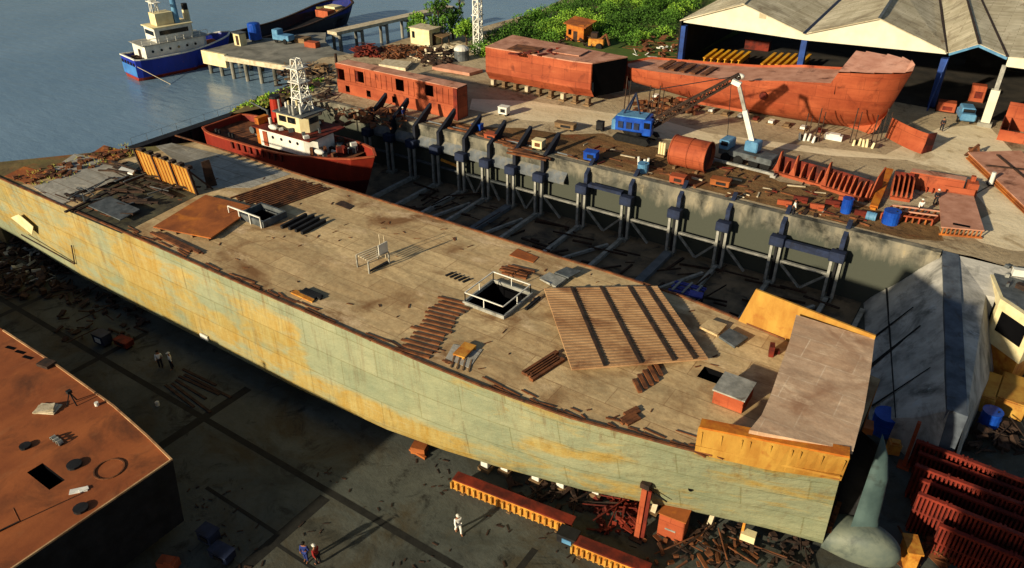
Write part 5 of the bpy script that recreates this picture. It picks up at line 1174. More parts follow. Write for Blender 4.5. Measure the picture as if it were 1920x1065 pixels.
sh_ = MB().box(onY(1430, 30, SY - .03), (1.0, .06, .7)); sh_.build('louvre', 'roof_sheet', T)
# narrow bay to the right with its own ridge, then the next shed
T = thing('narrow_bay', 'narrow gabled bay with an open dark front between the double shed and the next one', 'shed', (a3.x, 111, QZ))
rq(MB(), v2 + V((.25, -.5, .12)), a3 + V((-.02, 0, .1)), a3b, v2b + V((.3, 0, 0))).build('roof_slope', 'roof_sheet', T); rq(MB(), a3 + V((.02, 0, .1)), v3 + V((0, 0, .1)), v3b, a3b).build('roof_slope', 'roof_sheet', T)
MB().bar(v2 + V((.4, -.6, -.1)), a3 + V((0, -.1, -.1)), .12, .3).build('verge', 'light_blue_paint', T); MB().bar(a3 + V((0, -.1, -.1)), v3 + V((0, -.1, -.1)), .12, .3).build('verge', 'light_blue_paint', T)
MB().bar(a3 + V((0, -.2, .16)), a3b + V((0, 0, .12)), .3, .08).build('ridge_cap', 'rust_dark', T); MB().bar(v3 + V((0, -.2, .16)), v3b + V((0, 0, .12)), .3, .08).build('ridge_cap', 'rust_dark', T)
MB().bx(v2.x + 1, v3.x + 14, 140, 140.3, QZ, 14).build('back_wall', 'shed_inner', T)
T = thing('workshop_shed', 'right-hand shed with cream fascia and tall cream corner column, cut by the edge', 'shed', (v3.x, 110, QZ))
r0, r1 = onY(1960, 125, 110), at(1990, 0, 16)
rq(MB(), v3 + V((.05, -.1, .14)), V((16, 109.8, v3.z + 1.0)), V((16, 150, v3.z + 1)), v3b + V((.1, 0, .1))).build('roof_slope', 'roof_sheet', T)
MB().hexa([v3 + V((.1, -.25, -1.0)), V((16, 109.6, v3.z - .9)), V((16, 109.8, v3.z - .9)), v3 + V((.1, -.05, -1.0)), v3 + V((.1, -.25, .1)), V((16, 109.6, v3.z + .95)), V((16, 109.8, v3.z + .95)), v3 + V((.1, -.05, .1))]).build('gable', 'gable_sheet', T)
bse = at(1845, 236, QZ); cl_ = MB(); cl_.bx(bse.x - .5, bse.x + .5, bse.y - .3, bse.y + .5, QZ, QZ + 4.6); cl_.build('column', 'gable_sheet', T)
MB().bx(bse.x - .25, bse.x + .25, bse.y - .1, bse.y + .3, QZ + 4.603, v3.z - .9).build('column', 'steel_light', T)
MB().box((bse.x, bse.y, QZ + .25), (1.6, 1.2, .5)).build('footing', 'concrete', T)
# ------------------------------------------------------------------ ship sections on the quay
def panel_xz(mb, x0, x1, z0, z1, y, t, holes):          # wall plate in the XZ plane with real rectangular openings
    xs = sorted({x0, x1, *[h[0] for h in holes], *[h[1] for h in holes]}); zs = sorted({z0, z1, *[h[2] for h in holes], *[h[3] for h in holes]})
    for a, b in zip(xs, xs[1:]):
        for c, d in zip(zs, zs[1:]):
            xm, zm = (a + b) / 2, (c + d) / 2
            if any(h[0] < xm < h[1] and h[2] < zm < h[3] for h in holes): continue
            mb.bx(a, b, y, y + t, c, d)
    return mb
T = thing('deckhouse_block', 'long orange-red deckhouse block with dark window openings standing on the quay', 'deckhouse', (-69, 74.5, QZ))
X0, X1_, Y0 = -79.4, -58.3, 74.5; Z1 = 11.1
wn = []
for pxl, pxr, pt, pb in ((629, 647, 127, 151), (665, 683, 132, 156), (741, 758, 147, 172), (797, 813, 158, 182)):
    a, b = onY(pxl, pt, Y0), onY(pxr, pb, Y0); wn.append((a.x, b.x, b.z, a.z))
lo = []
for px in (650, 688, 735):
    a, b = onY(px, 182, Y0), onY(px + 9, 196, Y0); lo.append((a.x, b.x, QZ + .3, QZ + 1.2))
panel_xz(MB(), X0, X1_, QZ, Z1, Y0, .08, wn + lo).build('front_wall', 'red_oxide', T)
MB().bx(X0, X1_, Y0 + 2.0, Y0 + 2.08, QZ, Z1).build('back_wall', 'red_oxide_dark', T); MB().bx(X0, X0 + .08, Y0 + .083, Y0 + 1.997, QZ, Z1).build('end_wall', 'red_oxide_dark', T)
MB().bx(X1_ - .08, X1_, Y0 + .083, Y0 + 1.997, QZ, Z1 - .1).build('end_wall', 'red_oxide', T); MB().bx(X0, X1_, Y0, Y0 + 2.08, Z1 + .003, Z1 + .09).build('roof', 'red_oxide_deck', T)
for i in range(22):
    x = X0 + .4 + i * .96
    if any(h[0] - .1 < x < h[1] + .1 for h in wn): continue
    MB().bx(x, x + .09, Y0 - .07, Y0 - .003, QZ + 1.9, Z1 - .3).build('stiffener', 'red_oxide', T)
MB().bx(X0, X1_, Y0 - .1, Y0 - .005, QZ + 1.75, QZ + 1.88).build('ledge', 'red_oxide', T)
MB().bx(X0 - .5, X0 - .25, Y0 + .2, Y0 + .5, QZ, Z1 + 1.2).build('corner_post', 'rust_dark', T)
MB().bx(X1_ - .5, X1_ + .12, Y0 - .28, Y0 - .103, QZ, Z1).build('end_frame', 'red_oxide_dark', T)
# square hull block
T = thing('hull_section', 'orange square-cut hull section with brown deck plates, standing on blocks before the green hill', 'hull section', (-56, 88, QZ))
p0, p1, p2 = (-63.7, 88.2), (-47.0, 89.0), (-44.6, 94.5); zb, zt = 8.0, 12.6
sh = MB(); sh.loft([[V((x, y + (.9 if k == 0 else 0) - f * 0, z)) for k, z in enumerate((zb, zb + 1.2, zt))] for (x, y, f) in ((-64.3, 96, 0), (-63.7, 88.2, 0), (-55, 88.4, 0), (-50, 88.5, 0), (p1[0], p1[1], 0))], closed=False, caps=False); sh.build('side_shell', 'red_oxide', T)
MB().add([(p1[0], p1[1], zt), (p2[0], p2[1], zt), (p2[0] - .3, p2[1], zb), (p1[0], p1[1] + .9, zb)], [(0, 1, 2, 3)]).build('open_end', 'opening_shade', T)  # flat sheet, near-black for the dark inside the cut end
MB().add([(-64.3, 96, zb), (p2[0], p2[1] + 1, zb), (p2[0], p2[1], zt), (-64.3, 96, zt)], [(0, 1, 2, 3)]).build('back_shell', 'red_oxide_dark', T)
MB().prism([p0, (-55, 88.4), (-50, 88.5), p1, p2, (-64.3, 96)], zt + .002, zt + .14).build('deck', 'red_oxide_deck', T)
MB().bx(p1[0] - .4, p1[0] - .05, p1[1] - .12, p1[1] - .02, zb + 1.2, zt).build('end_frame', 'red_oxide', T)
for i, (px, py, w_, d_) in enumerate(((985, 93, 4.2, 3.0), (1070, 98, 4.0, 3.2))):
    q = at(px, py, zt + .2); t_ = thing('steel_plate', ('dark brown', 'mauve-grey')[i] + ' plate lying on the deck of the square hull section', 'steel plate', q)
    MB().box(q + V((0, 0, .12)), (w_, d_, .1), R(4)).build('plate', ('rust_bar', 'red_oxide_deck')[i], t_); MB().bar(q + V((-w_ / 2, -d_ * .3, 0)), q + V((w_ / 2, -d_ * .3, 0)), .2, .12).build('bearer', 'timber', t_)
sg = MB()
for i in range(16): q = at(960 + U(0, 130), 86 + U(0, 16), zt + .25); sg.box(q, (U(.3, 1.6), U(.2, .6), U(.1, .3)), U(0, 3))
tag(sg.build('scrap_heap', 'red_oxide_dark', origin=at(1020, 90, zt)), 'rusty offcuts on top of the square hull section', 'scrap', kind='stuff')
for i in range(9):
    x = -63 + i * 1.95; q = V((x, 88.6, QZ)); t_ = thing('support_block', 'small block under the square orange hull section', 'block', q, 'blocks under the square hull section')
    MB().bx(x - .25, x + .25, 88.75, 89.5, QZ, 8.0).build('block', 'timber_pale' if i % 3 == 0 else 'timber', t_); MB().bx(x - .45, x + .45, 88.5, 89.7, QZ - .05, QZ + .2).build('sole', 'timber', t_)
for i, px in enumerate((945, 1005, 1030, 1080, 1108)):
    q = at(px, 150 + (px - 910) * .14, QZ); tag(MB().bar(q, q + V((0, .25, 2.9)), .12).box(q + V((0, 0, .08)), (.5, .5, .16)).build('shore_prop', 'rust_dark', origin=q), 'thin dark prop leaning on the side of the square hull section', 'prop', 'props along the square hull section')

# the long orange bow hull before the shed
T = thing('bow_hull', 'long orange-red ship hull with raised bow on the quay in front of the shed', 'hull', (-30, 100, QZ))
HS = [  # x, near gunwale y, gunwale z, near keel y, keel z, half width
    (-47.0, 98.4, 10.6, 98.6, 8.6, 5.2), (-44.6, 95.6, 11.0, 96.2, 8.3, 6.5), (-40, 95.2, 11.2, 96.0, 7.9, 6.9), (-35, 95.0, 11.5, 95.9, 7.45, 7.0), (-29, 94.8, 12.0, 95.8, 7.3, 7.0),
    (-24, 94.7, 12.8, 95.8, 7.3, 7.0), (-20, 94.9, 13.2, 96.2, 7.3, 6.7), (-18.3, 94.95, 13.4, 96.5, 7.3, 6.4), (-17.7, 94.95, 14.7, 96.6, 7.3, 6.4), (-16.5, 95.1, 14.85, 96.9, 7.3, 5.8), (-14, 95.6, 15.0, 97.6, 7.3, 4.7), (-12.2, 96.4, 15.1, 98.3, 7.3, 3.1), (-11.0, 97.4, 15.1, 98.7, 8.0, 2), (-10.4, 98.7, 15.1, 98.85, 9.2, .25)]
CL = 99.0; rings = []
for x, yg, zg, yk, zk, hw in HS:
    ring = []
    ygf = 2 * CL - yg; ykf = 2 * CL - yk; rk = 0
    half = []
    for k in range(10):                                   # rounded section: flare above, turn of the bilge below
        a = k / 9; half.append((yg + (yk - yg) * a ** 1.4 + 2.0 * max(0, (a - .55) / .45) ** 2.4, zg + (zk - zg) * (1 - (1 - a) ** 1.0)))
    for y, z in half + [(2 * CL - y, z) for y, z in half[::-1]]:
        xx = x - (max(0, (x + 16) / 5.4) ** 1.5 * (1 - (z - zk) / (zg - zk)) * 1.6)
        ring.append(V((xx, min(y, CL - .05) if y < CL else max(y, CL + .05), z)))
    rings.append(ring)
o = MB().loft(rings, closed=False, caps=False).build('side_shell', 'red_oxide', T, smooth=True)
MB().add([p for p in rings[0]], [tuple(range(20))]).build('transom', 'red_oxide', T)
dm = MB()
for a, b in zip(rings[:7], rings[1:8]): dm.add([a[0] - V((0, 0, .3)), b[0] - V((0, 0, .3)), b[-1] - V((0, 0, .3)), a[-1] - V((0, 0, .3))], [(0, 1, 2, 3)])
dm.build('deck', 'red_oxide_deck', T)
dm = MB()
for a, b in zip(rings[8:-1], rings[9:]): dm.add([a[0] + V((0, .1, .15)), b[0] + V((0, .0, .1)), b[-1] + V((0, 0, .7)), a[-1] + V((0, -.1, .9))], [(0, 1, 2, 3)])
dm.add([rings[8][0] + V((0, .1, .15)), rings[8][-1] + V((0, -.1, .9)), rings[8][-1] - V((0, .1, 2.6)), rings[8][0] + V((0, .1, -2.6))], [(0, 1, 2, 3)])
dm.build('forecastle_deck', 'bow_plate', T)
b = MB(); b.bar(V((-37.5, 95.9, 7.9)), V((-27.5, 95.75, 8.0)), .5, .35); b.build('bilge_keel', 'red_oxide', T)
b = MB(); b.tube(V((-25.8, 94.6, 10.6)), V((-25.8, 94.9, 10.6)), .5, n=12); b.build('side_stain', 'red_oxide_dark', T)
hh = at(1285, 130, 11.6); b = MB()
for i in range(5): b.bx(-41 + i * 1.5, -40.2 + i * 1.5, 96.6, 101, 11.25, 11.45)
b.build('hatch_frame', 'rust_bar', T)
b = MB()
for x in (-22, -17, -14.6): b.bx(x, x + .07, 95.2 if x < -20 else 95.6 if x < -15 else 97.2, 96.9, 8.4, 12.6 if x < -20 else 13)
for i in range(12):
    x = -40.5 + i * 2.0; q = V((x, 95.4, QZ)); t_ = thing('support_block', 'pale or dark block beneath the long bow hull', 'block', q, 'blocks under the long bow hull')
    zt_ = 8.0 if x < -38 else 7.5
    MB().bx(x - .3, x + .3, 95.3, 96.2, QZ + .15, max(QZ + .32, zt_ - .05)).build('block', ('white_paint', 'timber', 'white_paint', 'red_oxide_dark')[i % 4], t_); MB().bx(x - .5, x + .5, 95.1, 96.4, QZ - .05, QZ + .147).build('sole', 'timber', t_)
for i, (px, py, L) in enumerate(((1169, 215, 5.0), (1213, 218, 4.0), (1231, 222, 4.2), (1505, 262, 3.2), (1527, 265, 4.0), (1593, 268, 4.2), (1632, 272, 3.6), (1650, 265, 4.0))):
    q = at(px, py, QZ); tag(MB().bar(q, q + V((0, .3, L)), .11).bar(q + V((.5, .1, 0)), q + V((.5, .4, L * .9)), .09).bar(q + V((0, .1, L * .5)), q + V((.5, .2, L * .5)), .07).build('scaffold_ladder', 'rust_dark', origin=q),
        'dark scaffold pole pair against the side of the long bow hull', 'scaffold', 'scaffold poles along the bow hull')
sg = MB()
for i in range(60):
    q = at(1180 + U(0, 120), 195 + U(0, 30), QZ); sg.box(q + V((0, 1.5, U(.1, .8))), (U(.2, 1.2), U(.2, .8), U(.1, .5)), U(0, 3))
tag(sg.build('scrap_heap', 'rust_bar', origin=at(1240, 215, QZ)), 'brown clutter of dunnage under the raised stern of the bow hull', 'scrap', kind='stuff')
# curved rust shell piece right of the bow
q = at(1705, 285, QZ); T = thing('shell_plating', 'curved rust-red shell section resting on the ground right of the bow', 'hull section', q); rr = []
for i in range(9):
    t = i / 8; x = -3.4 + 4.6 * t; y = 3.6 * (1 - t) ** 1.3; rr.append([q + V((x, y, .05)), q + V((x + .15, y + .5, 1.2)), q + V((x + .1, y + 1.3, 2.1)), q + V((x + .1, y + 1.4, 2.05)), q + V((x + .15, y + .6, 1.15)), q + V((x, y + .1, .05))])
MB().loft(rr).build('plate', 'red_oxide', T); b = MB()
for i in (1, 4, 7): b.bar(rr[i][4], rr[i][4] + V((.6, 1.6, -1.1)), .14)
b.build('prop', 'rust_dark', T)
MB().slab([rr[8][0] + V((.1, 0, 0)), rr[8][0] + V((.9, 1.6, 0)), rr[8][2] + V((.8, 1.0, 0)), rr[8][2] + V((.1, 0, 0))], .08).build('end_plate', 'red_oxide_dark', T)

# ------------------------------------------------------------------ cranes and machines
q = at(1192, 263, QZ); T = thing('crawler_crane', 'blue crawler crane with a long dark lattice boom reaching over the bow hull', 'crane', q)
for sy in (-1.3, 1.3):
    b = MB()
    pr = [V((q.x + x, q.y + sy, QZ + z)) for x, z in ((-2.0, .1), (2.0, .1), (2.4, .5), (2.0, .95), (-2.0, .95), (-2.4, .5))]
    b.add([p + V((0, -.3, 0)) for p in pr] + [p + V((0, .3, 0)) for p in pr], [tuple(range(6)), tuple(range(11, 5, -1))] + [((i + 1) % 6, i, i + 6, (i + 1) % 6 + 6) for i in range(6)]); b.build('crawler_track', 'tyre', T)
MB().tube(q + V((0, 0, .9)), q + V((0, 0, 1.3)), 1.0, n=14).build('slew_ring', 'black_steel', T)
bo = MB().box(q + V((-.4, 0, 2.25)), (4.0, 2.7, 1.7), R(10)).build('machine_house', 'blue_paint', T, bevel=.12)
MB().box(q + V((-.5, -.1, 3.16)), (3.4, 2.2, .12), R(10)).build('house_roof', 'light_blue_paint', bo)
cb_ = MB().box(q + V((1.75, -.75, 2.2)), (1.1, 1.2, 1.9), R(10)).build('cab', 'blue_paint', T, bevel=.1)
MB().box(q + V((1.85, -1.38, 2.55)), (.7, .06, .7), R(10)).box(q + V((2.33, -.65, 2.55)), (.06, .8, .7), R(10)).build('window', 'dark_glass', cb_)
b = MB()
for x in (-1.4, -.4, .5): b.box(q + V((x, -1.42 + x * .17, 2.2)), (.6, .05, .8), R(10))
b.build('grille', 'steel_blue_dark', bo)
MB().box(q + V((-2.5, -.4, 2.0)), (.6, 2.5, 1.3), R(10)).build('counterweight', 'light_blue_paint', T, bevel=.08)
bt_ = at(1387, 142, 15.5); b0 = q + V((1.2, .6, 1.9)); MB().lattice(b0, bt_, .9, .5, .15, 12).build('boom', 'rust_dark', T)
gtop = q + V((-.6, .3, 5.6)); b = MB(); b.bar(q + V((-1.6, -.6, 3.1)), gtop, .16); b.bar(q + V((-1.6, .8, 3.1)), gtop, .16); b.bar(q + V((.2, .2, 3.1)), gtop, .16); b.build('gantry', 'steel_blue_dark', T)
MB().bar(gtop, bt_, .05).bar(gtop + V((0, .3, 0)), bt_ + V((0, .2, 0)), .05).build('pendant_line', 'black_steel', T)
tag(MB().ball(at(1388, 143, 13.2), .55, (1, .8, .6)).build('white_buoy', 'white_paint', origin=at(1388, 143, 13.2)), 'white sack-like object on the deck of the bow hull near the boom tip', 'sack')
q = at(1400, 306, QZ); tip = onY(1385, 158, q.y - .4); T = thing('mobile_crane', 'white mobile crane with an almost upright boom standing on the quay', 'crane', q)
MB().box(q + V((0, 0, 1.1)), (6.2, 2.2, .7), R(-5)).build('chassis', 'steel_grey', T, bevel=.08)
for sx in (-2.2, -.7, 1.0, 2.3):
    for sy in (-1.15, .85): MB().tube(q + V((sx, sy, .55)), q + V((sx, sy + .3, .55)), .55, n=12).build('wheel', 'tyre', T)
c_ = MB().box(q + V((-2.5, -.1, 1.95)), (1.2, 2.0, 1.1), R(-5)).build('cab', 'light_blue_paint', T, bevel=.12); MB().box(q + V((-2.5, -1.12, 2.15)), (.8, .06, .5), R(-5)).build('window', 'dark_glass', c_)
MB().box(q + V((.4, 0, 2.2)), (1.5, 1.5, 1.2), R(-5)).build('slewing_house', 'light_blue_paint', T, bevel=.12)
s1 = q.lerp(tip, .5) + V((0, 0, 1.2)); b0 = q + V((.2, 0, 2.6))
MB().bar(b0, b0.lerp(tip, .55), .52, .52).build('boom', 'white_paint', T); MB().bar(b0.lerp(tip, .55), tip, .36, .36).build('boom', 'steel_light', T)
MB().box(tip + V((-.25, 0, .1)), (1.0, .45, .5), 0, 0, R(15)).build('boom_head', 'white_paint', T)
MB().bar(tip + V((-.8, -.1, 0)), at(1362, 285, QZ + .5), .05).build('hoist_line', 'black_steel', T)
b = MB(); b.bar(q + V((-3.5, -1.9, .4)), q + V((3.8, -2.4, .4)), .3, .25)
for sx in (-3.4, 3.7): b.bx(q.x + sx - .3, q.x + sx + .3, q.y - 2.5, q.y - 1.8, QZ, QZ + .25)
b.build('outrigger', 'steel_light', T)
# red tank
q = at(1283, 322, QZ); T = thing('red_cylinder', 'large red-oxide steel cylinder lying on its side on the quay', 'cylinder', q)
a, b_ = q + V((-2.1, 1.5, 1.65)), q + V((2.1, 1.5, 1.65)); MB().pipe(a, b_, 1.65, .06, 32).build('shell', 'red_oxide', T)
for t in (.02, .5, .98): MB().pipe(a.lerp(b_, t) - V((.06, 0, 0)), a.lerp(b_, t) + V((.06, 0, 0)), 1.71, .06, 32).build('ring', 'red_oxide', T)
MB().tube(a + V((.25, 0, 0)), a + V((.3, 0, 0)), 1.58, n=32).build('end_plate', 'red_oxide_dark', T); MB().tube(b_ - V((.4, 0, 0)), b_ - V((.35, 0, 0)), 1.58, n=32).build('end_plate', 'red_oxide_dark', T)
for x in (-1.3, 1.3):
    for y in (.3, 2.7): MB().box(q + V((x, y, .15)), (.3, .5, .3)).build('chock', 'timber', T)
q = at(1240, 292, QZ); T = thing('gas_bottle_crate', 'cream crate of bottles standing at the end of the red cylinder', 'crate', q)
MB().box(q + V((0, 0, .1)), (1.0, 1.0, .2)).build('base', 'timber', T)
for x in (-.3, 0, .3): MB().tube(q + V((x, 0, .2)), q + V((x, 0, 1.6)), .14, n=10).build('bottle', 'cream_paint', T)

# ------------------------------------------------------------------ small plant on the quay
def drum(px, py, label, m='blue_paint', r=.55, h=1.3, z=QZ, group=None, lying=False):
    p = at(px, py, z); T = thing('drum', label, 'drum', p, group)
    if lying:
        MB().tube(p + V((-h / 2, 0, r)), p + V((h / 2, 0, r)), r, n=16).build('shell', m, T)
        for t in (-.25, .25): MB().pipe(p + V((h * t - .04, 0, r)), p + V((h * t + .04, 0, r)), r + .03, .03, 16).build('hoop', m, T)
    else:
        MB().tube(p, p + V((0, 0, h)), r, n=16).build('shell', m, T)
        for t in (.3, .65, .985): MB().pipe(p + V((0, 0, h * t - .03)), p + V((0, 0, h * t + .03)), r + .03, .03, 16).build('hoop', m, T)
        MB().tube(p + V((r * .5, 0, h)), p + V((r * .5, 0, h + .06)), .08, n=8).build('bung', 'black_steel', T)
    return T
drum(1585, 398, 'blue upright drum on the quay edge below the leaning orange beam', r=.5, h=1.5)
drum(1668, 418, 'large blue drum standing on the quay edge before the brown frame grid', r=.75, h=1.3)
drum(1632, 412, 'small grey-blue drum lying between two blue drums on the quay edge', 'light_blue_paint', .4, .9, lying=True)
drum(1655, 808, 'big blue drum in the shade next to the ship bow', r=.95, h=1.7, z=0)
drum(1850, 800, 'bright blue drum in front of the yellow plates at the right', r=.7, h=1.6, z=0)
drum(1205, 322, 'steel-blue flask-shaped drum on the quay left of the red cylinder', 'light_blue_paint', .6, 1.0)
def cabin(px, py, label, m, d, name='welding_set', cat='welding set', rz=.1, z=QZ, dark='black_steel'):
    p = at(px, py, z); T = thing(name, label, cat, p); w_, l_, h_ = d
    MB().box(p + V((0, 0, .25 + h_ / 2)), (w_, l_, h_), rz).build('body', m, T, bevel=.05)
    MB().box(p + V((0, 0, .25 + h_ + .04)), (w_ * 1.04, l_ * 1.04, .07), rz).build('lid', m, T)
    MB().box(p + V((w_ * .1, -l_ / 2 - .02, .25 + h_ * .55)), (w_ * .5, .05, h_ * .5), rz).build('panel', dark, T)
    for sx in (-.35, .35): MB().tube(p + V((sx * w_, -l_ * .3, .2)), p + V((sx * w_, l_ * .3, .2)), .2, n=10).build('wheel', 'tyre', T)
    return T
cabin(1108, 302, 'blue welding set on the quay edge above the middle columns', 'blue_paint', (1.5, 1.1, .9))
cabin(896, 246, 'small dark blue machine box near the far left of the dock edge', 'blue_paint', (1.2, .9, .7))
cabin(945, 216, 'white tank-like box alone on the sandy road', 'white_paint', (1.3, 1.0, .9), 'water_tank', 'tank')
cabin(1010, 280, 'cream cabinet with brown stripes on the quay edge', 'cream_paint', (1.3, 1.1, .9), 'cabinet', 'cabinet', dark='rust_bar')
cabin(922, 262, 'rust-orange box on the quay edge by the column heads', 'red_oxide', (1.5, 1.2, .5), 'tool_box', 'box')
cabin(1270, 345, 'dark orange winch box at the quay edge below the red cylinder', 'red_oxide', (1.6, 1.0, .7), 'winch_box', 'box', dark='rust_dark')
cabin(1350, 350, 'rusty pump set on the quay edge before the mobile crane', 'rust_plate', (2.0, 1.1, .6), 'pump_set', 'pump')
cabin(1060, 243, 'dark timber rack on the quay left of the blue crane', 'timber', (2.6, 1.0, .6), 'timber_rack', 'rack')
cabin(1125, 245, 'small dark pump on the quay just left of the blue crane', 'black_steel', (.9, .7, .9), 'small_pump', 'pump')
def bottles(px, py, label, n, m='white_paint'):
    p = at(px, py, QZ); T = thing('gas_bottles', label, 'gas bottles', p)
    for i in range(n):
        q_ = p + V((i * .5 + U(-.1, .1), U(-.3, .3), 0)); MB().tube(q_, q_ + V((U(-.15, .15), 0, U(.6, 1.0))), .17, .13, 10).build('bottle', m, T)
    MB().box(p + V((n * .3 - .3, .4, .3)), (n * .6, .1, .5)).build('rack', 'rust_dark', T)
bottles(1200, 308, 'three white gas bottles in a row by the flask-shaped drum', 3)
bottles(1500, 262, 'white bottles standing under the bow hull amid props', 4)
bottles(1600, 272, 'row of cream sacks and bottles under the bow of the long hull', 5, 'cream_paint')
p = at(1562, 262, QZ); tag(MB().box(p + V((0, 0, .35)), (2.0, .8, .6), .05, 0, 0).box(p + V((.1, 0, .72)), (1.2, .7, .14), .05).build('white_bin', 'white_paint', origin=p), 'low white bin on the ground under the bow hull', 'bin')
# small blue and white vehicle by the shed
p = at(1808, 226, QZ); T = thing('small_van', 'pale blue small van parked in front of the narrow bay', 'van', p)
MB().box(p + V((0, 0, .85)), (1.8, 3.4, .9), R(15)).build('body', 'light_blue_paint', T, bevel=.15); c_ = MB().box(p + V((-.05, .2, 1.55)), (1.6, 2.2, .65), R(15)).build('cab', 'light_blue_paint', T, bevel=.15)
MB().box(p + V((.25, -.93, 1.55)), (1.3, .08, .42), R(15)).build('windscreen', 'dark_glass', c_)
for sx, sy in ((-.75, -1.1), (.75, -1.0), (-.9, 1.0), (.6, 1.2)): MB().tube(p + V((sx - .1, sy, .35)), p + V((sx + .1, sy, .35)), .35, n=12).build('wheel', 'tyre', T)
for sx in (-.15, 1.0): MB().box(p + V((sx * 1.0, -1.66 + sx * .25, .85)), (.25, .06, .18), R(15)).build('headlight', 'white_paint', T)
for i, (px, py, d, m, lab) in enumerate(((1772, 208, (2.2, 1.6, 1.2), 'red_oxide', 'red crate on the left inside the narrow bay'), (1828, 190, (1.8, 1.4, 2.2), 'red_oxide', 'tall orange machine frame deep inside the narrow bay'))):
    p = at(px, py, QZ); T = thing('crate' if i == 0 else 'machine', lab, 'crate' if i == 0 else 'machine', p); MB().box(p + V((0, 0, d[2] / 2 + .1)), d, .1).build('body', m, T, bevel=.06); MB().box(p + V((0, 0, .06)), (d[0] * 1.1, d[1] * 1.1, .1), .1).build('base', 'rust_dark', T)
    MB().box(p + V((.2, -d[1] / 2 - .05, d[2] * .5)), (d[0] * .5, .08, d[2] * .4), .1).build('panel', 'red_oxide_dark', T)
p = at(1860, 240, QZ)
T = thing('box_section', 'rust-red box section in front of the right-hand shed, cut by the frame edge', 'hull section', at(1890, 255, QZ)); a = at(1868, 262, QZ)
MB().bx(a.x, a.x + 9, a.y, a.y + .1, QZ, QZ + 1.3).build('front_plate', 'red_oxide', T); MB().bx(a.x, a.x + .1, a.y + .103, a.y + 5, QZ, QZ + 1.6).build('end_plate', 'red_oxide_dark', T); MB().bx(a.x + .1, a.x + 9, a.y + 4.9, a.y + 5, QZ, QZ + 3.4).build('back_plate', 'red_oxide', T)
for i in range(5): MB().bx(a.x + .8 + i * 1.8, a.x + .9 + i * 1.8, a.y + .103, a.y + 4.897, QZ, QZ + 1.5 + .5 * (i % 2)).build('frame', 'red_oxide_dark', T)
# plates stacked at the right
pts = [at(1815, 285, QZ + .7), at(1925, 390, QZ + .7), at(1990, 372, QZ + .7), at(1915, 282, QZ + .7)]
T = thing('plate_stack', 'broad rusty plate stack on the ground at the right edge', 'plate stack', pts[0]); MB().slab(pts, .1).build('top_plate', 'red_oxide_deck', T)
for k in range(3): MB().slab([p + V((U(-.2, .2), -.15 * k - .2, -.16 * (k + 1))) for p in pts], .09).build('plate', 'rust_plate', T)
for t in (.2, .5, .8): MB().bar(pts[0].lerp(pts[1], t) + V((.2, .2, -.62)), pts[3].lerp(pts[2], t) + V((-.2, 0, -.62)), .25, .14).build('bearer', 'timber', T)
for i, (p_, q_) in enumerate((((1870, 290), (1925, 335)), ((1850, 310), (1925, 318)))): tag(MB().bar(at(*p_, QZ + .78), at(*q_, QZ + .78), .25, .12).build('angle_bar', 'rust_dark', origin=at(*p_, QZ + .78)), ('long dark bar lying along the plate stack at the right edge', 'short dark bar lying across the plate stack at the right edge')[i], 'steel bar')
p = at(1825, 292, QZ); tag(MB().box(p + V((0, 0, .5)), (.5, 2.2, .3), .5).bar(p + V((-.8, -.6, 0)), p + V((.2, .6, 1.2)), .25).bar(p + V((.6, -.4, 0)), p + V((.1, .6, 1.2)), .2).build('sawhorse', 'rust_bar', origin=p), 'dark rusty trestle at the near left corner of the plate stack', 'trestle')
p = at(1856, 348, QZ); T = thing('gas_bottle_cart', 'white-topped hand cart on the road right of the frames, hose trailing', 'cart', p)
MB().tube(p + V((0, 0, .2)), p + V((0, 0, 1.5)), .22, n=10).build('bottle', 'white_paint', T); MB().box(p + V((0, .2, .15)), (.7, .6, .2), .3).build('base', 'black_steel', T); MB().bar(p, at(1810, 375, QZ), .1, .08).build('hose', 'black_steel', T)

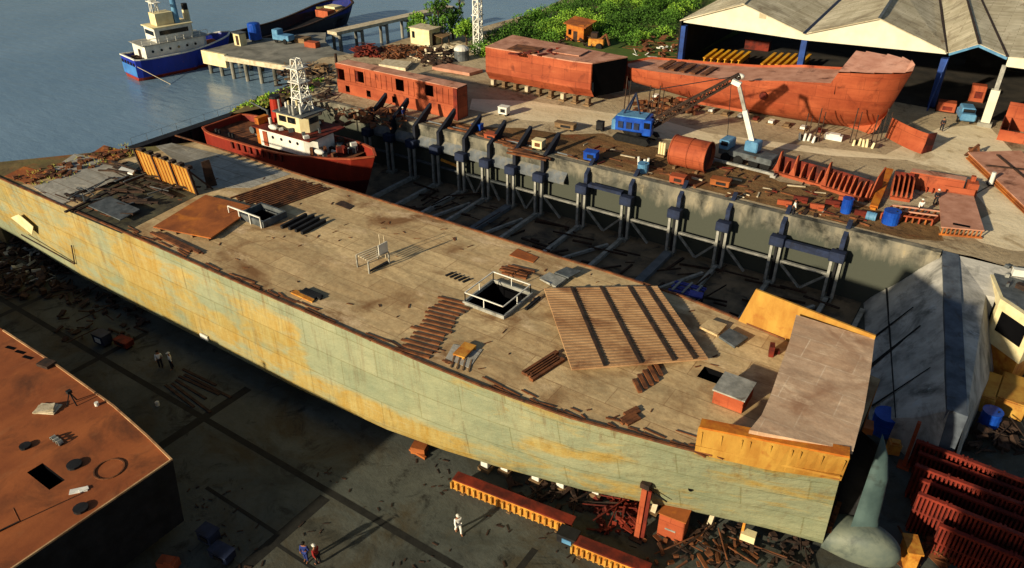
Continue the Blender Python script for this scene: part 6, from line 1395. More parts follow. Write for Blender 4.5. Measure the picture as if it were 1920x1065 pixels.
# ------------------------------------------------------------------ red framework on the quay edge
def frame_sec(name, label, p0, p1, hgt, n, m='red_oxide', m2='red_oxide_dark', depth=1.2, plate=True, cat='hull frame', tall=()):
    a, b = at(*p0, QZ), at(*p1, QZ); T = thing(name, label, cat, a.lerp(b, .5)); d = (b - a); u = d.normalized(); nrm = V((-u.y, u.x, 0))
    if nrm.y < 0: nrm = -nrm
    MB().bar(a + V((0, 0, .15)), b + V((0, 0, .15)), .5, .3).build('base_beam', m, T)
    if plate: MB().slab([a + nrm * depth, b + nrm * depth, b + nrm * (depth + .2) + V((0, 0, hgt)), a + nrm * (depth + .2) + V((0, 0, hgt))], .06).build('back_plate', m2, T)
    MB().bar(a + nrm * depth + V((0, 0, .1)), b + nrm * depth + V((0, 0, .1)), .2, .2).build('rear_beam', m2, T)
    for i in range(n):
        t = i / (n - 1); p = a.lerp(b, t); h_ = hgt * (1.45 if i in tall else U(.85, 1.05)); w_ = .6 if i in tall else .14
        MB().add([p + u * -w_ * .5 + V((0, 0, .3)), p + u * w_ * .5 + V((0, 0, .3)), p + nrm * depth + V((0, 0, .2)), p + nrm * depth * .95 + V((0, 0, h_)), p + nrm * depth * .6 + V((0, 0, h_)), p + nrm * .1 + V((0, 0, h_ * .5)),
                  ] + [q + u * .1 for q in (p + u * w_ * .5 + V((0, 0, .3)), p + u * w_ * .5 + V((0, 0, .3)), p + nrm * depth + V((0, 0, .2)), p + nrm * depth * .95 + V((0, 0, h_)), p + nrm * depth * .6 + V((0, 0, h_)), p + nrm * .1 + V((0, 0, h_ * .5)))],
                 [(0, 2, 3, 4, 5), (11, 10, 9, 8, 6), (0, 5, 11, 6), (5, 4, 10, 11), (4, 3, 9, 10), (3, 2, 8, 9)]).build('rib', m, T)
    return T
frame_sec('frame_section', 'low red framework with open ribs on the quay, right of the mobile crane', (1452, 325), (1545, 352), 1.6, 7, tall=(0, 2))
frame_sec('frame_section', 'red framework with close dark ribs, left of the tall upright plate', (1540, 352), (1620, 378), 1.8, 9, tall=(0,))
p = at(1626, 376, QZ); tag(MB().slab([p, p + V((.6, 2.6, 0)), p + V((.55, 2.3, 3.0)), p + V((.3, .8, 2.4))], .12).bar(p + V((0, 0, .1)), p + V((.6, 2.6, .1)), .4, .2).build('upright_plate', 'red_oxide', origin=p), 'tall red triangular plate standing upright amid the frameworks', 'plate')
a, b = at(1637, 392, QZ), at(1668, 318, QZ + .9); tag(MB().bar(a + V((0, 0, .25)), b, .75, .3).bar(a + V((0, 0, .25)), a + V((0, 0, .02)), .5, .5).build('leaning_beam', 'orange_primer', origin=a), 'broad bright orange beam leaning beside the tall red plate', 'beam')
frame_sec('frame_section', 'dark red ribbed piece right of the leaning orange beam', (1668, 372), (1705, 378), 2.0, 5, m2='red_oxide_dark', depth=2.4)
a = at(1700, 352, QZ); T = thing('box_girder', 'long orange-red box girder at the back of the frameworks', 'girder', a)
a2, b2 = at(1698, 352, QZ), at(1800, 370, QZ); MB().slab([a2, b2, b2 + V((0, .3, 1.7)), a2 + V((0, .3, 1.7))], .1).build('front_plate', 'red_oxide', T); MB().slab([a2 + V((0, .4, 1.7)), b2 + V((0, .4, 1.7)), b2 + V((0, 1.5, 1.7)), a2 + V((0, 1.5, 1.7))], .1).build('top_plate', 'red_oxide_deck', T)
MB().slab([a2 + V((0, 1.4, 0)), b2 + V((0, 1.4, 0)), b2 + V((0, 1.5, 1.6)), a2 + V((0, 1.5, 1.6))], .1).build('back_plate', 'red_oxide_dark', T)
b = MB()
for i in range(9): p = a2.lerp(b2, (i + .5) / 9); b.box(p + V((0, -.15, .25)), (.1, .35, .5))
b.build('stiffener', 'red_oxide_dark', T)
p = b2 + V((.7, .2, 0)); tag(MB().box(p + V((0, .5, .8)), (1.0, 1.2, 1.6), .2).box(p + V((-.1, .9, 1.85)), (.4, .5, .5), .2).build('end_block', 'red_oxide', origin=p), 'stubby orange block at the right end of the long box girder', 'block')
a, b = at(1650, 412, QZ), at(1745, 425, QZ); T = thing('frame_grid', 'flat brown grid of frames lying before the box girder', 'hull frame', a.lerp(b, .5)); dv = V((.5, 2.4, 0))
for i in range(9): p = a.lerp(b, i / 8); MB().bar(p + V((0, 0, .4)), p + dv + V((0, 0, .4)), .14, .6).build('frame', 'rust_plate' if i % 2 else 'red_oxide', T)
for k in range(3): q = dv * (k / 2); MB().bar(a + q + V((0, 0, .74)), b + q + V((0, 0, .74)), .16, .12).build('stringer', 'red_oxide_deck' if k else 'red_oxide', T)
P_ = [at(1765, 425, QZ + .9), at(1846, 432, QZ + .9), at(1826, 368, QZ + .9), at(1760, 358, QZ + .9)]
T = thing('flat_panel', 'pale brown flat panel block with an orange far edge, right of the frameworks', 'panel', P_[0]); MB().slab(P_, .12).build('top_plate', 'red_oxide_deck', T)
MB().slab([P_[3] + V((0, .06, -.2)), P_[2] + V((0, .06, -.2)), P_[2] + V((.0, .5, .45)), P_[3] + V((0, .5, .45))], .1).build('edge_plate', 'red_oxide', T)
b = MB()
for i in range(10): p = P_[0].lerp(P_[1], (i + .5) / 10); b.bar(p + V((0, .1, -.13)), p + V((0, .1, -.85)), .12)
b.bar(P_[0] + V((0, .1, -.8)), P_[1] + V((0, .1, -.8)), .2, .16); b.build('leg', 'rust_plate', T)
MB().box(P_[0].lerp(P_[1], .5) + V((-.2, .6, .02)), (1.4, .35, .06), .1).build('slot', 'opening_shade', T)
# litter on the quay
for k, (m_, n, lab) in enumerate((('rust_bar', 120, 'brown bars, plates and offcuts strewn along the quay edge'), ('rust_dark', 80, 'dark scrap bits strewn along the quay edge'), ('timber_pale', 34, 'pale planks and packing lying about the quay edge'), ('red_oxide_dark', 40, 'dull red offcuts strewn along the quay edge'))):
    sg = MB()
    for i in range(n):
        t = U(0, 1); px = 740 + t * 900; py = 238 + t * 175 + U(-8, 34) - (30 if rnd.random() < .35 else 0) - t * 18
        p = at(px, py, QZ); an = rnd.choice([0, .1, 1.5]) + U(-.3, .3); L = U(.3, 1.9)
        if p.y < 71.6 or (p.x < -40 and p.y < 76): continue
        sg.box(p + V((0, 0, U(.02, .1))), (L, U(.06, .35), U(.04, .2)), an)
    tag(sg.build('quay_litter', m_, origin=at(1150, 300, QZ)), lab, 'litter', kind='stuff')
sg = MB()
for i in range(12):
    p = at(860 + i * 10 + U(-5, 60), 236 + i * 5 + U(-8, 8), QZ); sg.bar(p + V((-2.5, U(-.5, .5), .12)), p + V((2.5, U(-.5, .5), .12)), .3, .2)
tag(sg.build('beam_row', 'rust_bar', origin=at(980, 262, QZ)), 'loose rows of long brown beams laid out on the quay left of the blue crane', 'beams', kind='stuff')
for i, (px, py) in enumerate(((1470, 385), (1500, 378), (1530, 392), (1560, 385), (1585, 378), (1615, 405))):
    p = at(px, py, QZ); tag(MB().box(p + V((0, 0, .3)), (1.4, .3, .5), .2).box(p + V((.4, .2, .15)), (.5, 1.0, .25), .2).build('frame_bracket', 'red_oxide_dark' if i % 2 else 'red_oxide', origin=p), 'small red steel bracket lying before the frameworks', 'bracket', 'steel brackets on the quay edge')
# ------------------------------------------------------------------ inside the shed
for k, (p0, p1, n, L) in enumerate((((1318, 128), (1382, 133), 6, 5.0), ((1425, 140), (1492, 143), 6, 6.5))):
    a, b = at(*p0, QZ), at(*p1, QZ)
    for i in range(n):
        p = a.lerp(b, i / (n - 1)); T = thing('yellow_girder', 'yellow girder in the %s row of girders inside the shed' % ('left', 'right')[k], 'girder', p, 'yellow girders in the shed')
        MB().ibeam(p + V((0, 0, 1.3)), p + V((0, L, 1.6)), .45, .7, .12).build('beam', 'yellow_paint', T)
        MB().bx(p.x - .3, p.x + .3, p.y + .3, p.y + .6, QZ, QZ + .9).build('stand', 'rust_dark', T); MB().bx(p.x - .3, p.x + .3, p.y + L - .7, p.y + L - .4, QZ, QZ + 1.1).build('stand', 'rust_dark', T)
for i, (px, py, d, lab) in enumerate(((1420, 92, (4, 2, 1.6), 'dark red machine block at the back of the shed between the girder rows'), (1300, 128, (2, 1.2, 1.0), 'brown crate at the left mouth of the shed'), (1408, 134, (1.0, 1.0, .8), 'small yellow-brown bin between the girder rows'))):
    p = at(px, py, QZ); T = thing(('machine_block', 'crate', 'bin')[i], lab, ('machine', 'crate', 'bin')[i], p); MB().box(p + V((0, 0, d[2] / 2)), d, .1).build('body', ('red_oxide_dark', 'timber', 'gold_bar')[i], T, bevel=.05); MB().box(p + V((0, 0, d[2] + .06)), (d[0] * 1.05, d[1] * 1.05, .1), .1).build('lid', ('rust_dark', 'timber', 'rust_bar')[i], T)
# ------------------------------------------------------------------ background yard
p = at(788, 84, QZ); T = thing('cream_hut', 'small cream flat-roofed hut by the water', 'hut', p); 
MB().bx(p.x - 2.1, p.x + 2.1, p.y, p.y + 3, QZ - .1, QZ + 2.6).build('wall', 'cream_paint', T); MB().bx(p.x - 2.3, p.x + 2.3, p.y - .2, p.y + 3.2, QZ + 2.603, QZ + 2.75).build('roof', 'timber_pale', T)
MB().bx(p.x - 1.7, p.x - 1.1, p.y - .03, p.y + .02, QZ + 1.0, QZ + 2.1).build('window', 'dark_glass', T); MB().bx(p.x + 2.1, p.x + 2.13, p.y + .8, p.y + 1.7, QZ, QZ + 2.0).build('door', 'rust_dark', T)
p = at(808, 84, QZ); T = thing('lean_to', 'low brown lean-to against the right side of the cream hut', 'lean-to', p)
MB().slab([p + V((0, 0, 1.9)), p + V((2.6, 0, 1.5)), p + V((2.6, 2.2, 1.6)), p + V((0, 2.2, 2.0))], .1).build('roof', 'timber', T)
for x, y in ((.2, .1), (2.4, .1), (2.4, 2), (.2, 2)): MB().bar(p + V((x, y, 0)), p + V((x, y, 1.5)), .14).build('post', 'bark', T)
p = at(897, 98, QZ); top = p + V((0, 0, 19)); T = thing('lattice_tower', 'tall slim white lattice tower rising out of the picture left of the square hull section', 'tower', p)
MB().lattice(p, top, 1.1, .9, .16, 16).build('mast', 'white_paint', T); MB().box(p + V((0, 0, .2)), (1.8, 1.8, .4)).build('footing', 'concrete', T)
for z in (6, 12): MB().box(p + V((0, 0, z)), (1.5, 1.5, .1)).build('platform', 'white_paint', T)
p = at(1078, 82, QZ); T = thing('shanty', 'rusty orange tin-roofed shanty at the foot of the green hill', 'shanty', p)
MB().bx(p.x - 1.8, p.x + 1.6, p.y, p.y + 3, QZ, QZ + 3.2).build('wall', 'orange_primer', T); MB().slab([p + V((-2.2, -.5, 3.3)), p + V((2.2, -.5, 3.0)), p + V((2.2, 3.5, 3.5)), p + V((-2.2, 3.5, 3.8))], .1).build('roof', 'rust_plate', T)
MB().bx(p.x - .4, p.x + .4, p.y - .04, p.y + .02, QZ + .1, QZ + 2.1).build('door', 'rust_dark', T); MB().bx(p.x - 1.4, p.x - .8, p.y - .04, p.y + .02, QZ + 1.4, QZ + 2.3).build('window', 'opening_shade', T)
p = at(1118, 92, QZ); T = thing('scrap_loader', 'yellow-brown old loader half hidden by scrap beside the shanty', 'loader', p)
MB().box(p + V((0, 0, 1.2)), (2.6, 1.6, 1.2), .3).build('body', 'gold_bar', T, bevel=.1); MB().bar(p + V((.8, 0, 1.8)), p + V((2.0, -.6, 2.8)), .3).bar(p + V((2.0, -.6, 2.8)), p + V((2.9, -1.0, 1.2)), .26).build('arm', 'rust_bar', T)
for sx in (-.9, .9): MB().tube(p + V((sx, -1.0, .6)), p + V((sx, -.6, .6)), .6, n=12).build('wheel', 'tyre', T)
c_ = MB().box(p + V((-.5, .1, 2.2)), (1.1, 1.3, .9), .3).build('cab', 'rust_dark', T)
def heap(px0, px1, py0, py1, n, m, label, z=QZ, h=1.6, s=(.3, 2.2), bs=1.0):
    sg = MB(); c = at((px0 + px1) / 2, (py0 + py1) / 2, z)
    for i in range(n):
        u, v = U(-1, 1), U(-1, 1); p = at((px0 + px1) / 2 + u * (px1 - px0) / 2, (py0 + py1) / 2 + v * (py1 - py0) / 2, z); hh = h * max(0, 1 - .8 * (u * u + v * v) ** .5); zz = U(0, 1) * hh
        k = rnd.random()
        if k < .07:                                       # now and then a bent plate or a long rod
            L = U(.8, 1.8) * bs; q = p + V((0, 0, zz + .2)); a = U(0, 3); e1 = V((math.cos(a), math.sin(a), U(-.2, .3))) * L; e2 = V((-math.sin(a), math.cos(a), U(-.2, .2))) * L * .6; sg.slab([q, q + e1, q + e1 + e2, q + e2], .04)
        elif k < .14:
            an, L = U(0, 3.14), U(2, 4); d = V((math.cos(an), math.sin(an), U(-.15, .2))) * L / 2; sg.tube(p + V((0, 0, zz + .3)) - d, p + V((0, 0, zz + .3)) + d, .05, .05, 6)
        elif k < .55:
            an, L = U(0, 3.14), U(*s); d = V((math.cos(an), math.sin(an), U(-.3, .3))) * L / 2; sg.bar(p + V((0, 0, zz + .15)) - d, p + V((0, 0, zz + .15)) + d, U(.06, .25), U(.05, .2))
        else: sg.box(p + V((0, 0, zz + .1)), (U(.2, 1.1) * bs, U(.2, .9) * bs, U(.08, .6) * bs), U(0, 3), U(-.5, .5), U(-.5, .5))
    return tag(sg.build('scrap_heap', m, origin=c), label, 'scrap', kind='stuff')
heap(665, 715, 92, 108, 90, 'red_oxide_dark', 'reddish scrap heap behind the deckhouse block, nearest the jetty')
heap(715, 800, 90, 112, 130, 'rust_bar', 'brown scrap heap below the cream hut')
heap(790, 850, 95, 125, 120, 'rust_dark', 'dark scrap heap between the cream hut and the lattice tower')
heap(770, 860, 85, 120, 40, 'timber_pale', 'pale boards sticking out of the scrap heaps below the cream hut')
heap(1040, 1150, 70, 92, 110, 'rust_dark', 'dark scrap around the shanty')
heap(1185, 1275, 68, 112, 90, 'rust_bar', 'brown clutter on the bare slope left of the shed')
heap(1190, 1270, 75, 112, 24, 'white_paint', 'white rags and boxes amid the clutter left of the shed', h=.6)
heap(520, 620, 125, 215, 120, 'rust_dark', 'dark scrap on the quay behind the red tug', h=1.0)
heap(530, 625, 120, 160, 60, 'timber', 'grey timber on the quay between jetty and deckhouse block', h=.8)
heap(620, 760, 205, 238, 70, 'rust_bar', 'brown scrap along the foot of the deckhouse block', h=.5)
for i, (pts, m, lab) in enumerate(((((710, 120), (760, 128), (772, 116), (722, 110)), 'timber_pale', 'pale flat slab lying behind the deckhouse block'), (((810, 125), (880, 137), (905, 130), (838, 118)), 'red_oxide_deck', 'reddish brown plate lying left of the square hull section'))):
    P4 = [at(x, y, QZ + .5) for x, y in pts]; tag(MB().slab(P4, .45).build('slab', m, origin=P4[0]), lab, 'slab')
p = at(866, 112, QZ); T = thing('white_tank', 'white round-topped tank before the lattice tower', 'tank', p); MB().tube(p, p + V((0, 0, 1.6)), 1.2, n=18).build('shell', 'steel_grey', T); MB().ball(p + V((0, 0, 1.6)), 1.25, (1, 1, .55), lo=0).build('dome', 'white_paint', T)
# ------------------------------------------------------------------ wheelhouse and stacks at the lower right
T = thing('wheelhouse_block', 'cream wheelhouse block with dark window openings at the right edge', 'wheelhouse', at(1890, 640, 0))
z0, z1 = 2.6, 6.7
pv_ = [at(1856, 512, z1), at(1876, 560, z1), at(1945, 606, z1), at(2005, 570, z1), at(1955, 486, z1), at(1874, 484, z1)]
cen = sum((V((p.x, p.y, 0)) for p in pv_), V()) / 6
pl_ = [(p.x, p.y) for p in pv_]
MB().prism([tuple((cen + (V((x, y, 0)) - cen) * .97).xy) for x, y in pl_], z0, z1 - .75).build('wall', 'cream_paint', T)
MB().prism(pl_, z1 - .748, z1).build('eave_band', 'cream_paint', T); MB().prism([tuple((cen + (V((x, y, 0)) - cen) * .88).xy) for x, y in pl_], z1 + .002, z1 + .06).build('roof', 'steel_grey', T)
for i, nw in ((0, 1), (1, 1), (2, 2)):
    a, b = (cen + (V((pl_[i][0], pl_[i][1], 0)) - cen) * .97), (cen + (V((pl_[i + 1][0], pl_[i + 1][1], 0)) - cen) * .97); n_ = V(((b - a).y, -(b - a).x, 0)).normalized()
    if n_.dot(a - cen) < 0: n_ = -n_
    for k in range(nw):
        t0, t1 = (k + .14) / nw, (k + .86) / nw; p, q = a.lerp(b, t0) + n_ * .015, a.lerp(b, t1) + n_ * .015
        f_ = MB().slab([p + V((0, 0, 3.9)), q + V((0, 0, 3.9)), q + V((0, 0, 5.75)), p + V((0, 0, 5.75))], .03).build('window', 'opening_shade', T)
MB().prism([tuple((cen + (V((x, y, 0)) - cen) * .9).xy) for x, y in pl_], .05, z0 - .003).build('base_frame', 'gold_bar', T)
for i in range(16): p = cen + V((U(-1.6, 1.6), U(-2.2, 2.2), z1 + .06 + U(.05, .3))); MB().box(p, (U(.2, .8), U(.2, .8), U(.1, .5)), U(0, 3)).build('roof_fitting', rnd.choice(['steel_grey', 'rust_dark', 'steel_light']), T)
pp = cen + V((-.4, 1.2, z1)); tag(MB().box(pp + V((0, 0, .5)), (1.2, .5, .6), .3).build('white_bin', 'white_paint', origin=pp), 'white box on top of the cream wheelhouse block', 'box')
# yellow plate boxes
for i, (px, py, d, lab, m) in enumerate(((1800, 745, (1.8, 3.2, 1.2), 'mustard steel box in the shade, leftmost before the red ribbed panels', 'gold_bar'), (1838, 745, (2.0, 4.0, 1.4), 'mustard steel box in the middle of the yellow boxes', 'yellow_primer'), (1892, 755, (2.2, 4.2, 1.4), 'pale mustard steel box nearest the right edge', 'yellow_primer'))):
    p = at(px, py, 0); T = thing('steel_box', lab, 'steel box', p); MB().box(p + V((0, 0, d[2] / 2)), d, -.06).build('body', m, T, bevel=.04); MB().box(p + V((0, 0, d[2] + .04)), (d[0] * .9, d[1] * .94, .08), -.06).build('lid', m, T)
    for k in range(3): MB().box(p + V((0, d[1] * (.3 * k - .3), d[2] * .5)), (d[0] + .08, .12, d[2] * .96), -.06).build('strap', 'rust_bar', T)
p = at(1820, 668, 0); T = thing('steel_table', 'dark steel work table below the ramp crest, grey edge strip', 'table', p)
MB().box(p + V((.6, 0, 1.5)), (3.2, 2.4, .15), -.05).build('top', 'rust_dark', T)
for sx in (-.8, 2.0):
    for sy in (-1.0, 1.0): MB().bar(p + V((sx, sy, 0)), p + V((sx, sy, 1.4)), .16).build('leg', 'rust_bar', T)
MB().bar(p + V((-.9, -1.4, 1.62)), p + V((2.3, -1.3, 1.62)), .25, .15).build('edge_strip', 'steel_light', T)
p = at(1905, 690, 0); T = thing('rusty_bench', 'rusty orange stand under the cream wheelhouse, at the right edge', 'stand', p); MB().box(p + V((0, 0, 1.0)), (2.6, 1.6, .3), -.05).build('top', 'orange_primer', T)
for sx in (-1.1, 1.1): MB().box(p + V((sx, 0, .42)), (.2, 1.3, .84), -.05).build('leg', 'rust_bar', T)
# red ribbed panels, lower right
for i, (p0, p1, zt, n) in enumerate((((1718, 826), (1960, 918), 2.6, 28), ((1722, 848), (1960, 938), 2.2, 28), ((1716, 872), (1960, 962), 2.9, 28), ((1724, 898), (1960, 990), 2.4, 28), ((1722, 925), (1960, 1022), 3.3, 28), ((1762, 985), (1960, 1066), 2.6, 24))):
    lab = '%s red ribbed panel on edge at lower right, counted from the ramp side' % ORD[i]
    a, b = at(*p0, zt), at(*p1, zt); T = thing('ribbed_panel', lab, 'ribbed panel', V((a.x, a.y, 0)), 'red ribbed panels lower right'); d = b - a; z = V((0, 0, 1))
    MB().hexa([V((a.x, a.y + .25, .02)), V((b.x, b.y + .25, .02)), V((b.x, b.y + .33, .02)), V((a.x, a.y + .33, .02)), a + V((0, .25, -.1)), b + V((0, .25, -.1)), b + V((0, .33, -.1)), a + V((0, .33, -.1))]).build('plate', 'red_oxide_dark', T)
    MB().bar(a, b, .3, .16).build('top_flange', 'red_rib', T)
    MB().bar(a + V((0, .05, -1.4)), b + V((0, .05, -1.4)), .3, .14).build('stringer', 'red_oxide_dark', T)
    for k in range(n): p = a.lerp(b, (k + .5) / n); MB().bx(p.x - .06, p.x + .06, p.y - .12, p.y + .247, .02, zt - .1 + U(-.05, .25)).build('rib', 'red_rib', T)
a = at(1718, 826, 2.6); tag(MB().bar(V((a.x - .2, a.y, 0)), a + V((-.2, 0, 1.6)), .3, .25).box((a.x - .2, a.y, .1), (.8, .8, .2)).build('end_post', 'red_oxide', origin=V((a.x - .2, a.y, 0))), 'upright red post at the left end of the ribbed panels', 'post')
p = at(1676, 838, 1.0); tag(MB().box(p, (.8, .8, .9), .3).box(p + V((0, 0, .5)), (.5, .5, .15), .3).build('yellow_can', 'gold_bar', origin=p), 'small golden can below the big blue drum by the bow', 'can')
p = at(1625, 800, 4.5); tag(MB().box(p, (.8, 1.0, .5), .2).bar(p, V((p.x, p.y + .2, 0)), .3).build('staging', 'rust_plate', origin=p), 'little rusty staging block behind the bow', 'staging')
p = at(1770, 826, 2.0); tag(MB().bar(V((p.x, p.y, 0)), p + V((0, 0, .3)), .14).box(p + V((0, 0, .4)), (.4, .3, .35), .2).build('lamp_post', 'steel_light', origin=p), 'small white lamp head on a pole behind the ribbed panels', 'lamp')
heap(1660, 1780, 770, 800, 50, 'rust_dark', 'dark bits at the lower end of the grey ramp', z=0.0, h=.8)
heap(1730, 1920, 805, 850, 70, 'rust_dark', 'dark scrap between the mustard boxes and the ribbed panels', z=0.0, h=1.0)
heap(1690, 1800, 1000, 1070, 40, 'rust_bar', 'brown scrap at the foot of the bulb', z=0.0, h=.6)
p = at(1700, 1050, .4); tag(MB().box(p + V((0, 0, .6)), (.7, 1.4, 1.6), .4).box(p + V((0, 0, 1.45)), (.9, 1.6, .12), .4).build('crate', 'gold_bar', origin=p), 'yellowish upright crate at the foot of the bulb', 'crate')

# ------------------------------------------------------------------ foreground on the dock floor
for k, (p0, p1, n, lab) in enumerate((((850, 905), (1072, 992), 20, 'long golden notched girder with dark red top lying beside the ship, left of two'), ((1076, 1026), (1215, 1082), 13, 'long golden notched girder with dark red top, right of two at the lower edge'))):
    a, b = at(*p0, .5), at(*p1, .5); T = thing('notched_girder', lab, 'girder', a.lerp(b, .5), 'golden girders beside the ship'); u = (b - a).normalized(); nn = V((-u.y, u.x, 0))
    MB().bar(a - V((0, 0, .1)), b - V((0, 0, .1)), .18, .9).build('web', 'gold_bar', T)
    MB().bar(a + nn * .3 + V((0, 0, .42)), b + nn * .3 + V((0, 0, .42)), .8, .12).build('top_flange', 'red_oxide_dark', T)
    for i in range(n): p = a.lerp(b, (i + .5) / n); MB().bar(p - nn * .13 + V((0, 0, -.35)) - u * .24, p - nn * .13 + V((0, 0, .25)) - u * .24, .3, .14).build('notch_block', 'yellow_primer', T)
    for t in (.1, .5, .9): p = a.lerp(b, t); MB().box((p.x, p.y + .1, -.28 + .28), (.3, .9, .1)).build('bearer', 'timber', T)
p = at(1195, 1008, 0); T = thing('red_post', 'tall rusty red post standing before the bow of the ship', 'post', p)
tp_ = V((p.x + .1, p.y + .1, 4.6)); MB().bar(p + V((0, 0, .1)), tp_, .42, .35).build('post', 'red_oxide', T); MB().bar(p + V((.3, 0, .1)), tp_ + V((.28, 0, -.2)), .12, .3).build('post_flange', 'red_oxide_dark', T)
MB().box(tp_ + V((0, 0, .2)), (.6, .5, .4)).build('head', 'rust_dark', T); MB().bar(tp_, tp_ + V((1.2, .8, -1.3)), .08).build('stay_line', 'black_steel', T); MB().box(p + V((0, 0, .06)), (.9, .9, .12)).build('base_plate', 'rust_dark', T)
p = at(1253, 1010, 0); T = thing('red_locker', 'rust-red steel locker with a pale label stripe right of the red post', 'locker', p); MB().box(p + V((0, .6, 1.0)), (1.7, 1.3, 2.0), .1).build('body', 'red_oxide', T, bevel=.05); MB().box(p + V((0, .6, 2.04)), (1.8, 1.4, .08), .1).build('lid', 'rust_plate', T); MB().box(p + V((.05, -.07, .9)), (.7, .04, .12), .1).build('stripe', 'steel_light', T)
p = at(1388, 1015, 0); T = thing('yellow_stand', 'pale yellow box on a pole under the bow', 'stand', p); MB().bar(p, p + V((0, 0, 2.2)), .16).build('pole', 'gold_bar', T); MB().box(p + V((.4, 0, .8)), (.9, .6, .55), .1).build('box', 'cream_paint', T); MB().box(p + V((0, 0, 2.3)), (.5, .4, .3)).build('head', 'rust_dark', T)
p = at(1330, 985, 0); T = thing('pale_prop', 'short pale prop under the turn of the bow', 'prop', p); MB().bar(p, p + V((.1, .5, 1.4)), .3).build('prop', 'timber_pale', T); MB().box(p + V((0, 0, .06)), (.7, .7, .12)).build('sole', 'timber', T)
p = at(1225, 960, 0); T = thing('pale_prop', 'short grey pale block behind the red post, under the ship side', 'prop', p); MB().bar(p, p + V((.1, .2, 1.2)), .35).build('prop', 'timber_pale', T); MB().box(p + V((0, 0, .06)), (.7, .7, .12)).build('sole', 'timber', T)
heap(1110, 1200, 935, 1000, 80, 'red_oxide_dark', 'dark red scrap under the ship left of the red post', z=0.0, h=.5, s=(.3, 1.2), bs=.5)
heap(960, 1120, 905, 960, 70, 'rust_dark', 'black scrap in the shade between the golden girder and the ship', z=0.0, h=.4, s=(.3, 1.3), bs=.5)
heap(1280, 1520, 985, 1065, 90, 'rust_dark', 'dark scrap spread under the bow of the big ship', z=0.0, h=.2, s=(.3, 1.3), bs=.45)
heap(1200, 1420, 1010, 1065, 40, 'rust_bar', 'brown timber and scrap below the locker at the lower edge', z=0.0, h=.3, s=(.3, 1.6), bs=.5)
heap(-10, 130, 450, 560, 190, 'rust_dark', 'dark tangled scrap heap beside the after part of the ship', z=0.0, h=1.6)
heap(0, 110, 465, 540, 36, 'steel_light', 'pale bent pieces in the tangled scrap heap at the left edge', z=0.0, h=1.6, s=(.6, 1.6))
heap(110, 270, 540, 640, 80, 'rust_dark', 'dark scrap along the foot of the ship at the left', z=0.0, h=.4, s=(.3, 1.4), bs=.6)
pa, pb = at(352, 694, .0), at(432, 742, .0)
for i in range(6):
    o_ = V((U(-.6, .6), -.2 - i * .42 + U(-.1, .1), .05)); q0, q1 = pa + o_, pa.lerp(pb, U(.6, 1.0)) + o_ + V((0, U(-.5, .5), 0))
    tag(MB().bar(q0, q1, .22, .1).build('plank', 'rust_dark', origin=q0), 'long brown plank lying on the slab along the foot of the ship', 'plank', 'planks along the foot of the ship')
cabin(196, 645, 'dark welding set with white fittings on the shaded slab at the left', 'steel_blue_dark', (1.4, 1.0, .9), z=0.0, dark='white_paint')
cabin(235, 650, 'rust-brown trolley right of the dark welding set at the left', 'red_oxide_dark', (1.6, .9, .5), 'trolley', 'trolley', z=0.0)
cabin(1065, 1018, 'black compressor with a bright fitting by the end of the left golden girder', 'black_steel', (1.3, .9, .7), 'compressor', 'compressor', z=0.0, dark='light_blue_paint')
cabin(395, 1015, 'navy blue machine in deep shade left of the wide joint, upper of two', 'steel_blue_dark', (1.2, .9, .8), 'air_compressor', 'compressor', z=0.0)
cabin(420, 1048, 'navy blue machine in deep shade at the lower edge, lower of two', 'steel_blue_dark', (1.5, .9, .6), 'air_compressor', 'compressor', z=0.0)
p = at(318, 1062, 0); tag(MB().box(p + V((0, 0, .3)), (1.2, .7, .6), .4).box(p + V((.2, 0, .7)), (.5, .5, .2), .4).build('red_crate', 'red_oxide', origin=p), 'dull red crate in the shade at the lower edge', 'crate')
p = at(787, 846, 0); tag(MB().box(p + V((0, 0, .3)), (1.1, .8, .6), .3).bar(p + V((-.7, -.3, .05)), p + V((.9, -.4, .1)), .2).build('crate', 'rust_plate', origin=p), 'brown crate under the turn of the bilge above the slab joint', 'crate')
p = at(296, 760, 0); tag(MB().tube(p, p + V((0, 0, .35)), .16, n=10).tube(p + V((0, 0, .35)), p + V((0, 0, .4)), .1, n=8).build('paint_pot', 'white_paint', origin=p), 'white pot on the shaded slab near the orange hull edge', 'pot')
sg = MB()
for c_ in range(16):
    q = at(U(380, 1300), U(850, 1060), .0)
    for i in range(rnd.randint(3, 14)):
        p = q + V((rnd.gauss(0, .9), rnd.gauss(0, .7), 0)); L = U(.05, .5); an = U(0, 3); d = V((math.cos(an), math.sin(an), 0)) * L / 2; sg.bar(p - d + V((0, 0, .03)), p + d + V((0, 0, .03)), U(.03, .12), .04)
tag(sg.build('floor_litter', 'rust_dark', origin=at(800, 950, 0)), 'small dark crumbs scattered over the dock floor slabs', 'litter', kind='stuff')
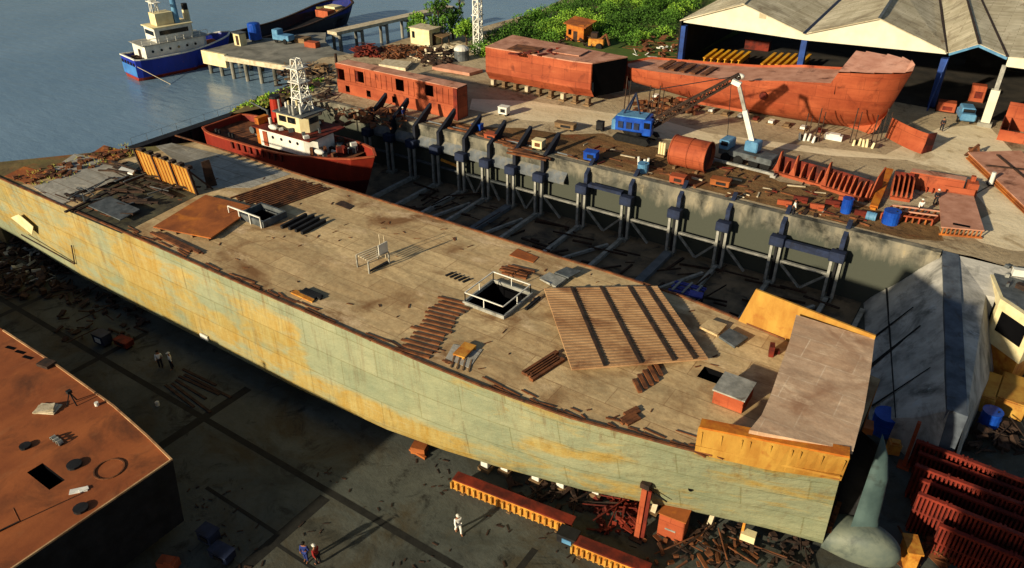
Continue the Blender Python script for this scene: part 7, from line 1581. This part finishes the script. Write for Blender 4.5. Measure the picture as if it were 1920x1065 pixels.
# ------------------------------------------------------------------ people
def person(px, py, z, face, label, top, legs, hat='helmet_yellow', stride=.25, arm=.15, bend=0.0, group=None):
    p = at(px, py, z); T = thing('person', label, 'person', p, group)
    def sk(name, m, V_, E_, rad, root=0, lv=2):
        me = bpy.data.meshes.new(name); me.from_pydata(V_, E_, []); o = bpy.data.objects.new(name, me); C.objects.link(o); o.parent = T; me.materials.append(MATS[m])
        md = o.modifiers.new('skin', 'SKIN'); md.use_smooth_shade = True
        for i, r in enumerate(rad): me.skin_vertices[0].data[i].radius = (r, r)
        for i in range(len(V_)): me.skin_vertices[0].data[i].use_root = i == root
        sb = o.modifiers.new('sub', 'SUBSURF'); sb.levels = lv; sb.render_levels = lv; return o
    s = stride; b = bend
    J = [(0, 0, .95), (0, b * .3, 1.2), (0, b * .6, 1.42), (0, b * .75, 1.52), (0, b * .9 + .01, 1.63), (0, b * .95 + .01, 1.73),
         (-.19, b * .6, 1.40), (-.25, b * .6 - arm * .4, 1.13), (-.24, b * .6 - arm, .9), (.19, b * .6, 1.40), (.25, b * .6 + arm * .4, 1.13), (.24, b * .6 + arm * 1.2, .9),
         (-.1, 0, .9), (-.11, s * .45, .5), (-.11, s * .7 - .05, .08), (-.11, s * .7 + .16, .04), (.1, 0, .9), (.11, -s * .35, .5), (.11, -s * .9, .09), (.11, -s * .9 + .2, .04)]
    E = [(0, 1), (1, 2), (2, 3), (3, 4), (4, 5), (2, 6), (6, 7), (7, 8), (2, 9), (9, 10), (10, 11), (0, 12), (12, 13), (13, 14), (14, 15), (0, 16), (16, 17), (17, 18), (18, 19)]
    rd = [.13, .13, .15, .055, .095, .08, .07, .05, .036, .07, .05, .036, .09, .06, .045, .035, .09, .06, .045, .035]
    JJ, EE, RR = list(J), list(E), list(rd)
    for side, wv in ((-1, 8), (1, 11)):                  # a small open hand: palm with five fingers
        w_ = V(J[wv]); pl = w_ + V((0, .0, -.08)); JJ.append(tuple(pl)); EE.append((wv, len(JJ) - 1)); RR.append(.028); pi = len(JJ) - 1
        for k in range(5):
            off = V((0, -.035 + k * .018, -.07 - .012 * math.sin(k * .8))) if k else V((-.03 * side, .03, -.04)); JJ.append(tuple(pl + off)); EE.append((pi, len(JJ) - 1)); RR.append(.009)
    sk('body', 'skin', JJ, EE, RR)
    ct = [J[0], J[1], J[2], J[6], J[7], tuple(V(J[7]).lerp(V(J[8]), .8)), J[9], J[10], tuple(V(J[10]).lerp(V(J[11]), .8))]
    sk('shirt', top, ct, [(0, 1), (1, 2), (2, 3), (3, 4), (4, 5), (2, 6), (6, 7), (7, 8)], [.155, .16, .175, .09, .075, .055, .09, .075, .055])
    lg = [J[0], J[12], J[13], J[14], J[16], J[17], J[18]]
    sk('trousers', legs, lg, [(0, 1), (1, 2), (2, 3), (0, 4), (4, 5), (5, 6)], [.15, .115, .085, .07, .115, .085, .07])
    h_ = MB(); hc = V(J[4]) + V((0, 0, .06)); h_.ball(hc, .125, (1, 1.1, .95), lo=0.0); h_.box(hc + V((0, .12, .005)), (.16, .12, .02))
    o = h_.build('helmet' if hat.startswith('helmet') or hat == 'white_paint' else 'hair', hat); o.parent = T
    T.rotation_euler = (0, 0, face); return T
person(860, 1000, 0.0, R(-120), 'person in white overalls walking across the sunlit dock floor', 'cloth_white', 'cloth_white', 'white_paint', .35, .3)
person(303, 690, 0.0, R(60), 'person in a pale shirt in the shade below the ship, left of a pair', 'cloth_white', 'cloth_dark', 'hair_black', .1, .2, .1)
person(324, 692, 0.0, R(150), 'person with a white helmet in the shade below the ship, right of a pair', 'cloth_white', 'cloth_dark', 'white_paint', .1, .1)
person(575, 1052, 0.0, R(200), 'person in blue at the lower edge, standing beside one in red', 'cloth_blue', 'cloth_blue', 'hair_black', .1, .1)
person(597, 1058, 0.0, R(90), 'person in a red shirt at the lower edge beside one in blue', 'cloth_red', 'cloth_dark', 'white_paint', .1, .25, .1)
person(1722, 404, QZ, R(30), 'person in white by the brown frame grid on the quay', 'cloth_white', 'cloth_dark', 'white_paint', .1, .2)
person(1752, 385, QZ, R(200), 'person in dark clothes and white helmet beside the flat panel on the quay', 'cloth_dark', 'cloth_dark', 'white_paint', .15, .2)
person(1487, 404, QZ, R(100), 'person in pale clothes at the dock edge left of the last columns', 'cloth_white', 'cloth_dark', 'hair_black', .15, .15)
person(1764, 246, QZ, R(10), 'person walking on the road before the narrow bay', 'cloth_dark', 'cloth_dark', 'hair_black', .25, .2)
person(757, 226, QZ, R(90), 'person in blue on the quay above the first columns near the tug', 'cloth_blue', 'cloth_dark', 'white_paint', .2, .2)
